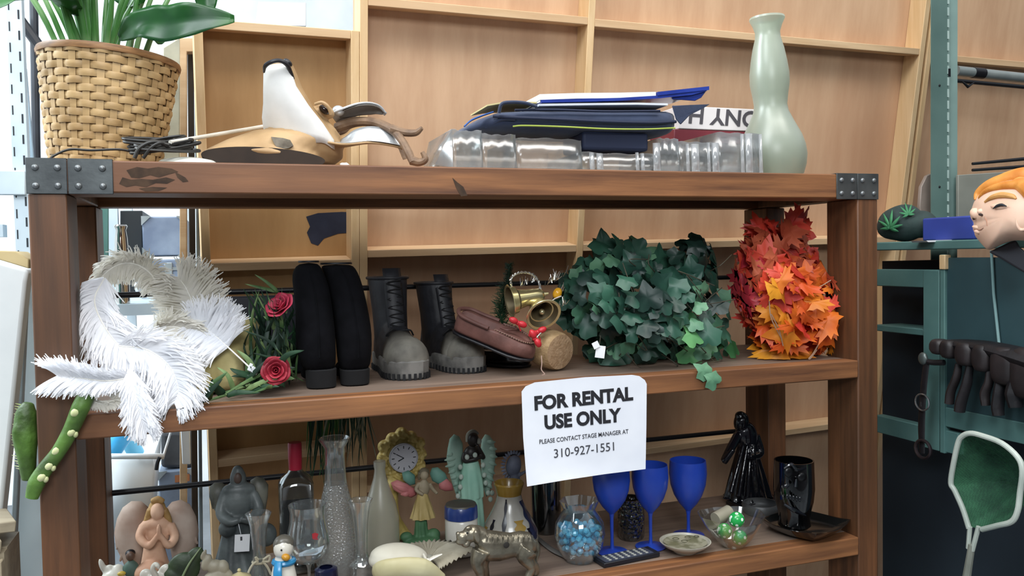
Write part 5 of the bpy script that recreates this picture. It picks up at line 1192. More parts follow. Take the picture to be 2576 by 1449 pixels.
mb = MB(); pe(mb, 1292, 1172, 20, 28, gY, 16, 12); cone(mb, 1296, 1335, 1190, 26, 14, gY, 16); pt(mb, [(1292, 1205, gY), (1315, 1190, gY-.01), (1330, 1182, gY-.01)], [5, 4, 3]); mb.build('body', M_bg, gc, remesh=.0018, sm=2)
mb = MB()
for i in range(18):
    a = radians(60+i*14); x, y = 1292+22*cos(a), 1172-30*sin(a); p = at(x, y, gY-.006); q = at(1292+33*cos(a), 1172-40*sin(a), gY-.006); mb.tube([p, p.lerp(q, .5), q], [.003, .0035, .001], 6)
mb.build('feathers', M_bg, gc)
dY = base_at(1250, 1470).y
dg_ = thing('pewter_dog', 'tarnished pewter dog figurine standing side on at the front of the lower shelf', 'figurine', base_at(1250, 1470))
M_dog = mat('tarnished_pewter', '5d574a', '98907e', rough=.33, metal=.75, scale=26, bump=.45, bscale=60, lo=.3, hi=.6)
mb = MB()
def dsec(x, y, ry, d, Y=0): c = at(x, y, dY+Y); s = S(c); return [c+V((0, d*s*cos(2*pi*k/18), ry*s*sin(2*pi*k/18))) for k in range(18)]
mb.loft([dsec(1198, 1362, 22, 16), dsec(1208, 1368, 34, 24), dsec(1225, 1372, 40, 28), dsec(1255, 1374, 38, 27), dsec(1285, 1372, 32, 24), dsec(1310, 1366, 31, 24), dsec(1332, 1366, 28, 22), dsec(1346, 1372, 16, 12)])
mb.loft([dsec(1222, 1352, 24, 20), dsec(1206, 1345, 24, 20), dsec(1192, 1344, 24, 19, -.004)])
pe(mb, 1186, 1342, 23, 22, dY-.008, 20); pe(mb, 1164, 1350, 17, 14, dY-.010, 14); pe(mb, 1160, 1362, 14, 9, dY-.010, 12); pe(mb, 1152, 1343, 6, 6, dY-.012, 7); pe(mb, 1172, 1368, 12, 9, dY-.010, 12); pe(mb, 1200, 1350, 8, 18, dY-.026, 5, -15); pe(mb, 1178, 1328, 8, 5, dY-.018, 6)
for (pts, r, off) in (([(1210, 1385), (1200, 1415), (1208, 1445), (1204, 1466)], [24, 17, 11, 12], -.014), ([(1218, 1390), (1216, 1420), (1222, 1450), (1220, 1466)], [22, 14, 10, 11], .016), ([(1328, 1380), (1318, 1400), (1336, 1428), (1328, 1452), (1324, 1466)], [26, 20, 11, 9, 11], -.014), ([(1334, 1384), (1330, 1405), (1348, 1430), (1344, 1452), (1340, 1464)], [22, 16, 10, 9, 10], .014)):
    pt(mb, [(x, y, dY+off) for x, y in pts], r, 12); x, y = pts[-1]; pe(mb, x-6, y+1, 14, 7, dY+off, 9)
pt(mb, [(1345, 1360, dY), (1354, 1385, dY), (1350, 1412, dY)], [8, 6, 3])
for i in range(9): x = 1222+i*13; pt(mb, [(x, 1340, dY-.02), (x+4, 1352, dY-.026), (x+3, 1366, dY-.026)], [1.5, 3.4, 1.5], 6)
keep(mb.build('body', M_dog, dg_, remesh=.0018, sm=2), above(ZB+.002))
mb = MB(); pe(mb, 1274, 1371, 8, 8, dY-.0315, 1.5); mb.build('side_hole', mat('dark_hole', '231f1a', rough=.8), dg_)
mb = MB(); pe(mb, 1176, 1341, 2.6, 2.4, dY-.0245, 2); mb.build('eye', M_black, dg_)

# ---- cream cushion, pleated fan, grey strap
M_crm = mat('cream_satin', 'b5b0a0', 'cbc7b8', rough=.5, scale=8, bump=.12); M_fan = mat('pleated_shell', '9b927e', 'b8b09c', rough=.7, scale=14)
nY = base_at(1030, 1490).y
cu = thing('ribbon_cushion', 'cream satin ring cushion tied with a twisted ribbon, left of the pewter dog', 'cushion', base_at(1010, 1490))
mb = MB(); pe(mb, 1004, 1400, 74, 32, nY, 50, 8, 26, 16); pe(mb, 965, 1400, 40, 24, nY, 40, -20); mb.build('pillow', M_crm, cu, remesh=.0025, sm=3)
mb = MB(); pt(mb, [(1010, 1470, nY), (960, 1445, nY-.02), (990, 1430, nY-.045), (1060, 1432, nY-.05), (1110, 1460, nY-.03)], [26, 30, 26, 28, 18], 14, flat=.6); mb.build('ruffle', mat('pale_yellow_satin', 'b3aa80', 'c9c29c', rough=.5, scale=8), cu, remesh=.003, sm=3)
mb = MB(); pt(mb, [(1075, 1412, nY-.03), (1092, 1402, nY-.03), (1112, 1394, nY-.03)], [6, 8, 3], 8, flat=.5); pt(mb, [(1075, 1412, nY-.03), (1086, 1430, nY-.035), (1092, 1448, nY-.035)], [6, 6, 4], 8, flat=.5); pe(mb, 1076, 1412, 8, 8, nY-.03); pt(mb, [(1064, 1392, nY-.028), (1070, 1405, nY-.03), (1074, 1412, nY-.03)], [3, 4, 4]); mb.build('ribbon', M_wg, cu)
fn = thing('pleated_fan', 'beige pleated shell shaped fan lying between the cushion and the pewter dog', 'fan', base_at(1120, 1440))
vs = []; n = 26; ctr = at(1078, 1428, base_at(1078, 1428).y); ctr.z = ZB+.02
ed = smoothpath([V((1030, 1372, 0)), V((1060, 1366, 0)), V((1100, 1362, 0)), V((1140, 1366, 0)), V((1178, 1376, 0)), V((1190, 1386, 0)), V((1160, 1404, 0)), V((1125, 1424, 0)), V((1105, 1436, 0))], 6)
fYs = lerpl([.17, .19, .2, .2, .17, .14, .11, .09, .085], len(ed)); pv = []
for i, e in enumerate(ed):
    p = at(e.x, e.y, fYs[i]); p.z = max(p.z, ZB+.008)+(.006 if i % 2 else 0); pv.append(p)
vs = [ctr]; 
for k in (.35, .7, 1.0): vs += [ctr.lerp(p, k)+V((0, 0, .008*k*(1-k)*4)) for p in pv]
m = len(pv); fs = [(0, 1+i, 2+i) for i in range(m-1)]
for r_ in range(2):
    for i in range(m-1): a = 1+r_*m+i; fs.append((a, a+1, a+m+1, a+m))
MB().add(vs, fs).build('pleats', M_fan, fn, solid=.0012, smooth=10)
mb = MB(); mb.ell(ctr+V((0, 0, -.004)), (.016, .014, .013)); mb.build('knot', M_crm, fn)
mb = MB(); sp = [on(1345, 1352, ZL), on(1385, 1385, ZL), on(1428, 1408, ZL)]; mb.tube([p+V((0, 0, .004)) for p in smoothpath(sp, 5)], [.006, .007, .009, .008], 10, flat=.3); st = mb.build('grey_strap', mat('grey_strap', '55524f', '6d6a66', rough=.6, scale=12)); tag(st, 'flat grey strap lying on the board behind the pewter dog', 'strap')

# ---- fishbowl with blue gems
fbw, b, s = lathe_thing('fishbowl', 'round clear glass bowl of blue gems with a ruffled lip, below the paper sign', 'bowl', 1459, 1408, [(36, 1406), (38, 1400), (44, 1396), (58, 1370), (64, 1340), (60, 1310), (46, 1288), (38, 1278), (44, 1266), (48, 1256)], glass('bluish_clear_glass', 'f4f9fa', .30, .04, .02, 'd3e3e8'), wall=.0018, n=48, rfun=lambda t, z: 1+(.05*sin(7*t) if z > .108 else 0))
rn = random.Random(21); M_gem = mat('blue_gem', '38a9dc', '7fd8f4', rough=.1, scale=30, coat=.6)
gem0 = None; gp_ = []
bzz = [(at(1459, y, b.y).z, hw*s) for hw, y in ((42, 1396), (57, 1370), (62, 1340), (60, 1318))]
tries = 0
while len(gp_) < 80 and tries < 30000:
    tries += 1; f = rn.random()**.9; z = bzz[0][0]+.008+(bzz[3][0]-bzz[0][0]-.010)*f; R_ = 0
    for k in range(3):
        if bzz[k][0] <= z <= bzz[k+1][0]: R_ = bzz[k][1]+(bzz[k+1][1]-bzz[k][1])*(z-bzz[k][0])/(bzz[k+1][0]-bzz[k][0])
    R_ -= .0095
    if R_ < .004: continue
    a = rn.uniform(0, 2*pi); q = R_*math.sqrt(rn.uniform(.25, 1)); p = V((b.x+q*cos(a), b.y+q*sin(a), z+.0))
    if all((p-o).length > .0124 for o in gp_): gp_.append(p)
for p in gp_:
    if gem0 is None:
        gem0 = MB().lathe([(0, -.0068), (.0054, -.0056), (.0078, 0), (.0054, .0056), (0, .0068)], (0, 0, 0), 8).build('glass_gem', M_gem, smooth=20, origin=(0, 0, 0)); o = gem0
    else: o = gem0.copy(); COL.objects.link(o)
    o.location = p; o.rotation_euler = (rn.uniform(0, 3), rn.uniform(0, 3), rn.uniform(0, 3)); k = rn.uniform(.82, 1.0); o.scale = (k, k, k); tag(o, 'faceted blue glass gem inside the round fishbowl', 'gem', 'blue glass gems in the fishbowl')

# ---- blue goblets
M_gob = mat('blue_goblet_plastic', '1c3fa6', '2749b4', rough=.35, scale=4, coat=.15, subs=.15)
def goblet(label, cx, ybase, yrim, hw, ystem, base=None):
    Y = base_at(cx, base or ybase).y; b = at(cx, ybase, Y); s = S(b); r = thing('blue_goblet', label, 'goblet', (b.x, b.y, ZB), 'blue goblets on the lower shelf')
    z1 = at(cx, yrim, Y).z; z0 = at(cx, ystem, Y).z; H = z1-z0; R_ = hw*s
    pr = [(.10, -.02), (.2, .03), (.5, .16), (.75, .32), (.93, .52), (1.0, .74), (.98, .9), (.95, 1.0)]
    sh = [(R_*a, z0+H*z) for a, z in pr]; MB().lathe(sh+[(max(q-.0014, .001), z-.0003 if i == 0 else z) for i, (q, z) in enumerate(sh[::-1])][:-1]+[(0, z0+.008)], (b.x, b.y, 0), 44).build('bowl', M_gob, r)
    MB().lathe([(R_*.16, ZB+.004), (R_*.10, ZB+.012), (R_*.085, ZB+.03), (R_*.10, z0-.008), (R_*.14, z0+.0)], (b.x, b.y, 0), 20).build('stem', M_gob, r)
    MB().lathe([(0, ZB), (R_*.82, ZB), (R_*.84, ZB+.0015), (R_*.4, ZB+.004), (R_*.15, ZB+.008), (0, ZB+.008)], (b.x, b.y, 0), 40).build('foot', M_gob, r)
goblet('blue goblet nearest the fishbowl, rim partly behind the paper sign', 1540, 1388, 1178, 47, 1292)
goblet('blue goblet in the middle of the three, behind the remote control', 1637, 1375, 1168, 46, 1290)
goblet('blue goblet behind the pale saucer, rightmost of the three', 1732, 1346, 1157, 47, 1284)
ct, b, s = lathe_thing('cut_glass_tumbler', 'dark cut glass tumbler standing between two blue goblets', 'tumbler', 1588, 1352, [(30, 1350), (33, 1345), (34, 1300), (32, 1262), (33, 1250)], glass('smoky_cut_glass', '7d8180', .55, .08, .2, '2d2f30', bump=1.0, bscale=120), wall=.003)
dt, b, s = lathe_thing('smoked_tumbler', 'smoked clear tumbler behind the fishbowl under the paper sign', 'tumbler', 1375, 1335, [(34, 1333), (36, 1328), (38, 1260), (39, 1195)], glass('smoked_glass', '8a9090', .5, .05, .12, '2d3133'), wall=.002)

# ---- remote control
rc = on(1577, 1407, ZL); ra = on(1512, 1421, ZL); rb2 = on(1648, 1393, ZL); RX = (rb2-ra); RX.z = 0; RX.normalize(); RZ = V((0, 0, 1)); RY = RZ.cross(RX); RM = basis(RX, RY, RZ)
rm = thing('remote_control', 'small flat black remote control with grey keys at the shelf edge', 'remote', rc)
Lr, Wr = (rb2-ra).length*1.02, .046
MB().box(rc+V((0, 0, .005)), (Lr, Wr, .010), RM).build('case', mat('remote_black', '15171d', '1d2028', rough=.4, scale=8), rm, bevel=.0015)
MB().box(rc+RX*(-.004)+V((0, 0, .01035)), (Lr*.86, Wr*.84, .0006), RM).build('face_plate', mat('remote_grey_plate', '3d4250', '4a5060', rough=.35, scale=8), rm)
k0 = None
for i in range(7):
    for j in range(4):
        p = rc+RX*(Lr*(-.36+.11*i))+RY*(Wr*(-.29+.19*j))+V((0, 0, .0115)); MB().box(p, (.0062, .0050, .0018), RM).build('key', mat('remote_key', 'a3a49c', 'b5b6ae', rough=.5), rm, bevel=.0005)
# ---- saucer
sa, b, s = lathe_thing('saucer', 'shallow pale footed saucer with faded pattern right of the remote control', 'saucer', 1724, 1388, [(28, 1388), (30, 1386), (34, 1382), (52, 1372), (62, 1364), (64, 1360)], mat('bone_china', 'a9a595', 'bdb9aa', rough=.3, scale=8, coat=.3), wall=.0025)
zc = ZB+(at(1724, 1366, b.y).z-at(1724, 1388, b.y).z)
MB().lathe([(0, zc-.0035), (44*s, zc-.0005), (54*s, zc+.003)], (b.x, b.y, .0), 36).build('inner_glaze', mat('olive_faded_pattern', '6c6a50', '9a9680', rough=.4, scale=42, lo=.42, hi=.58), sa)
for (x, y, r) in ((1700, 1356, 9), (1730, 1352, 8), (1752, 1350, 7), (1722, 1362, 9)):
    p = atz(x, y, zc+.003); MB().lathe([(r*s*.8, 0), (r*s, .001), (r*s*.8, .0012)], p, 20).build('ring_mark', mat('pattern_line', '56543c', rough=.5), sa)
# ---- glass bowl with green spotted balls
gbw = thing('glass_bowl', 'wavy rimmed clear glass bowl holding green spotted balls', 'bowl', base_at(1845, 1384))
gb0 = base_at(1845, 1376); s = S(gb0); pr = [(18, 0), (22, 3), (30, 6), (52, 30), (70, 58), (82, 80)]
mb = MB(); sh = [(hw*s, z*s) for hw, z in pr]; mb.lathe(shell(sh, .002), gb0, 48, rfun=lambda t, z: 1+(.08*sin(3*t+.6)+.03*sin(9*t))*min(1, z/.05)); mb.build('bowl', glass('grey_clear_glass', 'f6f8f6', .22, .05, .02, 'c5cac7'), gbw)
for k in range(3): MB().ell(gb0+V((20*s*cos(k*2.1), 20*s*sin(k*2.1), .004)), (.006, .006, .0038)).build('foot', M_clr, gbw)
def ballmat(name, c1, c2):
    if name in MATS: return MATS[name]
    m = mat(name, c1, rough=.25, coat=.3); nt = m.node_tree; n = nt.nodes; L = nt.links; b_ = n['Principled BSDF']; tc = n.new('ShaderNodeTexCoord'); v = n.new('ShaderNodeTexVoronoi'); v.inputs['Scale'].default_value = 95
    r = n.new('ShaderNodeValToRGB'); r.color_ramp.interpolation = 'CONSTANT'; r.color_ramp.elements[0].color = (*lin(c2), 1); r.color_ramp.elements[1].color = (*lin(c1), 1); r.color_ramp.elements[1].position = .34
    L.new(tc.outputs['Object'], v.inputs[0]); L.new(v.outputs['Distance'], r.inputs[0]); L.new(r.outputs[0], b_.inputs['Base Color']); return m
Mb_ = ballmat('green_spotted', '22a04c', 'eef8ee')
for (x, y, dy, lab) in ((1853, 1307, 0, 'topmost green spotted ball in the wavy glass bowl'), (1822, 1336, 0, 'left green spotted ball in the wavy glass bowl'), (1860, 1352, 0, 'lowest green spotted ball in the wavy glass bowl')):
    p = at(x, y, gb0.y-.006); tag(MB().ell(p, 19.5*S(p), None, 24, 16).build('spotted_ball', Mb_, origin=p), lab, 'ball', 'green balls in the glass bowl')
p = at(1822, 1296, gb0.y+.03); mb = MB(); mb.tube([p+V((-.024, .0, -.006)), p+V((.02, .01, .004))], .015, 20); tag(mb.build('wax_candle', mat('pale_wax', '8b8573', '9d9785', rough=.6, scale=9)), 'short pale cylinder lying behind the green balls in the glass bowl', 'candle')

# ---- dark statue, grey ashtray, skull mug on a dark dish
sY = base_at(1880, 1262).y
ds = thing('black_statue', 'glossy black draped statue at the back of the lower shelf', 'statue', base_at(1885, 1262))
M_obs = mat('glossy_black_glaze', '08080d', '0f0f18', rough=.16, coat=.5, scale=12, bump=.2, bscale=26)
mb = MB(); cone(mb, 1880, 1258, 1110, 62, 22, sY, 44, .12); pe(mb, 1865, 1062, 20, 26, sY, 18, 10); pe(mb, 1878, 1098, 30, 40, sY, 22, -12); pe(mb, 1862, 1046, 14, 12, sY); pt(mb, [(1856, 1095, sY), (1832, 1140, sY-.02), (1822, 1160, sY-.03), (1845, 1130, sY-.04)], [12, 11, 9, 7]); pt(mb, [(1900, 1095, sY), (1912, 1140, sY-.01), (1885, 1150, sY-.035)], [12, 11, 7])
for (x0, y0, x1, y1) in ((1880, 1120, 1858, 1250), (1895, 1120, 1905, 1250), (1870, 1120, 1838, 1240), (1888, 1130, 1880, 1255)): pt(mb, [(x0, y0, sY-.022), ((x0+x1)/2, (y0+y1)/2, sY-.035), (x1, y1, sY-.042)], [4, 6, 7], 8)
keep(mb.build('figure', M_obs, ds, remesh=.0022, sm=2), above(ZB+.013))
MB().bb((at(1826, 1262, sY).x, sY-.055, ZB), (at(1944, 1262, sY).x, min(sY+.045, .334), ZB+.012)).build('plinth', M_obs, ds, bevel=.003)
at_, b, s = lathe_thing('grey_ashtray', 'grey oval ashtray behind the glass bowl and dark dish', 'ashtray', 1915, 1290, [(40, 1288), (46, 1278), (48, 1268), (44, 1262)], mat('ashtray_grey', '4a4b4c', '6a6b6b', rough=.4, scale=16), wall=.004)
dd = thing('dark_glass_dish', 'square black glass dish with upturned corners at the right end of the lower shelf', 'dish', base_at(2045, 1350))
dc0 = base_at(2026, 1340); vs = []; fs = []; N_ = 32; pr = [(.045, .0), (.060, .006), (.075, .018), (.084, .027), (.080, .028), (.070, .020), (.055, .010), (.0, .008)]
mb = MB(); mb.lathe([(0, 0)]+pr, dc0, 48, rotm(0, 0, 20), rfun=lambda t, z: (1/max(abs(cos(t)), abs(sin(t)))**.62)*(1+.0*z)); o_ = mb.build('dish', mat('black_glass', '0b0c0c', '151717', rough=.12, coat=.5, scale=8), dd)
for v in o_.data.vertices:
    q = v.co+abspos(dd)-dc0; r_ = math.hypot(q.x, q.y)
    if q.z > .012: v.co.z += max(0, r_-.085)*.35
kb = at(1998, 1305, dc0.y-.004); kb.z = dc0.z+.0175; s = S(kb)
sk = thing('skull_mug', 'dark smoked glass skull shaped mug standing in the black dish', 'mug', kb)
M_smk = glass('smoky_black_glass', '3a4246', .6, .06, .55, '0c0d10')
hz = lambda y: at(1998, y, kb.y).z
pr = [(34, 1302), (40, 1296), (38, 1280), (40, 1262), (47, 1235), (50, 1205), (49, 1170), (48, 1140), (48, 1134)]
rf = lambda t, z: 1
mb = MB(); mb.lathe(shell([(hw*s, hz(y)-kb.z+.002-(hz(1302)-kb.z)) for hw, y in pr], .003), kb+V((0, 0, .0005)), 40); mb.build('glass_body', M_smk, sk)
mb = MB()
for (x, y, rx, ry) in ((1985, 1188, 13, 14), (2018, 1200, 14, 12)): pe(mb, x, y, rx, ry, kb.y-47*s, 5)
mb.build('eye_socket', mat('black_socket', '08080a', rough=.3), sk)
mb = MB(); pt(mb, [(1972, 1178, kb.y-46*s), (1990, 1168, kb.y-50*s), (2005, 1182, kb.y-51*s), (2030, 1176, kb.y-44*s)], [3, 5, 5, 3], 8); pt(mb, [(2003, 1205, kb.y-51*s), (2001, 1225, kb.y-53*s)], [3, 5], 8); pe(mb, 2022, 1218, 12, 6, kb.y-42*s, 6, -10); pe(mb, 1978, 1222, 9, 6, kb.y-44*s, 6)
for i in range(7): pe(mb, 1980+i*8, 1250+i*1.5, 3.4, 7, kb.y-45*s+.0003*(i-3)**2, 3)
pt(mb, [(1972, 1268, kb.y-38*s), (1998, 1284, kb.y-44*s), (2025, 1296, kb.y-36*s)], [3, 6, 4], 8); mb.build('skull_relief', mat('smoky_relief', '0f1116', '191c22', rough=.1, coat=.6), sk)

# ---- grass hanging behind the lower shelf
hgp = at(850, 1045, .40); hgp.z = min(hgp.z, ZM-.035)
hgr = thing('hanging_grass', 'artificial grass hanging from under the middle shelf behind the decanter', 'artificial plant', hgp)
rn = random.Random(31)
for i in range(70):
    x = rn.uniform(785, 920); a = at(x, 1040, .40+rn.uniform(-.01, .01)); a.z = ZM-.032; y1 = rn.uniform(1120, 1250) if x < 850 else rn.uniform(1090, 1190); e = at(x+rn.uniform(-45, 40) if x > 820 else x+rn.uniform(-30, 15), y1, .40+rn.uniform(-.03, .01))
    mid = a.lerp(e, .5)+V((rn.uniform(-.01, .01), -.006, .006)); v, f = leafblade(smoothpath([a, mid, e], 4), rn.uniform(.002, .0042), .3, 0, up=V((rn.uniform(-.4, .4), -1, .3)), wf=lambda t: (1-t)**.6*min(1, t*6+.3), nc=1)
    MB().add(v, f).build('blade', M_gr1 if rn.random() < .6 else leafmat('grass_mid', '2b4a26', '4c7a3d', 12, .6, .2) if x < 850 else mat('pale_dry_blade', '6d6f58', '8f9078', rough=.7, scale=10), hgr, solid=.0004)
# ================================================================ STORAGE BEHIND, LEFT
M_rack = mat('pale_rack_steel', 'b3c4cf', 'c9d7df', rough=.5, metal=.2, scale=6); M_slot = mat('slot_dark', '2a3036', rough=.8)
def quad(px, Y, th): return [at(x, y, Y) for x, y in px], [at(x, y, Y)+V((0, th, 0)) for x, y in px]
def slabq(name, px, Y, th, m, parent=None, bevel=.002, **k):
    a, b = quad(px, Y, th); return MB().hull(a, b).build(name, m, parent, bevel=bevel, **k)
def upright(label, xa, xb, ya, Y, yb, group=None, w2=.03):
    """slotted steel angle post standing on the floor"""
    a = at(xa, ya, Y); b = at(xb, ya, Y); zt = a.z; r = thing('rack_upright', label, 'rack post', ((a.x+b.x)/2, Y, 0), group)
    MB().bb((a.x, Y, 0), (b.x, Y+.003, zt)).build('face', M_rack, r); MB().bb((b.x, Y, 0), (b.x+.003, Y+w2, zt)).build('flange', M_rack, r)
    z = .2; mb = MB()
    while z < zt-.04: mb.bb((b.x-.0065, Y-.0008, z), (b.x-.0025, Y+.0002, z+.022)); mb.bb((a.x+.004, Y-.0008, z+.02), (a.x+.007, Y+.0002, z+.042)); z += .05
    mb.build('slots', M_slot, r); return r
u1 = upright('pale slotted steel rack post left of the shelf, behind the leaning white panel', 8, 44, -160, .75, 640)
bk = MB(); c = at(30, 460, .745); bk.bb((c.x-.045, .74, c.z-.03), (c.x+.03, .748, c.z+.03)); bk.build('bracket', M_rack, u1, bevel=.003)
for (y, h) in ((580, .03),): MB().bb((at(-80, y, .76).x, .757, at(20, y, .76).z-h/2), (at(8, y, .76).x, .80, at(20, y, .76).z+h/2)).build('beam', M_rack, u1)
pl_ = MB().tube([at(84, -60, 1.1), at(92, 420, 1.1)], .011, 10); pl_.tube([at(92, 420, 1.1), at(112, 1500, 1.1)], .011, 10); tag(pl_.build('dark_pole', mat('dark_pole', '20242c', '2d323b', rough=.5, scale=9)), 'dark pole standing left behind the basket planter', 'pole')
b_ = MB().tube([at(36, 30, 1.07), at(100, 118, 1.07)], .014, 8); tag(b_.build('diagonal_brace', mat('dark_brace', '1d2027', rough=.5)), 'dark diagonal brace at upper left beside the plant', 'brace')
tag(slabq('blue_grey_board', [(52, 170), (66, 170), (190, 1720), (150, 1720)], .95, .012, mat('blue_grey_board', '8ba3b4', 'a3b8c6', rough=.6, scale=5)), 'narrow blue grey board leaning between rack post and basket planter', 'board')
tag(slabq('white_cabinet', [(650, 5), (770, 6), (770, 66), (650, 64)], 1.6, .4, M_white), 'white cabinet seen above the narrow plywood flat', 'cabinet')
tag(slabq('timber_frame', [(440, 95), (496, 95), (496, 130), (470, 130), (470, 1500), (452, 1500), (452, 130), (440, 130)], .66, .03, M_pinex), 'pine frame edge standing left of the narrow plywood flat', 'frame')
tag(slabq('steel_strip', [(487, 60), (497, 60), (512, 1500), (503, 1500)], .60, .006, mat('steel_strip', '6f7a7d', '8b9496', rough=.4, metal=.6, scale=6)), 'thin grey steel strip along the left edge of the narrow flat', 'strip')
tag(slabq('black_board', [(471, 130), (487, 130), (500, 1500), (484, 1500)], .70, .012, mat('black_brown_board', '2b241c', '3b3228', rough=.8, scale=6)), 'dark brown board between the pine frame and steel strip', 'board')
tag(slabq('old_poster_board', [(410, 120), (452, 95), (452, 400), (410, 400)], .60, .01, mat('aged_board', '8f9084', 'c3c2ae', rough=.8, scale=9)), 'aged pale board leaning behind the right side of the basket planter', 'board')
# seen through the left bay
tag(slabq('teal_panel', [(225, 500), (272, 500), (272, 1600), (225, 1600)], .82, .015, mat('teal_paint', '46746f', '5b8a84', rough=.6, scale=4)), 'teal painted panel behind the left rear post', 'panel')
sr = thing('storage_rack', 'pale steel storage rack with a board of trunks, seen through the left bay', 'rack', at(360, 1600, 1.2))
zr_ = at(420, 745, 1.35).z; xa_ = at(272, 745, 1.34).x; xb_ = at(470, 745, 1.35).x
MB().bb((xa_, .845, zr_-.03), (xb_, 1.85, zr_)).build('rack_board', M_rack, sr)
for x_, y_ in ((xa_+.006, 1.335), (xa_+.004, 1.82), (xb_-.03, 1.82)): MB().bb((x_, y_, 0), (x_+.03, y_+.03, at(280, 470, 1.3).z)).build('post', M_rack, sr)
tag(slabq('black_cabinet', [(302, 530), (358, 530), (358, 738), (302, 738)], 1.42, .3, mat('black_cabinet', '12171a', '1c2226', rough=.5, scale=4)), 'black cabinet between the steel post and the grey trunk', 'cabinet')
def trunk(label, x0, y0, x1, y1, Y, d, latch=None, floor=False):
    a = at(x0, y1, Y); b = at(x1, y0, Y); a.z = EPS if floor else a.z; r = thing('road_trunk', label, 'trunk', ((a.x+b.x)/2, Y+d/2, a.z)); MB().bb((a.x, Y, a.z), (b.x, Y+d, b.z)).build('case', mat('trunk_grey', '67748a', '8795a8', rough=.5, scale=9, bump=.1), r, bevel=.004)
    w = .03; mt = mat('trunk_metal', 'aab4b8', 'c5ced1', rough=.3, metal=.7, scale=9)
    for x in (a.x, b.x):
        for z in (a.z, b.z):
            sx = 1 if x == a.x else -1; sz = 1 if z == a.z else -1; mb = MB(); mb.prism([(0, 0), (w*sx, 0), (w*.5*sx, w*.5*sz), (0, w*sz)], .004, basis(V((1, 0, 0)), V((0, 0, 1)), V((0, -1, 0))), (x-.002*sx, Y-.0005, z-.002*sz)); mb.build('corner', mt, r)
    if latch:
        c = at(*latch, Y); MB().bb((c.x-.012, Y-.008, c.z-.02), (c.x+.012, Y-.0005, c.z+.02)).build('latch', mt, r, bevel=.002); MB().bb((a.x+.01, Y-.004, b.z-.035), (b.x-.01, Y-.0005, b.z-.025)).build('lid_rim', mt, r)
    return r
t2 = trunk('grey trunk with a metal latch, below the other grey trunk', 366, 652, 468, 744, 1.35, .4, (424, 676))
t1 = trunk('grey trunk with bright metal corners, upper one behind the feathers', 360, 545, 466, 644, 1.35, .4)
a = at(352, 660, 1.2); a.z = zr_+.0515; tag(MB().lathe([(0, 0), (.042, 0), (.05, .004), (.05, .012), (0, .012)], a, 32, basis(V((.35, .9, 0)).normalized(), V((0, 0, 1)), V((.9, -.35, 0)).normalized())).build('white_disc', M_white), 'white round disc edge on at the left of the grey trunks', 'disc')
mv = thing('chrome_vase', 'tall shiny chrome vase behind the top of the white feathers', 'vase', at(308, 680, .88))
Mch = mat('chrome', 'b8b4ad', 'd8d6d0', rough=.12, metal=1, scale=9); b, pr = axisprof(308, 690, [(16, 690), (17, 640), (15, 600), (12, 580), (16, 570), (13, 566)], .88); b = at(308, 690, .88); pr = [(q, z+(b.z-zr_)) if i else (q, 0) for i, (q, z) in enumerate(pr)]; b.z = zr_+EPS; MB().lathe([(0, 0)]+pr+[(0, pr[-1][1])], b, 32).build('body', Mch, mv)
EPS = .0008
tub = thing('storage_tub', 'white plastic storage tub behind the lower left bay', 'tub', at(330, 1345, .95))
M_tub = mat('white_tub_plastic', 'dfe6ea', 'eef3f5', rough=.4, scale=3)
def tr(x0, x1, y, d0, d1): p = at(x0, y, .95); q = at(x1, y, .95); return [V((p.x, .95+d0, p.z)), V((q.x, .95+d0, q.z)), V((q.x, .95+d1, q.z)), V((p.x, .95+d1, p.z))]
MB().loft([tr(245, 372, 1345, .03, .3), tr(238, 385, 1150, 0, .34)], cap=False).build('tub_body', M_tub, tub, solid=.003)
bt_ = tr(245, 372, 1345, .03, .3); MB().add(bt_, [(0, 1, 2, 3)]).build('tub_base', M_tub, tub, solid=.003)
MB().loft([tr(230, 412, 1152, -.015, .36), tr(230, 412, 1138, -.015, .36)], cap=False).build('rim', M_tub, tub, solid=.004)
for (x, y, r, ti, lab) in ((282, 1118, .026, 35, 'blue plastic bottle lying in the white storage tub, left one'), (322, 1116, .024, -20, 'lighter blue bottle in the white storage tub, under the hanging feather')):
    p = at(x+(16 if ti > 0 else 4), y-6, 1.09 if ti > 0 else 1.2); d = V((sin(radians(ti)), -.35, cos(radians(ti)))).normalized(); tag(MB().tube([p-d*.05, p+d*.03, p+d*.04, p+d*.045, p+d*.06], [r, r, r*.8, r*.4, r*.4], 20).build('blue_bottle', mat('bottle_blue', '2b8fc4', '4fb1dd', rough=.3, scale=5) if ti > 0 else mat('bottle_pale_blue', '5cb6da', '86cbe4', rough=.3, scale=5)), lab, 'bottle', 'blue bottles in the storage tub')
gc2 = trunk('dark equipment case with an orange sticker, right of the white tub', 402, 1180, 486, 1300, 1.36, .35, floor=True)
slabq('sticker', [(440, 1196), (477, 1192), (477, 1210), (440, 1214)], 1.3585, .001, mat('orange_sticker', 'a5663f', 'bb7c52', rough=.6, scale=9), gc2, 0)
tag(slabq('dark_bag', [(405, 1090), (440, 1085), (486, 1090), (486, 1178), (405, 1178)], 1.38, .2, mat('charcoal_bag', '3a3c40', '54575b', rough=.8, scale=9), bevel=.012), 'charcoal bag on top of the dark equipment case', 'bag')
tag(slabq('white_card', [(454, 1078), (478, 1078), (480, 1168), (459, 1168)], .65, .004, M_white), 'white card standing beside the pine frame in the lower left bay', 'card')
MB().tube(smoothpath([at(402, 1150, .92), at(396, 1165, .92), at(393, 1182, .92)], 5), .005, 8).build('handle', M_black, tub)
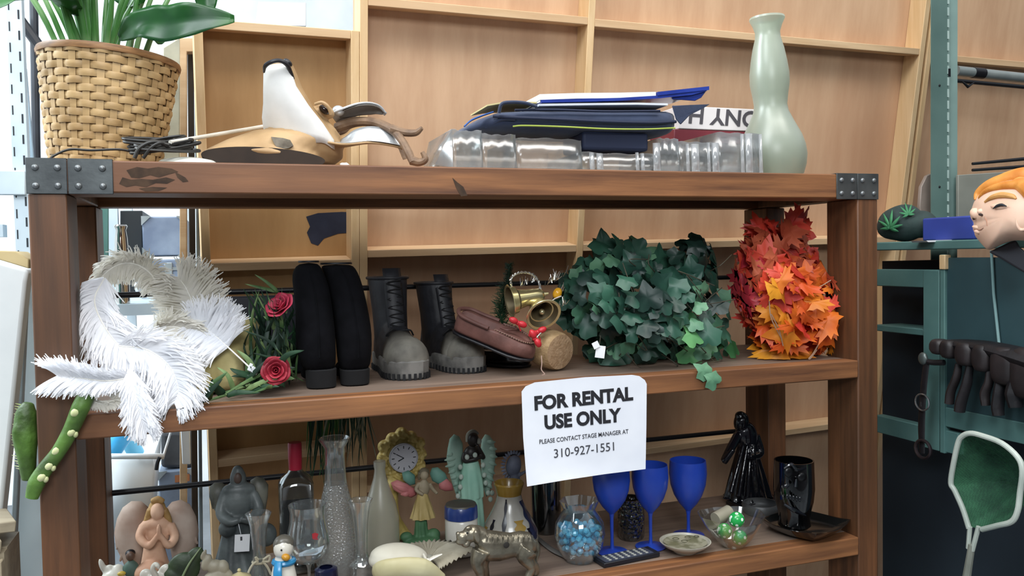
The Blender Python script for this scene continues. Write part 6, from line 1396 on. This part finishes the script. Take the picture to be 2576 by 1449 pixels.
tag(slabq('pale_blue_box', [(262, 1365), (330, 1365), (330, 1520), (262, 1520)], 1.0, .25, mat('pale_blue_box', 'b5c4d2', 'cad6e0', rough=.6, scale=4)), 'pale blue box under the white tub', 'box')
# leaning panels and boards, far left
tag(slabq('white_foam_panel', [(-120, 622), (72, 680), (66, 710), (8, 1255), (-112, 2330), (-330, 2330)], .12, .05, mat('white_foam', 'd5dada', 'e6eae9', rough=.6, scale=5), bevel=.006), 'big white foam panel leaning at the far left', 'panel')
tag(slabq('tan_lid_board', [(-60, 628), (40, 632), (72, 652), (72, 676), (-60, 636)], .18, .1, mat('tan_edge', 'a89468', 'bda97d', rough=.7, scale=9)), 'tan rounded board edge on top of the white panel', 'board')
tag(slabq('thin_grey_rail', [(58, 720), (70, 715), (40, 1345), (-2, 2240), (-18, 2240), (26, 1345)], .2, .02, mat('grey_rail', '7c8486', '959c9d', rough=.5, scale=9)), 'thin grey rail along the white leaning panel', 'rail')
tag(slabq('grey_white_board', [(66, 700), (90, 690), (112, 1375), (134, 2120), (20, 2120), (30, 1340)], .30, .02, mat('grey_white_board', 'a9b3b4', 'c2cacb', rough=.7, scale=4)), 'greyish white board between the leaning panel and the left post', 'board')
for i, (y0, y1, lab) in enumerate(((1340, 1372, 'upper weathered plank lying on another plank at lower left'), (1374, 1408, 'lower weathered plank lying on the grey wooden crate at lower left'))):
    q = [at(-60, y0-8, -.05), at(30+i*4, y0-6, -.05)]; z0 = at(0, y1, -.05).z; z1 = at(0, y0, -.05).z
    a = at(-80, y0, -.05).x; b = at(92-i*24, y0, .1).x
    tag(MB().box(((a+b)/2-.03, .06-.03*i, (z0+z1)/2), (b-a, .10, abs(z1-z0)-.002), rotm(0, 6, 20)).build('weathered_plank', wood('weathered_wood', '857a66', 'a89c86', '94886f', 'X', 1.0), bevel=.002), lab, 'plank', 'weathered planks at lower left')

zc_ = at(0, 1409, -.05).z
ct_ = thing('wooden_crate', 'grey weathered wooden crate under two planks at lower left, cut by the frame', 'crate', (-.17, .06, 0))
for k in range(6): MB().bb((-.30, -.02, .01+k*zc_/6.03), (-.055, .0, (k+1)*zc_/6.03-.008)).build('slat', MATS['weathered_wood'], ct_, bevel=.002)
for x in (-.30, -.075): MB().bb((x, .001, 0), (x+.02, .021, zc_-.004)).build('corner_post', MATS['weathered_wood'], ct_)
MB().bb((-.30, .022, 0), (-.055, .11, zc_-.002)).build('crate_body', MATS['weathered_wood'], ct_)

# ================================================================ GREEN RACK AND CABINET, RIGHT
M_grn = mat('green_steel', '4c6560', '5e7771', rough=.5, metal=.15, scale=5); M_grw = mat('teal_green_paint', '426664', '567a76', rough=.6, scale=5, bump=.1); M_grd = mat('dark_green_paint', '1f3a40', '2a474c', rough=.65, scale=4)
XR = 1.98
def xbox(name, px0, px1, y0, y1, m, parent=None, X=XR, th=.03, bevel=.002, ym=None):
    """panel in the plane X: columns px0..px1, rows measured at the middle column"""
    ya = atx(px0, (y0+y1)/2, X).y; yb = atx(px1, (y0+y1)/2, X).y; xm = (px0+px1)/2 if ym is None else ym
    z1 = atx(xm, y0, X).z; z0 = atx(xm, y1, X).z; return MB().bb((X, min(ya, yb), z0), (X+th, max(ya, yb), z1)).build(name, m, parent, bevel=bevel)
# steel upright
ua = at(2343, 300, .36); ub = at(2385, 300, .36); uc = at(2411, 300, .36)
gr_ = thing('steel_rack_upright', 'tall green slotted steel rack post at the right, in front of the plywood', 'rack post', (ub.x, .36, 0))
MB().bb((ua.x, .36, 0), (ub.x, .363, 2.25)).build('face', M_grn, gr_); MB().box(((ub.x+uc.x)/2+.001, .375, 1.125), ((uc.x-ub.x)+.003, .003, 2.25), rotm(0, 0, -35)).build('flange', M_grn, gr_)
mb = MB(); z = 1.0
for i in range(40): z = .9+i*.034; mb.bb((ub.x-.004, .358, z), (ub.x+.002, .3595, z+.024))
mb.build('slots', mat('slot_light', '8fa39e', 'a3b5b0', rough=.5, scale=9), gr_)
for y in (215, 470): c = at(2363, y, .36); MB().ell((c.x, .359, c.z), (.0035, .002, .0035)).build('hole', M_black, gr_)
c = at(2388, 183, .358); MB().bb((c.x-.004, .3565, c.z-.012), (c.x+.004, .358, c.z+.012)).build('hole', M_black, gr_)
rl = thing('taped_rail', 'grey steel rail wrapped with black tape, high at the right', 'rail', at(2490, 190, .40))
a = at(2405, 178, .40); b = at(2640, 203, .40); MB().tube([a, b], .015, 14).build('bar', mat('grey_rail_steel', '7d8584', '959c9a', rough=.4, metal=.4, scale=9), rl)
a2 = a.lerp(b, .17); b2 = a.lerp(b, .28); MB().tube([a2, b2], .0165, 14).build('tape', M_black, rl)
a = at(2405, 203, .39); b = at(2640, 225, .39); MB().tube([a, b], .006, 10).build('cable', M_black, rl); MB().tube([at(2420, 205, .385), at(2435, 218, .385), at(2450, 208, .385)], [.002, .005, .002], 8).build('tape_end', M_black, rl)
for (ya, yb, lab) in ((412, 398, 'upper thin black rod lying at the right above the orange haired mask'), (428, 420, 'lower thin black rod lying at the right above the orange haired mask')):
    tag(MB().tube([at(2446, ya, .25), at(2680, yb-8, .2)], [.004, .006], 8).build('black_rod', M_black), lab, 'rod', 'black rods at the right')
tag(slabq('grey_sheet', [(2411, 440), (2640, 425), (2640, 605), (2411, 605)], .34, .01, mat('grey_sheet', '74746c', '8a8a80', rough=.7, scale=5)), 'grey sheet standing behind the orange haired mask', 'sheet')
bw = on(2330, 600, 1.40); tag(slabq('round_mirror', [(2318, 470), (2332, 442), (2344, 436), (2350, 470), (2350, 560), (2322, 560), (2314, 520)], .40, .012, mat('dull_mirror', '7c6f66', '9a8d84', rough=.4, scale=7)), 'dull round edged plate leaning behind the green post', 'plate')
# shelf board, cabinet end
zs1 = atx(2400, 604, XR).z; zs0 = atx(2400, 627, XR).z
cab = thing('green_cabinet', 'teal green painted wooden cabinet with open frame, under the orange haired mask', 'cabinet', (XR+.2, .05, 0))
y_l = atx(2205, 700, XR).y
MB().bb((XR-.01, -.45, zs0), (XR+.65, min(y_l+.10, .345), zs1)).build('top_board', M_grw, cab, bevel=.003)
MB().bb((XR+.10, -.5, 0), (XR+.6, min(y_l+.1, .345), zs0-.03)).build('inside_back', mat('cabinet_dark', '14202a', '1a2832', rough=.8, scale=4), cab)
xbox('rail', 2200, 2361, 678, 722, M_grw, cab); xbox('stile', 2322, 2362, 680, 1130, M_grw, cab, X=XR-.004, th=.034)
xbox('stile', 2364, 2376, 640, 1140, M_grw, cab, X=XR-.006, th=.02); xbox('shelf', 2200, 2322, 822, 838, M_grw, cab, X=XR+.004, th=.09, ym=2260); xbox('rail', 2200, 2322, 1058, 1102, M_grw, cab, ym=2262)
xbox('door_panel', 2376, 2680, 648, 1060, M_grd, cab, X=XR+.002, th=.018, ym=2420); xbox('rail', 2366, 2680, 1035, 1085, M_grw, cab, X=XR-.002, th=.02, ym=2430); xbox('lower_panel', 2366, 2410, 1085, 1140, M_grw, cab, X=XR-.001, th=.02)
xbox('raw_edge', 2362, 2377, 641, 678, M_pine, cab, X=XR-.009, th=.02)
mb = MB(); mb.tube([atx(2494, 630, XR-.004), atx(2500, 740, XR-.004), atx(2513, 862, XR-.004)], .0032, 8); mb.build('cord', mat('pale_cord', '6f9293', '86a6a5', rough=.7), cab)
# things on the board
tag(MB().bb((atx(2320, 575, 2.02).x, atx(2450, 575, 2.02).y, zs1+EPS), (2.14, atx(2320, 575, 2.02).y, atx(2380, 546, 2.02).z)).build('blue_bin', mat('blue_plastic_bin', '2a3a86', '35479a', rough=.5, scale=5), bevel=.004), 'plain blue plastic bin on the green shelf board', 'bin')
pb2 = thing('printed_pouch', 'dark pouch printed with pointed green leaves, left of the blue bin', 'bag', (2.06, .36, zs1))
mb = MB(); c = atx(2268, 560, 2.05); s = S(c); c.z = zs1+.001+46*s
Yv = (atx(2330, 560, 2.05)-atx(2210, 560, 2.05)).normalized()
mb.ell(c, (.05, 62*s*1.15, 46*s), None, 22, 14, lambda p: 1+.05*sin(5*p.y+3*p.z)); mb.ell(c+V((.01, -.055, -.005)), (.04, .045, 34*s), None, 18, 12)
mb.build('pouch', mat('dark_green_cloth', '1b2a29', '2a3d3a', rough=.8, scale=16, bump=.3), pb2, remesh=.004, sm=3)
Lg = mat('leaf_print', '2c6b45', '3f8757', rough=.7, scale=20)
def palm(cx, cy, L, rot, name):
    mb = MB()
    for k, (a, l) in enumerate(((-100, .55), (-62, .8), (-30, .95), (0, 1.1), (32, .95), (65, .8), (100, .55))):
        a = radians(a+rot); P = []; n = 7
        for i in range(n):
            t = i/(n-1); P.append((cx+L*l*t*sin(a), cy-L*l*t*cos(a)))
        Lf = []; Rt = []
        for i, (x, y) in enumerate(P):
            t = i/(n-1); w = L*.09*sin(pi*min(1, t*.9+.1)); Lf.append((x-w*cos(a), y-w*sin(a))); Rt.append((x+w*cos(a), y+w*sin(a)))
        pts = []
        for x, y in Lf+Rt[::-1]:
            dd = ray(x, y); oo = CAM-c; e = V((1/.05, 1/(62*s*1.15), 1/(46*s))); dv = V((dd.x*e.x, dd.y*e.y, dd.z*e.z)); ov = V((oo.x*e.x, oo.y*e.y, oo.z*e.z))
            A_ = dv.dot(dv); B_ = 2*dv.dot(ov); C_ = ov.dot(ov)-1.14**2; D_ = B_*B_-4*A_*C_
            pts.append(CAM+dd*((-B_-math.sqrt(max(D_, 0)))/(2*A_)))
        n2 = n; mb.add(pts, [(i, i+1, 2*n2-2-i, 2*n2-1-i) for i in range(n2-1)])
    mb.build(name, Lg, pb2, solid=.0006)
palm(2238, 575, 44, 8, 'leaf_print'); palm(2285, 540, 30, -15, 'leaf_print')
tag(slabq('white_card', [(2330, 605), (2395, 603), (2400, 608), (2335, 609)], .05, .05, M_paper, bevel=0), 'thin white card lying on the green shelf board before the blue bin', 'card')

# ---- rubber mask with orange hair
XM = 1.86
mk = thing('rubber_mask', 'pale rubber face mask with swept orange hair, tilted back facing left', 'mask', atx(2500, 630, XM))
M_skin = mat('mask_skin', 'd2aa92', 'e0bfa8', rough=.5, scale=7, subs=.1); M_org = mat('mask_orange_hair', 'b86f26', 'd38f42', rough=.5, scale=22, stretch=(3, 1, 1), bump=.4, bscale=30); M_dk = mat('mask_black', '14161c', '1d2028', rough=.7, scale=9)
def am(x, y, dX=0): return atx(x, y, XM+dX)
sM = S(am(2500, 540)); Yax = (am(2560, 540)-am(2460, 540)); YK = Yax.length/100     # metres per px sideways in the plane X
def me_(mb, x, y, rx, ry, dX=0, d=None, rz=0, nu=20, nv=14):
    c = am(x, y, dX); return mb.ell(c, ((d if d is not None else min(rx, ry))*sM, rx*YK, ry*sM), rotm(-rz, 0, 0), nu, nv)
from mathutils.bvhtree import BVHTree
o_ = [(2456, 496), (2449, 508), (2446, 518), (2441, 532), (2439, 543), (2443, 553), (2450, 560), (2447, 569), (2446, 578), (2451, 585), (2451, 593), (2460, 604), (2474, 621), (2488, 633), (2508, 621), (2532, 610), (2558, 603), (2600, 610), (2650, 600), (2668, 540), (2650, 475), (2600, 448), (2545, 448), (2500, 460), (2472, 478)]
cx_, cy_ = 2530, 545; rings_ = []
for k, dx in ((.5, .07), (.8, .055), (.96, .025), (1.0, .0), (.985, -.012), (.93, -.028), (.82, -.046), (.64, -.060), (.40, -.068), (.15, -.072)):
    rings_.append([am(cx_+(x-cx_)*k, cy_+(y-cy_)*k, dx) for x, y in o_])
mb = MB(); mb.loft(rings_); fo_ = mb.build('face', M_skin, mk, smooth=80, sub=2)
tree_ = BVHTree.FromPolygons([v.co+abspos(fo_) for v in fo_.data.vertices], [tuple(p.vertices) for p in fo_.data.polygons])
def onf(x, y, lift=.0):
    d = ray(x, y).normalized(); h = tree_.ray_cast(CAM, d)[0]
    return (h if h else am(x, y))-d*lift
def ell_on(x, y, rx, ry, d, lift, rz, name, m, par=mk):
    c = onf(x, y, lift); MB().ell(c, (d*sM, rx*YK, ry*sM), rotm(-rz, 0, 0), 20, 14).build(name, m, par, smooth=80)
ell_on(2455, 537, 15, 13, 10, -.006, -30, 'nose', M_skin); ell_on(2468, 532, 9, 7, 7, -.004, 0, 'nose_wing', M_skin)
ell_on(2458, 572, 13, 5, 5, -.0035, -12, 'upper_lip', M_skin); ell_on(2462, 583, 12, 5.5, 5, -.0035, -10, 'lower_lip', M_skin)
ell_on(2517, 520, 24, 8, 8, -.003, -6, 'eyelid', M_skin)
def tub_on(pts, r, name, m, lift=.001): MB().tube(smoothpath([onf(x, y, lift) for x, y in pts], 5), [q*sM for q in r], 10).build(name, m, mk)
tub_on([(2478, 508), (2496, 497), (2520, 491), (2546, 494), (2556, 500)], [3, 6.5, 8, 6, 2], 'eyebrow', mat('mask_brow', 'a8743a', 'c18f52', rough=.6, scale=30))
tub_on([(2498, 525), (2508, 518), (2520, 515), (2532, 519)], [.8, 3.2, 3.4, 1.2], 'eye_slit', M_dk, .009)
tub_on([(2449, 577), (2457, 578), (2466, 578), (2474, 573)], [.5, 1.0, .9, .4], 'mouth_line', mat('mask_lip', '9d6f5c', rough=.6), .002)
tub_on([(2476, 545), (2482, 556), (2483, 568)], [.8, 1.6, .8], 'smile_fold', mat('mask_fold', 'a97a62', rough=.6), .0005)
for x, y, rx, ry in ((2467, 540, 5.5, 3.2), (2450, 549, 3.2, 4.5)): ell_on(x, y, rx, ry, 3, .006 if x > 2460 else .008, -10, 'nostril', mat('mask_dark_nostril', '2b1712', rough=.8))
tub_on([(2556, 548), (2560, 568), (2570, 578), (2590, 574)], [1, 3, 4, 3], 'ear_fold', M_skin, .0)
mb = MB()
for (pts, r) in (([(2453, 504), (2462, 486), (2490, 466), (2530, 452), (2590, 444), (2650, 450)], [4, 11, 15, 17, 19, 18]), ([(2460, 500), (2480, 482), (2515, 470), (2560, 466), (2620, 476)], [3, 8, 11, 13, 14]), ([(2490, 460), (2530, 446), (2580, 438), (2650, 446)], [6, 13, 18, 20]), ([(2560, 460), (2600, 480), (2640, 530)], [16, 26, 26])):
    P = smoothpath([onf(x, y, .001) for x, y in pts], 6); mb.tube(P, [q*sM for q in r], 12)
mb.build('hair', M_org, mk, remesh=.003, sm=3)
mb = MB()
a_ = [(2487, 634), (2512, 622), (2540, 609), (2556, 604), (2566, 622), (2600, 650), (2600, 700), (2520, 652)]
mb.hull([am(x, y, -.01) for x, y in a_], [am(x, y, .1) for x, y in a_]); mb.build('black_collar', M_dk, mk, bevel=.004)
# ---- black belt with pouches
XB_ = 1.93
bl = thing('pouch_belt', 'black leather belt of pouches and straps hanging on the green cabinet door', 'belt', atx(2450, 950, XB_))
M_lb = mat('worn_black_leather', '0f0e12', '1c181b', rough=.5, scale=16, bump=.3, bscale=50); M_lb2 = mat('brown_black_leather', '1a1516', '2c2425', rough=.5, scale=16, bump=.2)
def ab(x, y, d=0): return atx(x, y, XB_+d)
sB2 = S(ab(2450, 950))
mb = MB(); mb.tube(smoothpath([ab(2352, 872), ab(2400, 868), ab(2460, 872), ab(2520, 884), ab(2640, 918)], 5), [20*sB2, 25*sB2, 28*sB2, 34*sB2, 44*sB2], 12, flat=.6); mb.build('strap', M_lb, bl)
for (x, y, rx, ry) in ((2364, 872, 18, 20), (2390, 878, 18, 24), (2432, 890, 22, 30), (2475, 900, 22, 34), (2530, 920, 30, 46), (2590, 940, 40, 60)):
    mb = MB(); c = ab(x, y, -.012); mb.ell(c, (.02, rx*YK*1.05, ry*sB2), None, 18, 12, lambda p: 1/max(.8, (abs(p.y)**5+abs(p.z)**5+abs(p.x)**5)**.2)); p_ = mb.build('pouch', M_lb2, bl, smooth=60)
for (pts, r) in (([(2412, 915), (2406, 950), (2392, 985), (2388, 1015)], [9, 12, 13, 13]), ([(2440, 920), (2432, 965), (2418, 1010), (2414, 1035)], [10, 14, 16, 15]), ([(2490, 920), (2488, 960), (2478, 990), (2480, 1020)], [9, 12, 14, 12]), ([(2520, 930), (2515, 980), (2510, 1020), (2512, 1045)], [12, 16, 17, 15]), ([(2560, 950), (2552, 990), (2556, 1025)], [20, 24, 18])):
    mb = MB(); mb.tube(smoothpath([ab(x, y, -.01) for x, y in pts], 5), [q*sB2 for q in r], 12, flat=.8); mb.build('hanging_strap', M_lb if pts[0][0] in (2440, 2520, 2560) else M_lb2, bl)
# ---- strap with rings
ls = thing('leather_strap', 'narrow black leather strap with metal rings hanging left of the pouch belt', 'strap', atx(2325, 900, XB_-.01))
mb = MB(); mb.tube(smoothpath([ab(2332, 905, -.012), ab(2326, 950, -.012), ab(2321, 1010, -.012), ab(2318, 1080, -.012), ab(2320, 1140, -.012)], 6), [10*sB2, 11*sB2, 11*sB2, 12*sB2, 9*sB2], 10, flat=.3, up=V((1, 0, 0))); mb.build('strap', M_lb, ls)
Mrg = mat('ring_steel', '8c8f92', 'b0b3b5', rough=.25, metal=.9, scale=9)
def ringx(x, y, r, name, m, w=.0022):
    c = ab(x, y, -.02); P = [c+V((0, r*YK*cos(2*pi*k/24)*1.0, r*sB2*sin(2*pi*k/24))) for k in range(25)]; MB().tube(P, w, 6).build(name, m, ls)
ringx(2320, 1012, 22, 'ring', Mrg); ringx(2322, 1130, 24, 'ring', mat('dark_ring', '2b2326', '443a3c', rough=.35, metal=.6, scale=9), .004)
mb = MB(); c = ab(2322, 902, -.014); mb.ell(c, (.008, 14*YK, 17*sB2)); mb.build('rivet', mat('grey_rivet', '4f5857', '69716f', rough=.4, metal=.6, scale=9), ls); mb = MB(); mb.tube(smoothpath([ab(2335, 910, -.014), ab(2350, 912, -.012), ab(2375, 912, -.01)], 4), .007, 8); mb.build('loop', M_lb, ls)
# ---- landing net
XN = 1.80
nt_ = thing('fishing_net', 'hand net with pale frame and green mesh leaning before the green cabinet', 'net', atx(2450, 1440, XN))
def an_(x, y, d=0): return atx(x, y, XN+d)
P0 = [(2438, 1330), (2422, 1280), (2402, 1235), (2392, 1215), (2398, 1170), (2410, 1115), (2420, 1098), (2440, 1090), (2470, 1096), (2520, 1115), (2560, 1150), (2572, 1185), (2566, 1240), (2560, 1285), (2545, 1312), (2510, 1322), (2470, 1332)]
FP = smoothpath([an_(x, y) for x, y in P0], 4)
MB().tube(FP, .0058, 10).build('frame', mat('pale_net_frame', '9aa39a', 'b7beb4', rough=.5, scale=12), nt_)
c = an_(2480, 1215, .03); m = len(FP); vs = [c+V((.10, 0, -.02))]; 
for k in (.3, .55, .8, .98): vs += [c+(p-c)*k+V((.10*(1-k*k), 0, -.01*(1-k)+.003*sin(i*1.9+k*9))) for i, p in enumerate(FP)]
fs = [(0, 1+i, 1+(i+1) % m) for i in range(m)]
for r_ in range(3):
    for i in range(m): a = 1+r_*m+i; b = 1+r_*m+(i+1) % m; fs.append((a, b, b+m, a+m))
netm = mat('green_net', '1f4a33', '2e6244', rough=.8, scale=26)
n_ = netm.node_tree.nodes; L_n = netm.node_tree.links; tcn = n_.new('ShaderNodeTexCoord'); ck_ = n_.new('ShaderNodeTexChecker'); ck_.inputs['Scale'].default_value = 420; trn = n_.new('ShaderNodeBsdfTransparent'); mxn = n_.new('ShaderNodeMixShader')
mul = n_.new('ShaderNodeMath'); mul.operation = 'MULTIPLY'; mul.inputs[1].default_value = .35
L_n.new(tcn.outputs['Object'], ck_.inputs['Vector']); L_n.new(ck_.outputs['Fac'], mul.inputs[0]); L_n.new(mul.outputs[0], mxn.inputs[0]); L_n.new(n_['Principled BSDF'].outputs[0], mxn.inputs[1]); L_n.new(trn.outputs[0], mxn.inputs[2]); L_n.new(mxn.outputs[0], [x for x in n_ if x.type == 'OUTPUT_MATERIAL'][0].inputs[0])
MB().add(vs, fs).build('mesh_bag', netm, nt_, smooth=80)
mb = MB(); mb.tube([an_(2440, 1325), an_(2436, 1380)], .005, 8); mb.tube([an_(2462, 1325), an_(2446, 1385)], .005, 8); mb.build('yoke', mat('pale_net_frame', '', ), nt_) if False else mb.build('yoke', MATS['pale_net_frame'], nt_)
MB().tube([an_(2445, 1370), an_(2432, 1450), an_(2415, 1560)], [.007, .0085, .009], 10).build('handle', mat('worn_handle', '6d7067', '8d9084', rough=.5, scale=12), nt_)
